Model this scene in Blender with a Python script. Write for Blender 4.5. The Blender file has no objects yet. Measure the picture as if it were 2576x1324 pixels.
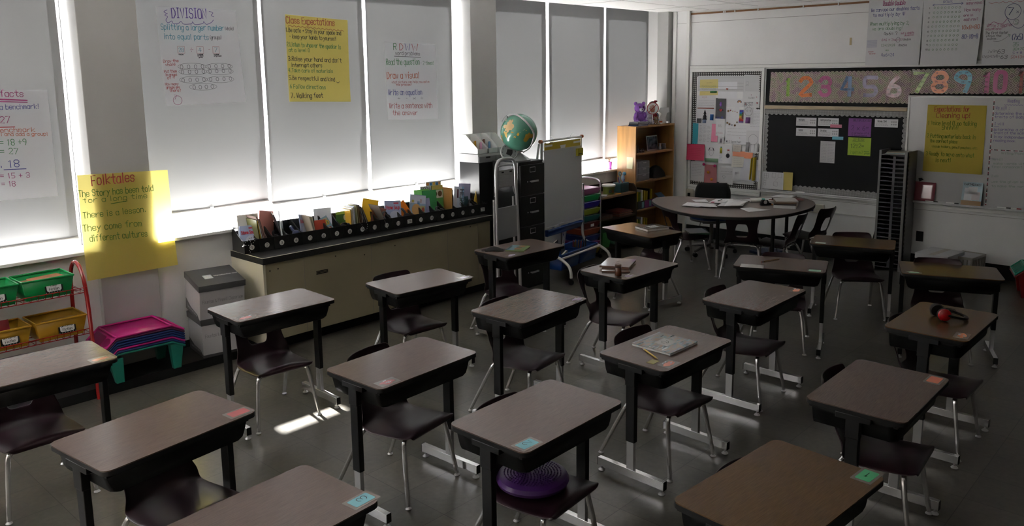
import bpy, bmesh, math, random
from mathutils import Matrix, Vector
C = bpy.context.scene.collection
SC = bpy.context.scene
PI = math.pi
# ------------------------------------------------------------------ camera
cam_data = bpy.data.cameras.new('camera')
cam = bpy.data.objects.new('camera', cam_data); C.objects.link(cam)
_r = Vector((0.6791637, -0.7338792, -0.0121)); _f = Vector((0.72307, 0.67204, -0.15960))
_f.normalize(); _u = Vector((0.125, 0.100, 0.987))
_r = (_r - _f * _r.dot(_f)).normalized(); _u = _r.cross(_f)
cam.matrix_world = Matrix(((_r.x, _u.x, -_f.x, 0), (_r.y, _u.y, -_f.y, 0), (_r.z, _u.z, -_f.z, 2.1060), (0, 0, 0, 1)))
cam_data.sensor_fit = 'HORIZONTAL'; cam_data.sensor_width = 36
cam_data.lens = 2036.6 / 2576 * 36
cam_data.shift_y = -(662 - 520.85) / 2576
cam_data.clip_start = 0.05
SC.camera = cam
# ------------------------------------------------------------------ exposure, sky, sun
vs = SC.view_settings
vs.view_transform = 'Standard'; vs.look = 'None'; vs.gamma = 1; vs.use_curve_mapping = False
vs.exposure = 0.0
SC.cycles.max_bounces = 10; SC.cycles.diffuse_bounces = 5; SC.cycles.glossy_bounces = 4
SC.cycles.transparent_max_bounces = 12; SC.cycles.transmission_bounces = 8
SC.cycles.caustics_reflective = False; SC.cycles.caustics_refractive = False
SC.cycles.sample_clamp_indirect = 30
SC.cycles.use_denoising = True
W = bpy.data.worlds.new('sky'); SC.world = W; W.use_nodes = True
_n = W.node_tree.nodes; _bg = _n['Background']
_bg.inputs['Color'].default_value = (0.90, 0.96, 1.0, 1); _bg.inputs['Strength'].default_value = 2.6
sun_data = bpy.data.lights.new('sun', 'SUN'); sun_data.energy = 285.0; sun_data.angle = 0.03
sun_data.color = (1.0, 0.985, 0.97)
sun = bpy.data.objects.new('sun', sun_data); C.objects.link(sun)
sun.location = (3, 12, 8)
sun.rotation_euler = Vector((-0.12, -1.0, -0.56)).to_track_quat('-Z', 'Y').to_euler()
# ------------------------------------------------------------------ helpers
MATS = {}
def _p(m): return m.node_tree.nodes['Principled BSDF']
def mat(name, col, rough=0.5, metal=0.0, spec=0.5, coat=0.0, noise=0.0, nscale=20.0, bump=0.0, stretch=None, alpha=1.0, col2=None):
    """plain or noise-varied principled material (object coordinates)"""
    if name in MATS: return MATS[name]
    m = bpy.data.materials.new(name); m.use_nodes = True; MATS[name] = m
    p = _p(m); nt = m.node_tree
    c = (*col, 1)
    p.inputs['Base Color'].default_value = c; p.inputs['Roughness'].default_value = rough
    p.inputs['Metallic'].default_value = metal; p.inputs['Specular IOR Level'].default_value = spec
    if coat: p.inputs['Coat Weight'].default_value = coat; p.inputs['Coat Roughness'].default_value = 0.12
    m.diffuse_color = c
    if noise or bump or col2:
        tc = nt.nodes.new('ShaderNodeTexCoord'); mp = nt.nodes.new('ShaderNodeMapping')
        nt.links.new(tc.outputs['Object'], mp.inputs['Vector'])
        if stretch: mp.inputs['Scale'].default_value = stretch
        nz = nt.nodes.new('ShaderNodeTexNoise'); nz.inputs['Scale'].default_value = nscale; nz.inputs['Detail'].default_value = 4
        nt.links.new(mp.outputs['Vector'], nz.inputs['Vector'])
        if noise or col2:
            rp = nt.nodes.new('ShaderNodeValToRGB')
            a = tuple(x * (1 - noise) for x in col); b = tuple(min(1, x * (1 + noise)) for x in (col2 or col))
            rp.color_ramp.elements[0].color = (*a, 1); rp.color_ramp.elements[1].color = (*b, 1)
            rp.color_ramp.elements[0].position = 0.3; rp.color_ramp.elements[1].position = 0.7
            nt.links.new(nz.outputs['Fac'], rp.inputs['Fac']); nt.links.new(rp.outputs['Color'], p.inputs['Base Color'])
        if bump:
            bp = nt.nodes.new('ShaderNodeBump'); bp.inputs['Strength'].default_value = bump; bp.inputs['Distance'].default_value = 0.01
            nt.links.new(nz.outputs['Fac'], bp.inputs['Height']); nt.links.new(bp.outputs['Normal'], p.inputs['Normal'])
    return m
def cloth(name, col, trans=0.5, tcol=None, noise=0.0, nscale=8):
    """thin sheet that lets some light through (paper, roller-blind fabric)"""
    if name in MATS: return MATS[name]
    m = bpy.data.materials.new(name); m.use_nodes = True; MATS[name] = m
    nt = m.node_tree; nt.nodes.remove(_p(m)); out = nt.nodes['Material Output']
    d = nt.nodes.new('ShaderNodeBsdfDiffuse'); t = nt.nodes.new('ShaderNodeBsdfTranslucent'); mx = nt.nodes.new('ShaderNodeMixShader')
    d.inputs['Color'].default_value = (*col, 1); t.inputs['Color'].default_value = (*(tcol or col), 1); mx.inputs[0].default_value = trans
    if noise:
        tc = nt.nodes.new('ShaderNodeTexCoord'); nz = nt.nodes.new('ShaderNodeTexNoise'); nz.inputs['Scale'].default_value = nscale
        nz.inputs['Detail'].default_value = 5
        nt.links.new(tc.outputs['Object'], nz.inputs['Vector'])
        rp = nt.nodes.new('ShaderNodeValToRGB'); tc2 = tcol or col
        rp.color_ramp.elements[0].color = (*[x * (1 - noise) for x in tc2], 1); rp.color_ramp.elements[1].color = (*tc2, 1)
        rp.color_ramp.elements[0].position = 0.3; rp.color_ramp.elements[1].position = 0.65
        nt.links.new(nz.outputs['Fac'], rp.inputs['Fac']); nt.links.new(rp.outputs['Color'], t.inputs['Color'])
    nt.links.new(d.outputs[0], mx.inputs[1]); nt.links.new(t.outputs[0], mx.inputs[2]); nt.links.new(mx.outputs[0], out.inputs['Surface'])
    m.diffuse_color = (*col, 1)
    return m
def clear(name, col=(1, 1, 1), refl=0.08, rough=0.05):
    """thin clear sheet: window pane, plastic film"""
    if name in MATS: return MATS[name]
    m = bpy.data.materials.new(name); m.use_nodes = True; MATS[name] = m
    nt = m.node_tree; nt.nodes.remove(_p(m)); out = nt.nodes['Material Output']
    t = nt.nodes.new('ShaderNodeBsdfTransparent'); g = nt.nodes.new('ShaderNodeBsdfGlossy'); mx = nt.nodes.new('ShaderNodeMixShader')
    t.inputs['Color'].default_value = (*col, 1); g.inputs['Roughness'].default_value = rough; mx.inputs[0].default_value = refl
    nt.links.new(t.outputs[0], mx.inputs[1]); nt.links.new(g.outputs[0], mx.inputs[2]); nt.links.new(mx.outputs[0], out.inputs['Surface'])
    return m
class MB:
    """collects shapes and links them as ONE mesh object"""
    def __init__(s, M=None): s.v = []; s.f = []; s.m = []; s.mats = []; s.M = M or Matrix()
    def mi(s, m):
        if m not in s.mats: s.mats.append(m)
        return s.mats.index(m)
    def add(s, vs_, fs, m, M=None):
        o = len(s.v); MM = s.M @ M if M is not None else s.M
        s.v += [tuple(MM @ Vector(p)) for p in vs_]; k = s.mi(m)
        for q in fs: s.f.append([i + o for i in q]); s.m.append(k)
        return s
    def box(s, x0, x1, y0, y1, z0, z1, m, M=None):
        vs_ = [(x0, y0, z0), (x1, y0, z0), (x1, y1, z0), (x0, y1, z0), (x0, y0, z1), (x1, y0, z1), (x1, y1, z1), (x0, y1, z1)]
        return s.add(vs_, [(0, 3, 2, 1), (4, 5, 6, 7), (0, 1, 5, 4), (1, 2, 6, 5), (2, 3, 7, 6), (3, 0, 4, 7)], m, M)
    def frus(s, b, t, z0, z1, m, M=None):
        """box whose bottom rect b and top rect t (x0,x1,y0,y1) differ"""
        vs_ = [(b[0], b[2], z0), (b[1], b[2], z0), (b[1], b[3], z0), (b[0], b[3], z0), (t[0], t[2], z1), (t[1], t[2], z1), (t[1], t[3], z1), (t[0], t[3], z1)]
        return s.add(vs_, [(0, 3, 2, 1), (4, 5, 6, 7), (0, 1, 5, 4), (1, 2, 6, 5), (2, 3, 7, 6), (3, 0, 4, 7)], m, M)
    def prism(s, pts, z0, z1, m, M=None):
        n = len(pts); vs_ = [(x, y, z0) for x, y in pts] + [(x, y, z1) for x, y in pts]
        fs = [tuple(range(n - 1, -1, -1)), tuple(range(n, 2 * n))] + [(i, (i + 1) % n, n + (i + 1) % n, n + i) for i in range(n)]
        return s.add(vs_, fs, m, M)
    def quad(s, a, b, c, d, m, M=None): return s.add([a, b, c, d], [(0, 1, 2, 3)], m, M)
    def tube(s, pts, r, m, n=10, closed=False, M=None, flat=1.0):
        pts = [Vector(p) for p in pts]; N = len(pts); vs_ = []; fs = []; up = None
        rs = r if isinstance(r, (list, tuple)) else [r] * N
        for i, p in enumerate(pts):
            if closed: d = pts[(i + 1) % N] - pts[i - 1]
            else: d = pts[min(i + 1, N - 1)] - pts[max(i - 1, 0)]
            d.normalize()
            if up is None:
                a = Vector((0, 0, 1)) if abs(d.z) < 0.9 else Vector((1, 0, 0)); up = (a - d * a.dot(d)).normalized()
            else: up = (up - d * up.dot(d)).normalized()
            sd = d.cross(up)
            for k in range(n):
                t = 2 * PI * k / n; vs_.append(p + (up * math.cos(t) + sd * math.sin(t) * flat) * rs[i])
        for i in range(N if closed else N - 1):
            j = (i + 1) % N
            for k in range(n): fs.append((i * n + k, i * n + (k + 1) % n, j * n + (k + 1) % n, j * n + k))
        if not closed: fs.append(tuple(range(n - 1, -1, -1))); fs.append(tuple((N - 1) * n + k for k in range(n)))
        return s.add(vs_, fs, m, M)
    def lathe(s, prof, m, n=24, M=None, sx=1, sy=1):
        vs_ = []; fs = []; N = len(prof)
        for r, z in prof:
            for k in range(n):
                t = 2 * PI * k / n; vs_.append((max(r, 1e-5) * math.cos(t) * sx, max(r, 1e-5) * math.sin(t) * sy, z))
        for i in range(N - 1):
            for k in range(n): fs.append((i * n + k, i * n + (k + 1) % n, (i + 1) * n + (k + 1) % n, (i + 1) * n + k))
        fs.append(tuple(range(n - 1, -1, -1))); fs.append(tuple((N - 1) * n + k for k in range(n)))
        return s.add(vs_, fs, m, M)
    def ball(s, c, r, m, n=16, M=None, sc=(1, 1, 1)):
        prof = [(math.sin(PI * i / (n // 2)), -math.cos(PI * i / (n // 2))) for i in range(n // 2 + 1)]
        T = Matrix.Translation(c) @ Matrix.Diagonal((r * sc[0], r * sc[1], r * sc[2], 1))
        return s.lathe(prof, m, n, (M @ T) if M is not None else T)
    def grid(s, fn, nu, nv, m, M=None, skip=None):
        vs_ = [fn(i / nu, j / nv) for j in range(nv + 1) for i in range(nu + 1)]; fs = []
        for j in range(nv):
            for i in range(nu):
                if skip and skip(i, j): continue
                a = j * (nu + 1) + i; fs.append((a, a + 1, a + nu + 2, a + nu + 1))
        return s.add(vs_, fs, m, M)
    def mesh(s, name, angle=35):
        me = bpy.data.meshes.new(name); me.from_pydata(s.v, [], s.f)
        for m in s.mats: me.materials.append(m)
        me.polygons.foreach_set('material_index', s.m); me.update(); me.validate()
        me.polygons.foreach_set('use_smooth', [True] * len(me.polygons))
        me.set_sharp_from_angle(angle=math.radians(angle))
        return me
    def build(s, name, parent=None, loc=None, rotz=0, bev=0, angle=35, solid=0, sub=0):
        o = bpy.data.objects.new(name, s.mesh(name, angle)); C.objects.link(o)
        if parent: o.parent = parent
        if loc: o.location = loc
        if rotz: o.rotation_euler = (0, 0, rotz)
        if sub: md = o.modifiers.new('sub', 'SUBSURF'); md.levels = sub; md.render_levels = sub
        if solid: md = o.modifiers.new('solid', 'SOLIDIFY'); md.thickness = solid; md.offset = 0
        if bev: md = o.modifiers.new('bev', 'BEVEL'); md.width = bev; md.segments = 2; md.limit_method = 'ANGLE'
        return o
def tag(o, label, cat, group=None, kind=None):
    if label: o['label'] = label
    if cat: o['category'] = cat
    if group: o['group'] = group
    if kind: o['kind'] = kind
    return o
def thing(name, label, cat, loc=(0, 0, 0), rotz=0, group=None):
    o = bpy.data.objects.new(name, None); C.objects.link(o); o.empty_display_size = 0.05
    o.location = loc; o.rotation_euler = (0, 0, rotz)
    return tag(o, label, cat, group)
def copy_tree(o, parent=None):
    c = o.copy(); C.objects.link(c)
    if parent: c.parent = parent
    for ch in list(KIDS.get(o.name, [])): copy_tree(ch, c)
    return c
KIDS = {}
def index_kids(o):
    """remember the children once so that copying does not search the scene"""
    KIDS[o.name] = list(o.children)
    for ch in o.children: index_kids(ch)
def struct(mb, name, **kw):
    o = mb.build(name, **kw); o['kind'] = 'structure'; return o
def part_label(o, s): o['label'] = s; return o
def rrect(w, h, r, n=5, cx=0, cy=0):
    pts = []
    for sx, sy, a0 in ((1, 1, 0), (-1, 1, 90), (-1, -1, 180), (1, -1, 270)):
        for i in range(n + 1):
            a = math.radians(a0 + 90 * i / n); pts.append((cx + sx * (w / 2 - r) + r * math.cos(a), cy + sy * (h / 2 - r) + r * math.sin(a)))
    return pts
def curve(pts, n=6):
    """Catmull-Rom through points"""
    P = [Vector(p) for p in pts]; P = [P[0] * 2 - P[1]] + P + [P[-1] * 2 - P[-2]]; out = []
    for i in range(1, len(P) - 2):
        for k in range(n):
            t = k / n; a, b, c, d = P[i - 1:i + 3]
            out.append(0.5 * ((2 * b) + (c - a) * t + (2 * a - 5 * b + 4 * c - d) * t * t + (3 * b - a - 3 * c + d) * t ** 3))
    out.append(P[-2]); return out
# wall frames: u along the wall, v up, n into the room
XB, YB = 9.25, 6.10            # board wall, plane of the blinds
def on_back(n=0.0): return Matrix(((0, 0, -1, XB - n), (-1, 0, 0, 0), (0, 1, 0, 0), (0, 0, 0, 1)))
def on_win(y=YB): return Matrix(((1, 0, 0, 0), (0, 0, -1, y), (0, 1, 0, 0), (0, 0, 0, 1)))
# ------------------------------------------------------------------ hand lettering: single-stroke alphabet
GLY = {'a': '45 36 16 05 03 12 32 43,46 42', 'b': '08 02,05 16 36 45 43 32 12 03', 'c': '45 36 16 05 03 12 32 43', 'd': '45 36 16 05 03 12 32 43,48 42',
'e': '04 44 45 36 16 05 03 12 32 43', 'f': '48 38 27 22,06 36', 'g': '45 36 16 05 03 12 32 43,46 41 30 10 01', 'h': '08 02,05 16 36 45 42', 'i': '26 22,28 27',
'j': '36 31 20 10,38 37', 'k': '08 02,46 04 42', 'l': '28 22', 'm': '06 02,05 16 25 22,25 36 45 42', 'n': '06 02,05 16 36 45 42', 'o': '16 05 03 12 32 43 45 36 16',
'p': '06 00,05 16 36 45 43 32 12 03', 'q': '45 36 16 05 03 12 32 43,46 40', 'r': '06 02,04 15 26 46', 's': '45 36 16 05 14 34 43 32 12 03', 't': '28 23 32 42,06 46',
'u': '06 03 12 32 43,46 42', 'v': '06 22 46', 'w': '06 12 25 32 46', 'x': '06 42,46 02', 'y': '06 23,46 00', 'z': '06 46 02 42',
'A': '02 28 42,14 34', 'B': '02 08 28 37 36 25 05,25 35 44 43 32 02', 'C': '47 38 18 07 03 12 32 43', 'D': '02 08 28 46 44 22 02', 'E': '48 08 02 42,05 35',
'F': '48 08 02,05 35', 'G': '47 38 18 07 03 12 32 43 45 25', 'H': '08 02,48 42,05 45', 'I': '28 22,18 38,12 32', 'J': '38 33 22 12 03', 'K': '08 02,48 05 42',
'L': '08 02 42', 'M': '02 08 25 48 42', 'N': '02 08 42 48', 'O': '18 07 03 12 32 43 47 38 18', 'P': '02 08 38 47 46 35 05', 'Q': '18 07 03 12 32 43 47 38 18,24 42',
'R': '02 08 38 47 46 35 05,25 42', 'S': '47 38 18 07 06 15 35 44 43 32 12 03', 'T': '08 48,28 22', 'U': '08 03 12 32 43 48', 'V': '08 22 48', 'W': '08 12 26 32 48',
'X': '08 42,48 02', 'Y': '08 25 48,25 22', 'Z': '08 48 02 42', '0': '18 07 03 12 32 43 47 38 18', '1': '17 28 22', '2': '07 18 38 47 46 02 42',
'3': '07 18 38 47 46 35 15,35 44 43 32 12 03', '4': '28 04 44,38 32', '5': '48 08 05 35 44 43 32 02', '6': '38 16 03 12 32 43 44 35 15 04', '7': '08 48 12',
'8': '18 07 06 15 35 44 43 32 12 03 04 15,35 46 47 38 18', '9': '45 25 06 07 18 38 47 45 32', '.': '22 23', ',': '23 11', '!': '28 24,22 23', '?': '07 18 38 47 46 25 24,22 23',
'-': '15 35', '+': '05 45,27 23', '=': '06 46,04 44', '(': '38 26 24 32', ')': '18 26 24 12', "'": '28 27', '"': '18 17,38 37', '/': '02 48', ':': '25 26,22 23',
'*': '15 35,24 26', '>': '05 45,36 45 34', '_': '01 41', '&': '42 06 07 18 27 26 04 03 12 22 44', '~': '04 15 25 34 44', '^': '05 45,27 28,22 23', '<': '06 13 33 46'}
NARROW = {'i': 2, 'l': 2, '.': 2, ',': 2, '!': 2, "'": 2, '1': 3, 'I': 3, 't': 4, 'j': 4, ':': 2, '(': 3, ')': 3, 'f': 4, '-': 4}
def text_strokes(t, jit=0.25, rnd=None):
    rnd = rnd or random.Random(len(t)); x = 0; out = []
    for ch in t:
        if ch == ' ': x += 3.4; continue
        g = GLY.get(ch); 
        if not g: x += 4; continue
        w = NARROW.get(ch, 4); off = -2 + w / 2 if w < 4 else 0
        dy = rnd.uniform(-jit, jit)
        for st in g.split(','):
            out.append([(x + int(p[0]) + off + rnd.uniform(-jit, jit) * 0.5, int(p[1]) - 2 + dy) for p in st.split()])
        x += w + 1.5
    return out, max(x - 1.5, 1)
def ribbon(mb, pts, w, m, M=None, z=0.0):
    """flat marker stroke through 2-D points"""
    n = len(pts)
    if n < 2: return
    vs_ = []
    for i, p in enumerate(pts):
        a = pts[max(i - 1, 0)]; b = pts[min(i + 1, n - 1)]
        dx, dy = b[0] - a[0], b[1] - a[1]; L = math.hypot(dx, dy) or 1
        ex = ey = 0
        if i == 0: ex, ey = -dx / L * w * .4, -dy / L * w * .4
        if i == n - 1: ex, ey = dx / L * w * .4, dy / L * w * .4
        nx, ny = -dy / L * w / 2, dx / L * w / 2
        vs_ += [(p[0] + ex + nx, p[1] + ey + ny, z + i * 1.5e-5), (p[0] + ex - nx, p[1] + ey - ny, z + i * 1.5e-5)]
    mb.add(vs_, [(2 * i, 2 * i + 1, 2 * i + 3, 2 * i + 2) for i in range(n - 1)], m, M)
def write(mb, t, x0, y, h, m, x1=None, w=None, M=None, z=0.0, slope=0.0, wav=0.0):
    """letter t from (x0,y) with capital height h; squeezed to end at x1 when given"""
    st, L = text_strokes(t); sy = h / 6; sx = (x1 - x0) / L if x1 is not None else sy * 0.95
    w = w or h * 0.11
    for s_ in st: ribbon(mb, [(x0 + a * sx, y + b * sy + a * sx * slope, ) for a, b in s_], w, m, M, z)
def ring(mb, cx, cy, rx, ry, w, m, M=None, z=0.0, n=16):
    ribbon(mb, [(cx + rx * math.cos(2 * PI * i / n), cy + ry * math.sin(2 * PI * i / n)) for i in range(n + 1)], w, m, M, z)
# ------------------------------------------------------------------ room materials
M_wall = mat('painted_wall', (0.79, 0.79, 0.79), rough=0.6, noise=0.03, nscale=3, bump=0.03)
M_dkwall = mat('dark_unseen_wall', (0.05, 0.04, 0.032), rough=0.7, noise=0.2, nscale=3)  # unseen right and front walls, coloured dark to hold back bounce light
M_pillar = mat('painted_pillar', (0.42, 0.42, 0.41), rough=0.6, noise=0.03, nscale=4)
M_ceil = mat('ceiling_panel', (0.88, 0.87, 0.86), rough=0.8)
M_white = mat('white_paint', (0.78, 0.78, 0.76), rough=0.45)
M_frame = mat('white_window_metal', (0.72, 0.73, 0.74), rough=0.35)
M_seam = mat('dark_seam', (0.22, 0.21, 0.20), rough=0.8)
M_black = mat('black_rubber', (0.008, 0.008, 0.009), rough=0.6, spec=0.3)
M_brown = mat('brown_rail', (0.22, 0.10, 0.035), rough=0.5)
M_tanwood = mat('tan_wood', (0.50, 0.40, 0.26), rough=0.5, noise=0.12, nscale=6, stretch=(1, 1, 14))
M_steel = mat('chrome', (0.74, 0.74, 0.75), rough=0.2, metal=0.85)
M_satin = mat('satin_steel', (0.50, 0.50, 0.51), rough=0.32, metal=0.6)
M_glass = clear('window_glass', refl=0.04)
M_blk = mat('black_plastic', (0.008, 0.008, 0.009), rough=0.45, spec=0.3)
M_paper = mat('white_paper', (0.74, 0.74, 0.75), rough=0.8)
def floor_mat():
    m = bpy.data.materials.new('waxed_floor_tile'); m.use_nodes = True; nt = m.node_tree; p = _p(m)
    tc = nt.nodes.new('ShaderNodeTexCoord')
    br = nt.nodes.new('ShaderNodeTexBrick'); br.offset = 0.0; br.squash = 1.0
    br.inputs['Scale'].default_value = 1.0; br.inputs['Brick Width'].default_value = 0.305; br.inputs['Row Height'].default_value = 0.305
    br.inputs['Mortar Size'].default_value = 0.0022; br.inputs['Mortar Smooth'].default_value = 0.1; br.inputs['Bias'].default_value = 0.0
    br.inputs['Color1'].default_value = (0.074, 0.070, 0.060, 1); br.inputs['Color2'].default_value = (0.104, 0.097, 0.082, 1); br.inputs['Mortar'].default_value = (0.035, 0.032, 0.028, 1)
    nt.links.new(tc.outputs['Object'], br.inputs['Vector'])
    n1 = nt.nodes.new('ShaderNodeTexNoise'); n1.inputs['Scale'].default_value = 2.2; n1.inputs['Detail'].default_value = 8; n1.inputs['Roughness'].default_value = 0.65
    n2 = nt.nodes.new('ShaderNodeTexNoise'); n2.inputs['Scale'].default_value = 34; n2.inputs['Detail'].default_value = 6
    nt.links.new(tc.outputs['Object'], n1.inputs['Vector']); nt.links.new(tc.outputs['Object'], n2.inputs['Vector'])
    r1 = nt.nodes.new('ShaderNodeValToRGB'); r1.color_ramp.elements[0].position = 0.25; r1.color_ramp.elements[0].color = (0.6, 0.6, 0.6, 1); r1.color_ramp.elements[1].position = 0.75; r1.color_ramp.elements[1].color = (1.25, 1.22, 1.15, 1)
    nt.links.new(n1.outputs['Fac'], r1.inputs['Fac'])
    r2 = nt.nodes.new('ShaderNodeValToRGB'); r2.color_ramp.elements[0].position = 0.3; r2.color_ramp.elements[0].color = (0.8, 0.8, 0.8, 1); r2.color_ramp.elements[1].position = 0.7; r2.color_ramp.elements[1].color = (1.1, 1.1, 1.1, 1)
    nt.links.new(n2.outputs['Fac'], r2.inputs['Fac'])
    a = nt.nodes.new('ShaderNodeMix'); a.data_type = 'RGBA'; a.blend_type = 'MULTIPLY'; a.inputs[0].default_value = 1
    b = nt.nodes.new('ShaderNodeMix'); b.data_type = 'RGBA'; b.blend_type = 'MULTIPLY'; b.inputs[0].default_value = 1
    nt.links.new(br.outputs['Color'], a.inputs[6]); nt.links.new(r1.outputs['Color'], a.inputs[7])
    nt.links.new(a.outputs[2], b.inputs[6]); nt.links.new(r2.outputs['Color'], b.inputs[7]); nt.links.new(b.outputs[2], p.inputs['Base Color'])
    rr = nt.nodes.new('ShaderNodeMapRange'); rr.inputs['To Min'].default_value = 0.20; rr.inputs['To Max'].default_value = 0.40
    nt.links.new(n1.outputs['Fac'], rr.inputs['Value']); p.inputs['Roughness'].default_value = 0.28
    bp = nt.nodes.new('ShaderNodeBump'); bp.inputs['Strength'].default_value = 0.05; bp.inputs['Distance'].default_value = 0.01
    nt.links.new(n2.outputs['Fac'], bp.inputs['Height']); nt.links.new(bp.outputs['Normal'], p.inputs['Normal'])
    p.inputs['Specular IOR Level'].default_value = 0.6
    return m
# ------------------------------------------------------------------ shell
X0, Y0, ZC = -3.2, -3.4, 2.895
struct(MB().box(X0, XB + 0.4, Y0, 6.4, -0.1, 0.0, floor_mat()), 'floor')
cm = MB().box(X0, XB + 0.3, Y0, 5.87, ZC, ZC + 0.08, M_ceil)
struct(cm, 'ceiling')
tr = MB()
for k in range(-2, 8): tr.box(X0, XB, 0.65 * k + 0.66, 0.65 * k + 0.664, ZC - 0.0012, ZC + 0.001, M_seam)
for k in range(-2, 8): tr.box(1.28 * k - 0.3, 1.28 * k - 0.296, Y0, 5.86, ZC - 0.0012, ZC + 0.001, M_seam)
struct(tr, 'trim_1')                                             # ceiling panel seams
struct(MB().box(XB, XB + 0.3, Y0, 6.5, 0, ZC + 0.4, M_wall), 'wall_back')
struct(MB().box(X0, XB + 0.3, Y0 - 0.2, Y0, 0, ZC, M_dkwall), 'wall_right')
struct(MB().box(X0 - 0.2, X0, Y0 - 0.2, 6.5, 0, ZC + 0.3, M_dkwall), 'wall_front')
wl = MB().box(X0, XB + 0.3, 5.95, 6.35, 0, 0.915, M_wall)           # wall below the windows and pocket above the blinds
wl.box(X0, XB + 0.3, 5.87, 6.45, ZC + 0.28, ZC + 0.36, M_wall).box(X0, XB + 0.3, 5.85, 5.872, ZC + 0.081, ZC + 0.36, M_wall)
wl.box(X0, XB + 0.3, 6.17, 6.45, 2.98, ZC + 0.28, M_wall)
struct(wl, 'wall_left')
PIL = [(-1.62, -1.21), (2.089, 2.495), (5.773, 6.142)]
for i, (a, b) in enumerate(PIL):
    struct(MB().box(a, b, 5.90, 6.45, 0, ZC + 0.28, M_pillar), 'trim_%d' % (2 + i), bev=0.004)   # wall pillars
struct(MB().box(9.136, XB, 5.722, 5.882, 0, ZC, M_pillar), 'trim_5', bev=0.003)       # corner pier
struct(MB().box(9.40, 9.6, 5.90, 6.45, 0, ZC + 0.28, M_white), 'trim_6')
BAYS = [(-1.21, 2.089), (2.495, 5.773), (6.142, 9.40)]
for i, (a, b) in enumerate([(X0, -1.62)] + BAYS):
    struct(MB().box(a + 0.001, b - 0.001, 5.898, 6.26, 0.916, 0.94, M_white), 'trim_%d' % (7 + i), bev=0.004)   # window sills
struct(MB().box(X0, XB, Y0 + 0.0005, 5.722, 0.0, 0.001, M_black).box(XB - 0.012, XB - 0.0005, Y0 + 0.01, 5.72, 0.001, 0.152, M_black) if False else MB().box(XB - 0.012, XB - 0.0005, Y0 + 0.01, 5.72, 0.001, 0.152, M_black), 'baseboard_back')
struct(MB().box(2.51, 3.05, 5.938, 5.9495, 0.001, 0.12, M_black).box(X0, 2.085, 5.938, 5.9495, 0.001, 0.12, M_black).box(5.7, 5.77, 5.938, 5.9495, 0.001, 0.12, M_black).box(6.15, 9.13, 5.938, 5.9495, 0.001, 0.12, M_black), 'baseboard_left')
# board wall trim: picture rail, seams, vertical strips
Bk = on_back()
t = MB(Bk).box(-5.455, 3.3, 2.842, 2.862, 0.0005, 0.018, M_brown)
for u in (-5.0, -4.98, -4.85, -4.55, -4.0, -3.6): t.box(u - .006, u + .006, 2.836, 2.868, 0.0005, 0.024, M_white)
struct(t, 'trim_12')
struct(MB(Bk).box(-5.455, 3.3, 2.7435, 2.7475, 0.0003, 0.001, M_seam).box(-5.46, 3.3, 2.206, 2.209, 0.0003, 0.0012, M_seam).box(-5.70, -5.50, 2.74, 2.743, 0.0003, 0.001, M_seam).box(-4.42, 3.3, 0.638, 0.641, 0.0003, 0.001, M_seam), 'trim_13')
struct(MB(Bk).box(-5.50, -5.458, 0.0, 2.892, 0.0005, 0.045, M_white).box(-5.705, -5.66, 0.0, 2.892, 0.0005, 0.03, M_white).box(-5.455, 3.3, 2.17, 2.204, 0.0005, 0.02, M_white), 'trim_14', bev=0.003)
# chalk trays
struct(MB(Bk).box(-4.44, -2.80, 0.690, 0.703, 0.0005, 0.085, M_white).box(-4.44, -2.80, 0.660, 0.690, 0.0005, 0.018, M_white).box(-4.44, -2.80, 0.702, 0.714, 0.078, 0.086, M_satin), 'trim_15', bev=0.003)
struct(MB(Bk).box(-2.795, 1.2, 0.722, 0.735, 0.0005, 0.085, M_satin).box(-2.795, 1.2, 0.670, 0.722, 0.0005, 0.02, M_white).box(-2.795, 1.2, 0.734, 0.744, 0.078, 0.086, M_satin), 'trim_16', bev=0.003)
struct(MB(Bk).box(-4.42, -2.812, 1.684, 1.724, 0.0005, 0.035, M_tanwood), 'trim_17', bev=0.004)
struct(MB(Bk).box(-3.72, -3.05, 0.497, 0.509, 0.0005, 0.012, M_white).box(-5.44, -4.44, 0.612, 0.652, 0.0005, 0.03, M_white), 'trim_18', bev=0.003)   # conduit and rail
# windows: metal frame with pane per blind
WIN = [(-1.205, -0.1052), (-0.1048, 0.9748), (0.9752, 2.085), (2.50, 3.5698), (3.5702, 4.6098), (4.6102, 5.768), (6.147, 7.1898), (7.1902, 8.2898), (8.2902, 9.395)]
for i, (a, b) in enumerate(WIN):
    w = MB()
    y0, y1 = 6.18, 6.25
    w.box(a, b, y0, y1, 0.941, 0.995, M_frame).box(a, b, y0, y1, 2.93, 2.98, M_frame)
    fa, fb = (.085, .085) if i > 5 else (.045, .085) if i in (2, 5) else (.045, .045)
    w.box(a, a + fa, y0, y1, 0.995, 2.93, M_frame).box(b - fb, b, y0, y1, 0.995, 2.93, M_frame)
    w.box(b - 0.075, b - 0.05, y0 + .008, y1 - .01, 0.995, 1.62, M_frame)
    wo = struct(w, 'window_%d' % (i + 1), bev=0.003)
    MB().box(a + 0.045, b - 0.045, 6.218, 6.222, 0.995, 2.93, M_glass).build('pane', wo)
struct(MB().box(-30, 40, 6.5, 60, -0.9, -0.8, mat('sunlit_paving', (0.62, 0.62, 0.62), rough=0.9, noise=0.1, nscale=1)), 'ground')
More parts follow.
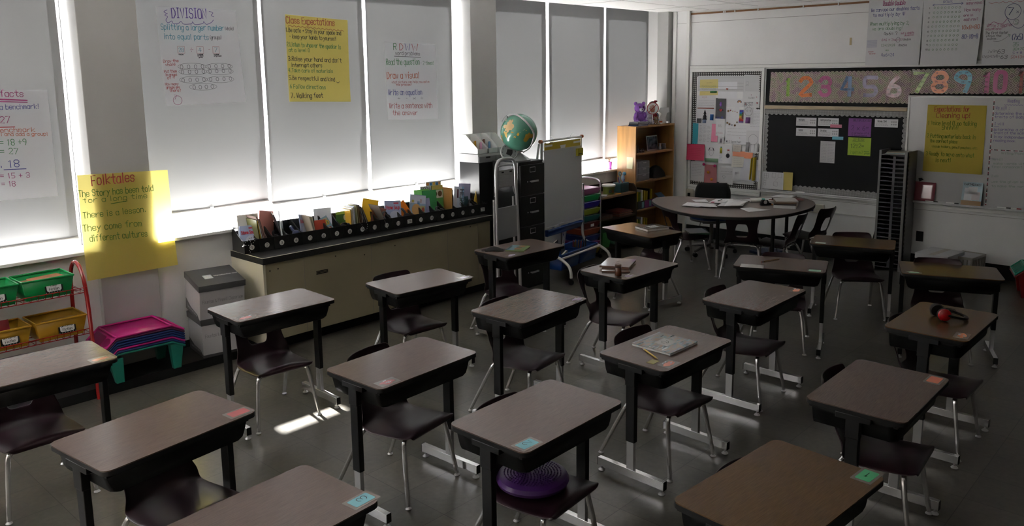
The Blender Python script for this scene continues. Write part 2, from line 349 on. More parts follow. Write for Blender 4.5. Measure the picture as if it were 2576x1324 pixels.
# roller blinds
M_blind = cloth('roller_blind_fabric', (0.55, 0.55, 0.56), trans=0.5, tcol=(0.0032, 0.0033, 0.0034), noise=0.16, nscale=1.6)
M_hem = mat('hem_bar', (0.42, 0.41, 0.40), rough=0.6)
BL = [(-1.17, -0.14, 1.02), (-0.10, 0.93, 1.0), (0.965, 2.037, 0.997), (2.525, 3.553, 1.078), (3.584, 4.598, 1.042), (4.634, 5.701, 1.04), (6.16, 7.163, 1.05), (7.217, 8.269, 1.045), (8.308, 9.33, 1.03)]
BLAB = ['roller blind at the far left behind the window facts sheet', 'roller blind left of the pillar, behind the window facts sheet', 'roller blind just left of the dark pillar with the yellow folktales sheet', 'roller blind carrying the white division chart', 'roller blind carrying the yellow class expectations chart', 'roller blind carrying the small word problems chart',
        'roller blind right behind the globe', 'roller blind behind the easel top, lowest of the far blinds', 'roller blind nearest the corner, behind the purple teddy bear']
for i, (a, b, zb) in enumerate(BL):
    if i == 0: continue
    r = random.Random(i); th = thing('roller_blind', BLAB[i], 'blind', ((a + b) / 2, YB, 0), 0, 'roller blinds over the windows'); w2 = (b - a) / 2; ph = r.uniform(0, 6)
    def fn(s_, t_, w2=w2, zb=zb, ph=ph):
        z = zb + 0.022 + (3.05 - zb) * t_
        return ((s_ * 2 - 1) * w2, 0.004 * math.sin(s_ * 7 + ph) * math.sin(t_ * 5 + ph) + 0.003 * math.sin(9 * t_ + ph), z)
    MB().grid(fn, 16, 24, M_blind).build('fabric', th)
    MB().tube([(-w2, 0, zb + .012), (w2, 0, zb + .012)], 0.013, M_hem, 10).build('hem_bar', th)
    MB().tube([(-w2, 0.03, 3.08), (w2, 0.03, 3.08)], 0.03, M_white, 12).build('roller_tube', th)
    MB().box(-0.012, 0.012, -0.02, -0.012, zb - 0.004, zb + 0.03, M_white).build('pull', th)
# ------------------------------------------------------------------ desks
def laminate(name, ca, cb):
    m = bpy.data.materials.new(name); m.use_nodes = True; nt = m.node_tree; p = _p(m)
    tc = nt.nodes.new('ShaderNodeTexCoord'); mp = nt.nodes.new('ShaderNodeMapping'); mp.inputs['Scale'].default_value = (5.0, 110, 110)
    nz = nt.nodes.new('ShaderNodeTexNoise'); nz.inputs['Scale'].default_value = 3.0; nz.inputs['Detail'].default_value = 6; nz.inputs['Distortion'].default_value = 0.6
    rp = nt.nodes.new('ShaderNodeValToRGB'); rp.color_ramp.elements[0].color = (*ca, 1); rp.color_ramp.elements[1].color = (*cb, 1)
    rp.color_ramp.elements[0].position = 0.32; rp.color_ramp.elements[1].position = 0.68
    nt.links.new(tc.outputs['Object'], mp.inputs['Vector']); nt.links.new(mp.outputs['Vector'], nz.inputs['Vector']); nt.links.new(nz.outputs['Fac'], rp.inputs['Fac'])
    nt.links.new(rp.outputs['Color'], p.inputs['Base Color']); p.inputs['Roughness'].default_value = 0.24; p.inputs['Specular IOR Level'].default_value = 0.42
    return m
M_top = laminate('walnut_laminate', (0.096, 0.065, 0.054), (0.128, 0.087, 0.072))
M_top2 = laminate('oak_laminate', (0.096, 0.054, 0.025), (0.132, 0.073, 0.033))
M_box = mat('black_desk_box', (0.006, 0.006, 0.007), rough=0.45, spec=0.25)
DL, DS = 0.66, 0.4224
def make_top(m):
    t = MB().prism(rrect(DL, DS, 0.035), -0.0045, 0.0, m)
    t.prism(rrect(DL + .001, DS + .001, 0.0355), -0.022, -0.0046, M_black)
    return t.mesh('tabletop')
TOPS = {'w': make_top(M_top), 'o': make_top(M_top2)}
def make_desk():
    th = thing('student_desk', 'x', 'desk')
    top = bpy.data.objects.new('tabletop', TOPS['w']); C.objects.link(top); top.parent = th
    b = MB()
    # open-front book box, opening towards the pupil (+y): floor, front wall, ends with curved lower corners
    w0, w1, y0, y1, zt, zb = 0.305, 0.275, -0.165, 0.185, -0.022, -0.128
    n = 5
    prof = [(-w0, zt), (-w0 + .004, zt - .03)] + [(-w1 + .03 - .03 * math.sin(PI / 2 * i / n) - 0.006 * (n - i) / n, zb + .03 - .03 * math.cos(PI / 2 * (n - i) / n)) for i in range(n + 1)][::1]
    prof = [(-w0, zt), (-w0 + .006, zt - .03), (-w1 - .012, zb + .03), (-w1 - .002, zb + .010), (-w1 + .02, zb)]
    prof = prof + [(-x, z) for x, z in prof[::-1]]
    def sect(y, dz): return [(x, y, z if z > zb + .05 else z + dz) for x, z in prof]
    rows = [sect(y0, 0.012), sect(y0 + .03, 0.0), sect(0.0, 0.0), sect(y1 - .06, 0.0), sect(y1, 0.0)]
    N = len(prof); vs_ = [p for r in rows for p in r]
    fs = [(i * N + k, i * N + k + 1, (i + 1) * N + k + 1, (i + 1) * N + k) for i in range(len(rows) - 1) for k in range(N - 1)]
    b.add(vs_, fs, M_box)
    b.add(rows[0], [tuple(range(N))], M_box)
    b.box(-w0, w0, y0 - .008, y0 + .004, zt - .022, zt, M_box)
    b.box(-w0 - .006, -w0 + .012, y0, y1 + .01, zt - .014, zt - .0005, M_box).box(w0 - .012, w0 + .006, y0, y1 + .01, zt - .014, zt - .0005, M_box)
    bo = b.build('book_box', th, solid=0.004)
    return th
TAGM = {}
def tagm(c):
    k = 'tag_%.2f_%.2f_%.2f' % c
    return mat(k, c, rough=0.3, coat=0.5)
M_tape = mat('clear_tape', (0.20, 0.17, 0.15), rough=0.18)
M_ink = mat('black_ink', (0.015, 0.015, 0.018), rough=0.6)
def leg_parts(th, sx, H):
    """one T-leg of a desk with surface height H (built at real length so that feet rest on the floor)"""
    m = MB(); x = 0.310 * sx
    m.box(x - .015, x + .015, -.027, .027, 0.225, H - .045, M_blk)
    m.box(x - .020, x + .020, -.075, .075, H - .05, H - .0225, M_blk)
    if sx > 0: m.box(x - .014, x + .02, -.03, .03, H - .13, H - .045, M_blk)
    else: m.box(x - .02, x + .014, -.03, .03, H - .13, H - .045, M_blk)
    lg = m.build('leg', th, bev=0.003)
    part_label(MB().box(x - .0115, x + .0115, -.0225, .0225, 0.07, 0.24, M_satin).build('inner_tube', lg, bev=0.002), 'steel inner tube')
    part_label(MB().box(x - .0145, x + .0145, -.21, .21, 0.03, 0.0745, M_steel).box(x - .0150, x + .0150, -.2125, -.2095, 0.029, 0.0755, M_blk).box(x - .0150, x + .0150, .2095, .2125, 0.029, 0.0755, M_blk).build('foot_bar', lg, bev=0.002), 'chrome foot bar')
    for sy in (-1, 1):
        MB(Matrix.Translation((x, sy * .192, 0))).lathe([(0.0, 0.0005), (.017, 0.0005), (.019, .004), (.012, .011), (.006, .014), (.006, .031)], M_satin, 14).build('glide', lg)
def name_tag(th, H, lx, ly, col, digit, torn, rot):
    m = MB(Matrix.Translation((lx, ly, H)) @ Matrix.Rotation(rot, 4, 'Z'))
    m.prism(rrect(.112, .072, .004, 2), 0.0002, 0.0007, M_tape)
    if torn:
        r = random.Random(torn); pts = []
        for i in range(14):
            a = 2 * PI * i / 14; pts.append((.048 * math.cos(a) * r.uniform(.55, 1.1), .026 * math.sin(a) * r.uniform(.5, 1.15)))
        m.prism(pts, 0.0007, 0.0013, tagm(col))
        for q in range(3):
            x, y = r.uniform(-.035, .03), r.uniform(-.02, .02); m.prism([(x, y), (x + .02, y + .004), (x + .028, y + .012), (x + .006, y + .009)], 0.0013, 0.0022, mat('scuffed_tape', (.55, .52, .55), rough=.15))
    else:
        m.prism(rrect(.084, .052, .005, 2), 0.0007, 0.0013, tagm(col))
        if digit: write(m, digit, .010, -.018, .036, M_ink, w=.0028, z=.0015, M=Matrix.Rotation(PI / 2, 4, 'Z') @ Matrix.Translation((-.016, -.004, 0)))
    return m.build('name_tag', th)
RED, ORG, BLU, PUR, GRN, LGR, WHT = (.42, .05, .05), (.72, .16, .06), (.10, .42, .52), (.22, .12, .28), (.05, .40, .17), (.20, .45, .30), (.62, .62, .60)
DESKS = [  # x, y, rot, height, top, tag x, tag colour, digit, torn, label
 (1.205, 4.390, -1.4, .711, 'w', .26, (.45, .14, .10), '', 3, 'school desk at the left frame edge, in front of the red book cart'),
 (1.285, 3.173, 7.2, .721, 'w', .27, RED, '', 0, 'school desk at lower left with an intact red tag on its right corner'),
 (2.552, 4.420, -1.8, .725, 'w', -.26, (.45, .07, .06), '', 5, 'school desk just right of the stacked grey cartons, torn red and gold tag'),
 (3.672, 4.328, -5.9, .670, 'w', .29, (.36, .28, .45), '', 7, 'school desk in front of the tan cabinet, crumpled lilac tag on its right corner'),
 (2.485, 3.070, 2.3, .695, 'w', -.245, (.34, .04, .05), '', 9, 'empty school desk left of centre with a half-peeled dark red tag on its near corner'),
 (1.210, 2.250, 3.7, .700, 'w', .285, BLU, '3', 0, 'school desk at the bottom edge with a blue tag numbered 3'),
 (4.811, 4.389, -3.8, .713, 'w', -.24, (.33, .25, .42), '', 11, 'school desk in front of the black filing cabinet, with mask and thin book on top'),
 (3.623, 3.224, 3.5, .709, 'w', .27, PUR, '', 13, 'empty school desk in the middle with a dull purple tag on its right corner'),
 (4.826, 3.312, -2.4, .714, 'w', -.225, (.16, .07, .22), '', 15, 'school desk with plastic-covered books and a small brown jar'),
 (6.260, 4.173, -100.8, .676, 'o', 0, None, '', 0, 'school desk near the wooden bookcase with a grey patterned notebook on it'),
 (3.618, 2.240, -1.8, .661, 'w', -.22, (.62, .16, .09), '', 17, 'school desk with a spiral notebook and yellow pencil, right of centre'),
 (4.833, 2.334, 0.1, .677, 'w', .265, (.75, .17, .05), '', 19, 'empty school desk behind the notebook desk, bright orange tag on its right corner'),
 (5.852, 2.622, -71.5, .660, 'w', .255, LGR, '', 0, 'school desk turned sideways in front of the round table, with a lone pencil on it'),
 (7.039, 2.513, -73.7, .653, 'o', -.25, (.42, .55, .50), '', 0, 'school desk beside the tall paper sorter, furthest back'),
 (6.477, 1.606, -69.3, .647, 'o', -.25, (.22, .50, .34), '', 21, 'school desk at right in front of the white file boxes, torn pale green tag'),
 (4.888, 1.228, -0.4, .713, 'o', -.235, (.75, .20, .05), '', 23, 'school desk at right holding the red headphones'),
 (3.700, 1.168, 0.5, .683, 'w', .265, (.75, .16, .06), '', 0, 'school desk at right with a square orange tag and a dark brown top'),
 (2.461, 1.069, -4.6, .728, 'o', .29, GRN, '1', 0, 'school desk at the bottom right with a green tag and orange-brown top'),
 (2.452, 2.139, 0.8, .696, 'w', -.26, BLU, '2', 0, 'school desk at bottom centre with a blue tag numbered 2'),
]
desk0 = make_desk(); index_kids(desk0)
for i, (x, y, rz, H, tp, tx, col, dg, torn, lab) in enumerate(DESKS):
    d = desk0 if i == 0 else copy_tree(desk0)
    d.location = (x, y, 0); d.rotation_euler = (0, 0, math.radians(rz)); d['label'] = lab; d['group'] = 'pupils\' desks'
    for ch in (d.children if i == 0 else [o for o in C.objects if o.parent == d]):
        ch.location = (0, 0, H)
        if ch.name.startswith('tabletop'): ch.data = TOPS[tp]
    leg_parts(d, -1, H); leg_parts(d, 1, H)
    if col: name_tag(d, H, tx, -.16, col, dg, torn, random.Random(i).uniform(-.08, .08))
# ------------------------------------------------------------------ chairs
M_shell = mat('maroon_chair_plastic', (0.022, 0.008, 0.013), rough=0.34, spec=0.4)
def shell_mesh():
    prof = [(-.188, .335, .150), (-.198, .350, .168), (-.192, .368, .180), (-.165, .379, .187), (-.10, .378, .192), (0, .370, .195), (.08, .370, .192), (.13, .380, .182), (.165, .400, .170),
            (.188, .432, .160), (.200, .465, .153), (.212, .505, .150), (.224, .540, .153), (.235, .575, .160), (.250, .620, .168), (.262, .655, .168), (.268, .675, .158), (.270, .684, .138)]
    hole = {9: .050, 10: .062, 11: .062, 12: .056, 13: .044}         # rows spanned by the hand hole
    us = [-1, -.92, -.72]; nm = 4; vs_ = []; rowlen = None
    for j, (y, z, w) in enumerate(prof):
        a = hole.get(j, hole.get(j - 1 if j > 11 else j + 1, .05)) / w
        cols = [-1, -.90, -(a + .90) / 2, -a] + [-a + 2 * a * k / nm for k in range(1, nm)] + [a, (a + .90) / 2, .90, 1]
        rowlen = len(cols)
        for c in cols:
            k = abs(c) ** 3
            if j < 8: dy, dz = 0, (-.030 * k if j > 2 else 0) + .012 * (1 - c * c) * -1 * (1 if 3 < j < 8 else 0)
            else: dy, dz = -.040 * abs(c) ** 2.2, 0
            if j in (8, 9): dy, dz = dy - .01 * k, .0
            vs_.append((c * w, y + dy, z + dz))
    fs = []
    for j in range(len(prof) - 1):
        for i in range(rowlen - 1):
            if 9 <= j <= 12 and 3 <= i < 3 + nm: continue
            a = j * rowlen + i; fs.append((a, a + 1, a + rowlen + 1, a + rowlen))
    mb = MB().add(vs_, fs, M_shell)
    o = mb.build('seat_shell', angle=180); o.modifiers.new('s', 'SOLIDIFY').thickness = 0.008; o.modifiers['s'].offset = -1
    md = o.modifiers.new('sub', 'SUBSURF'); md.levels = 2; md.render_levels = 2
    bpy.context.view_layer.update(); dg = bpy.context.evaluated_depsgraph_get()
    me = bpy.data.meshes.new_from_object(o.evaluated_get(dg)); me.name = 'seat_shell'
    bpy.data.objects.remove(o); return me
SHELL = shell_mesh()
def make_chair():
    th = thing('student_chair', 'x', 'chair')
    s_ = bpy.data.objects.new('seat_shell', SHELL); C.objects.link(s_); s_.parent = th
    fr = MB()
    for sx in (-1, 1): fr.tube(curve([(sx * .10, -.13, .334), (sx * .11, 0, .332), (sx * .10, .15, .334)], 4), .009, M_steel, 8)
    fr.tube([(-.12, -.10, .334), (.12, -.10, .334)], .009, M_steel, 8).tube([(-.12, .12, .334), (.12, .12, .334)], .009, M_steel, 8)
    fr.build('under_frame', th)
    for sx in (-1, 1):
        for fy, ty, by in ((-.13, -.185, 0), (.12, .285, 1)):
            top = [(sx * .08, fy, .334), (sx * .125, fy + (ty - fy) * .02, .334), (sx * .150, fy + (ty - fy) * .06, .325), (sx * .165, fy + (ty - fy) * .16, .298), (sx * .180, fy + (ty - fy) * .45, .20), (sx * .203, ty, .014)]
            lg = MB().tube(curve(top, 5), [.0125] * 21 + [.0115] * 4 + [.0105], M_steel, 10).build('leg', th)
            MB(Matrix.Translation((sx * .203, ty, 0))).lathe([(0, .0005), (.015, .0005), (.0165, .004), (.010, .011), (.0065, .013), (.0065, .022)], M_satin, 12).build('glide', lg)
    return th
chair0 = make_chair(); index_kids(chair0); CH_used = False
def chair(x, y, rz, label, group='pupils\' chairs'):
    global CH_used
    c = copy_tree(chair0) if CH_used else chair0
    CH_used = True; c.location = (x, y, 0); c.rotation_euler = (0, 0, rz); c['label'] = label; c['group'] = group; return c
CHL = ['at the left edge, tucked under the desk by the red cart', 'at lower left under the desk with the intact red tag', 'under the desk beside the grey cartons', 'under the desk in front of the tan cabinet', 'under the empty desk with the half-peeled dark red tag', None, 'under the desk with mask and thin book, by the filing cabinet',
       'under the middle desk with the dull purple tag', 'under the desk with plastic-covered books', 'under the desk near the wooden bookcase', 'under the spiral notebook desk', 'under the desk with the bright orange tag behind the notebook desk', 'mostly hidden under the sideways desk with the lone pencil',
       'under the furthest desk beside the paper sorter', 'under the desk in front of the white file boxes', 'under the headphones desk', 'under the dark desk with the square orange tag at right', 'under the bottom right desk with the green tag', 'holding a purple cushion, under the desk numbered 2']
CHO = {0: (-.02, .05, 2), 1: (.08, .0, 3), 2: (-.02, .0, -3), 3: (-.05, .04, 2), 4: (.04, .06, 8), 6: (-.06, .05, -4), 7: (.02, .06, 5), 8: (-.10, .05, 12), 9: (.02, .02, 0), 10: (.04, .03, -2), 11: (-.05, .02, 4), 12: (.0, .02, 2), 13: (.04, .04, 18), 14: (-.05, -.02, 2), 15: (-.01, .0, 0), 16: (.08, .0, 4), 17: (.10, .0, 4), 18: (.0, .0, 4)}
DF = {}
for i, D in enumerate(DESKS):
    a = math.radians(D[2]); DF[i] = (D[0], D[1], a, D[3])
    if CHL[i] is None: continue
    ox, oy, orz = CHO[i]
    px = D[0] + ox * math.cos(a) - oy * math.sin(a); py = D[1] + ox * math.sin(a) + oy * math.cos(a)
    chair(px, py, a + math.radians(orz), 'dark maroon plastic chair ' + CHL[i])
# ------------------------------------------------------------------ tan cabinet, plinth, numbered bins and their contents
M_tan = mat('tan_enamel', (0.29, 0.25, 0.165), rough=0.5, noise=0.05, nscale=2)
M_tan_side = mat('pale_laminate', (0.62, 0.58, 0.46), rough=0.5)
M_ctop = mat('black_counter', (0.016, 0.0155, 0.015), rough=0.55, spec=0.3, noise=0.3, nscale=90)
struct(MB().box(X0, 3.09, 5.575, 5.937, 0.0006, 0.068, M_black), 'trim_19')      # low black plinth along the window wall
t = thing('storage_cabinet', 'long low tan cabinet with black top under the windows', 'cabinet', (3.10, 5.47, 0))
b = MB().box(0.022, 2.47, 0.004, 0.478, 0.10, 0.712, M_tan)
for x in (0.36, 1.02, 1.9, 2.3): b.box(x, x + .003, 0.0025, 0.0045, 0.11, 0.705, M_seam)
for x, z in ((.13, .66), (.06, .655), (.66, .668), (.95, .63), (1.28, .655), (2.2, .69)): b.lathe([(0, 0), (.006, 0), (.006, .002), (0, .002)], M_black, 10, Matrix.Translation((x, .004, z)) @ Matrix.Rotation(PI / 2, 4, 'X'))
b.build('body', t, bev=.002)
MB().box(0, 0.0225, 0.0, 0.478, 0.0, 0.713, M_tan_side).build('end_panel', t, bev=.001)
MB().box(-.004, 2.492, -.012, 0.478, 0.713, 0.763, M_ctop).build('counter_top', t, bev=.003)
MB().box(-.006, 2.494, -.0122, -.006, 0.7625, 0.766, M_tan_side).box(-.006, -.001, -.012, .478, .7625, .766, M_tan_side).build('edge_strip', t)
MB().box(0.03, 2.46, 0.09, 0.47, 0.0, 0.10, M_black).build('toe_kick', t)
v = MB()
for k in range(3): v.box(.47, .58, 0.0015, 0.0042, .548 + .011 * k, .554 + .011 * k, M_black)
v.build('vent', t)
# bins
M_bin = mat('black_bin_plastic', (0.010, 0.010, 0.011), rough=0.30)
M_lab = mat('label_card', (0.62, 0.61, 0.58), rough=0.6)
BINN = ['1', '2', '3', '4', '15', '6', '7', '8', '9', '10', '11', '13', '24', '15', '16', '17', '18', '19', '20', '21']
NB = len(BINN); BW = 2.55 / NB
ang = math.atan2(-0.135, 2.55); BO = Vector((3.085, 5.700, 0.767))
BM = Matrix.Translation(BO) @ Matrix.Rotation(ang, 4, 'Z')
M_num = mat('number_ink', (0.05, 0.045, 0.045), rough=0.7)
def bin_mesh():
    m = MB(); w = BW - .004; d = .205
    side = [(0, 0), (d, 0), (d, .185), (d - .02, .188), (d - .05, .165), (.06, .108), (.03, .100), (0, .100)]
    for x in (0, w - .004):
        m.add([(x, y, z) for y, z in side] + [(x + .004, y, z) for y, z in side], [tuple(range(8))[::-1], tuple(range(8, 16))] + [(i, (i + 1) % 8, 8 + (i + 1) % 8, 8 + i) for i in range(8)], M_bin)
    m.box(.004, w - .004, 0, .004, 0, .100, M_bin).box(.004, w - .004, d - .004, d, 0, .185, M_bin).box(.004, w - .004, .004, d - .004, 0, .004, M_bin)
    m.box(-.0015, w + .0015, -.003, .001, .096, .102, M_bin)
    return m.mesh('tub')
BINMESH = bin_mesh()
for i, nlab in enumerate(BINN):
    p = BM @ Vector((i * BW, 0, 0))
    dup_ = ', left one of two marked 15' if i == 4 else ', right one of two marked 15' if i == 13 else ''
    t = thing('book_bin', 'black open book bin with number %s label%s' % (nlab, dup_ or ' on the cabinet'), 'bin', p, ang, 'numbered black bins on the cabinet')
    o = bpy.data.objects.new('tub', BINMESH); C.objects.link(o); o.parent = t
    F = Matrix.Translation((BW / 2 - .002, -.0005, .045)) @ Matrix.Rotation(PI / 2, 4, 'X')
    m = MB(F)
    if nlab in ('24', '21'): m.box(-.026, .026, -.017, .019, 0, .0012, M_lab)
    else: m.prism([(.0205 * math.cos(2 * PI * k / 20), .0205 * math.sin(2 * PI * k / 20)) for k in range(20)], 0, .0012, M_lab)
    L = .008 * len(nlab); write(m, nlab, -L, -.011, .022, M_num, L, w=.0034, z=.0016)
    m.build('number_label', t)
# ---- books and headphones in the bins
def bookmat(c, k='book'): return mat('%s_%.2f_%.2f_%.2f' % ((k,) + c), c, rough=0.32)
M_pages = mat('page_edges', (0.72, 0.68, 0.58), rough=0.8)
def book_mb(w, h, th, col, art=None, title=None, tcol=None, spine=None):
    """book standing on its lower edge: cover faces -y, spine at -x; origin at the bottom middle"""
    m = MB(); c = bookmat(col)
    m.box(-w / 2, w / 2, 0, .0012, 0, h, c).box(-w / 2, w / 2, th - .0012, th, 0, h, c).box(-w / 2, -w / 2 + .0012, 0, th, 0, h, bookmat(spine) if spine else c)
    m.box(-w / 2 + .0012, w / 2 - .003, .0012, th - .0012, .003, h - .003, M_pages)
    P = Matrix.Rotation(PI / 2, 4, 'X')
    if art:
        for (x0, x1, z0, z1, ac) in art:
            if len(ac) == 3: m.box(-w / 2 + x0 * w, -w / 2 + x1 * w, -.0005, 0, z0 * h, z1 * h, bookmat(ac))
            else: m.prism([(-w / 2 + (x0 + x1) / 2 * w + (x1 - x0) / 2 * w * math.cos(2 * PI * k / 14), (z0 + z1) / 2 * h + (z1 - z0) / 2 * h * math.sin(2 * PI * k / 14)) for k in range(14)], 0, .0008, bookmat(ac[:3]), P)
    if title:
        n = len(title)
        for k, (tx, z, hh) in enumerate(title): write(m, tx, -w / 2 + .08 * w, z * h, hh * h, bookmat(tcol), w / 2 - .1 * w if len(tx) > 3 else None, z=.0012, M=P, w=hh * h * .18)
    return m
def put_book(i, fx, y, w, h, th, col, label, rz=0, lean=0, tilt=0, z=0.012, name='picture_book', **kw):
    """book in bin i at fraction fx; rz about z, lean about the cover axis, tilt back"""
    w *= 1.32; h *= 1.30; y -= .012
    m = book_mb(w, h, th, col, **kw)
    o = m.build(name); P = BM @ Matrix.Translation(((i + fx) * BW, y, z)) @ Matrix.Rotation(math.radians(rz), 4, 'Z') @ Matrix.Rotation(math.radians(lean), 4, 'Y') @ Matrix.Rotation(math.radians(tilt), 4, 'X')
    o.matrix_world = P
    tag(o, label, 'book', 'books in the numbered bins'); return o
SKY, NAVY, CRM, OLV, RDB, GRB, ORB, YEL, GRY, WHB, TEA, LIM = (.42, .50, .74), (.03, .04, .10), (.60, .55, .44), (.14, .14, .05), (.32, .06, .05), (.05, .24, .08), (.80, .22, .02), (.75, .48, .04), (.20, .21, .23), (.72, .74, .78), (.12, .38, .40), (.25, .62, .14)
soup = dict(art=[(.25, 1, .0, .60, (.62, .66, .82, 0)), (.0, .14, .0, .4, (.25, .28, .5)), (.55, .85, .86, .92, (.6, .08, .14))], title=[('Stone Soup', .66, .13)], tcol=(.62, .05, .08))
put_book(0, .62, .075, .098, .150, .006, SKY, 'blue Stone Soup picture book in bin 1', rz=-8, tilt=-12, **soup)
put_book(0, .98, .17, .13, .205, .006, (.70, .68, .62), 'cream picture book standing behind the Stone Soup book in bin 1', rz=-4, tilt=-4, art=[(0, 1, 0, .08, (.75, .25, .1))])
def leaners(i, specs, what):
    for k, (fx, y, h, c, ln, dp) in enumerate(specs):
        put_book(i, fx, y, dp, h, .006, c, '%s %s' % (['first', 'second', 'third', 'fourth', 'fifth', 'sixth'][k], what), rz=90, lean=0, tilt=ln, name='paperback')
leaners(1, [(.12, .10, .185, OLV, -6, .13), (.26, .10, .18, YEL, -8, .12), (.36, .09, .165, (.55, .60, .62), -10, .11), (.50, .10, .195, (.35, .24, .22), -13, .13), (.60, .10, .195, (.30, .16, .14), -14, .13), (.86, .11, .225, (.30, .22, .20), -24, .14)], 'spine-up paperback from the left in bin 2, leaning right')
put_book(1, 1.05, .150, .12, .215, .008, (.62, .26, .22), 'pinkish hardback leaning behind the paperbacks of bin 2', rz=20, lean=12, tilt=-8)
put_book(2, .95, .085, .115, .205, .007, (.74, .76, .80), 'white picture book with a small green frog in bin 3', rz=55, lean=18, tilt=-6, art=[(.5, .9, .08, .4, (.12, .34, .08, 0)), (.55, .75, .3, .5, (.15, .4, .1, 0))])
put_book(3, .18, .13, .12, .205, .009, (.10, .10, .12), 'dark photo-covered book leaning in bin 4', rz=70, lean=0, tilt=-18, art=[(.05, .95, .65, .95, (.35, .42, .5)), (.05, .95, .3, .6, (.14, .09, .08))])
put_book(4, .62, .11, .105, .165, .006, SKY, 'blue Stone Soup picture book leaning in the first bin marked 15', rz=35, lean=10, tilt=-10, **soup)
leaners(4, [(.98, .11, .165, (.66, .58, .46), -14, .13), (1.06, .11, .160, CRM, -10, .13)], 'thick cream paperback at the right of the first bin marked 15')
put_book(5, .72, .10, .075, .115, .006, (.62, .10, .06), 'small red paperback in bin 6', rz=-12, tilt=-8)
put_book(6, .25, .165, .115, .180, .006, (.78, .82, .90), 'pale picture book at the back of bin 7', rz=-14, tilt=-6)
put_book(6, .40, .085, .085, .135, .006, (.22, .36, .46), 'comic paperback titled TRIO slanted in bin 7', rz=-8, lean=-24, tilt=-16, art=[(.1, .9, .02, .45, (.30, .10, .07)), (.45, .85, .15, .45, (.62, .42, .30, 0)), (0, .2, .0, .2, (.2, .5, .5))], title=[('TRIO', .58, .20), ('THE NEW', .82, .10)], tcol=(.85, .55, .02))
put_book(7, .35, .10, .075, .150, .005, (.05, .14, .04), 'green nature book facing out in bin 8', rz=-6, tilt=-4, art=[(0, 1, .88, 1, (.35, .55, .1)), (.3, .7, .25, .5, (.75, .6, .1, 0)), (.7, 1, .6, .85, (.6, .6, .58, 0))])
leaners(7, [(.72, .10, .165, (.82, .48, .06), -2, .12), (.83, .10, .175, CRM, -2, .12), (.94, .10, .180, (.72, .70, .66), -2, .12), (1.04, .10, .185, (.50, .56, .72), -3, .12)], 'upright slim book from the left between bins 8 and 9')
leaners(8, [(.25, .10, .190, (.36, .36, .20), -3, .12), (.40, .10, .185, (.30, .22, .10), -4, .12), (.55, .10, .165, (.22, .13, .08), -4, .11), (.70, .10, .165, (.34, .25, .20), -5, .11)], 'brown-backed paperback from the left in bin 9')
leaners(9, [(.0, .10, .200, (.10, .11, .13), -18, .12), (.18, .10, .190, (.24, .22, .20), -20, .12), (.30, .10, .185, (.20, .19, .18), -22, .12)], 'dark thin book leaning right in bin 10')
put_book(9, .55, .15, .11, .205, .005, (.84, .50, .03), 'amber yellow folder-like book at the back of bin 10', rz=-18, lean=14, tilt=-10)
put_book(10, .05, .09, .10, .150, .006, (.24, .10, .07), 'dark picture book with orange corner in bin 11', rz=-10, lean=18, tilt=-14, art=[(.4, .8, .2, .6, (.3, .26, .22, 0)), (0, .5, .8, 1, (.7, .2, .05))])
leaners(10, [(.60, .09, .180, (.22, .19, .17), -22, .12)], 'grey-brown paperback leaning at the right of bin 11')
put_book(11, .55, .10, .125, .175, .006, SKY, 'large blue Stone Soup picture book facing out above bin 13', rz=-10, lean=4, tilt=-8, **soup)
put_book(13, .05, .10, .095, .165, .006, ORB, 'bright orange slanted book beside bin 24', rz=-6, lean=-28, tilt=-10, art=[(.35, .9, .2, .6, (.75, .18, .01, 0))], title=[('CAT', .75, .10)], tcol=(.45, .10, .01))
put_book(13, .72, .105, .128, .192, .009, (.30, .42, .58), 'colourful cartoon-covered book facing out above the second bin marked 15', rz=-8, lean=10, tilt=-10, art=[(.02, .98, .68, .98, (.62, .64, .78)), (.1, .25, .70, .8, (.75, .6, .1)), (.45, .62, .66, .76, (.1, .3, .55)), (.62, .74, .7, .85, (.4, .12, .05)), (.12, .68, .22, .66, (.62, .36, .14, 0)), (.05, .4, .03, .2, (.78, .56, .05)), (.65, .95, .1, .6, (.45, .42, .2)), (.75, .92, .35, .55, (.5, .1, .06, 0))])
put_book(14, .55, .12, .105, .155, .004, (.36, .34, .55), 'lavender sheet-like book with lime edge in bin 16', rz=-14, tilt=-8, lean=-3, spine=LIM)
put_book(14, .75, .175, .125, .215, .006, (.25, .62, .16), 'lime green book at the back of bin 16', rz=-8, tilt=-6)
put_book(15, .35, .185, .13, .235, .007, (.76, .78, .80), 'white book reading HOORAY at the back of bin 17', rz=-8, tilt=-3, title=[('HOORAY', .86, .10)], tcol=(.12, .10, .22))
put_book(15, .30, .155, .115, .205, .006, (.06, .30, .10), 'green book in front of the HOORAY book in bin 17', rz=-8, tilt=-5)
put_book(16, .05, .16, .095, .235, .008, (.10, .34, .10), 'green book with two brown circles in bin 18', rz=-8, tilt=-2, art=[(.05, .95, .60, .85, (.62, .60, .54)), (.08, .46, .64, .82, (.12, .07, .04, 0)), (.52, .9, .64, .82, (.18, .10, .05, 0)), (0, 1, .86, 1, (.55, .42, .12))])
put_book(16, -.1, .195, .13, .262, .006, (.55, .56, .58), 'tallest book with orange and blue diamonds behind bin 18', rz=-6, tilt=-1, art=[(.05, .2, .9, .98, (.7, .3, .08)), (.25, .4, .88, .97, (.05, .2, .45)), (.45, .6, .9, .98, (.75, .45, .08)), (.65, .8, .88, .97, (.05, .2, .45)), (.82, .95, .9, .98, (.6, .25, .1))])
leaners(16, [(.62, .12, .215, (.36, .18, .05), 2, .12), (.72, .12, .20, (.10, .06, .05), 2, .11)], 'brown upright book from the left between bins 18 and 19')
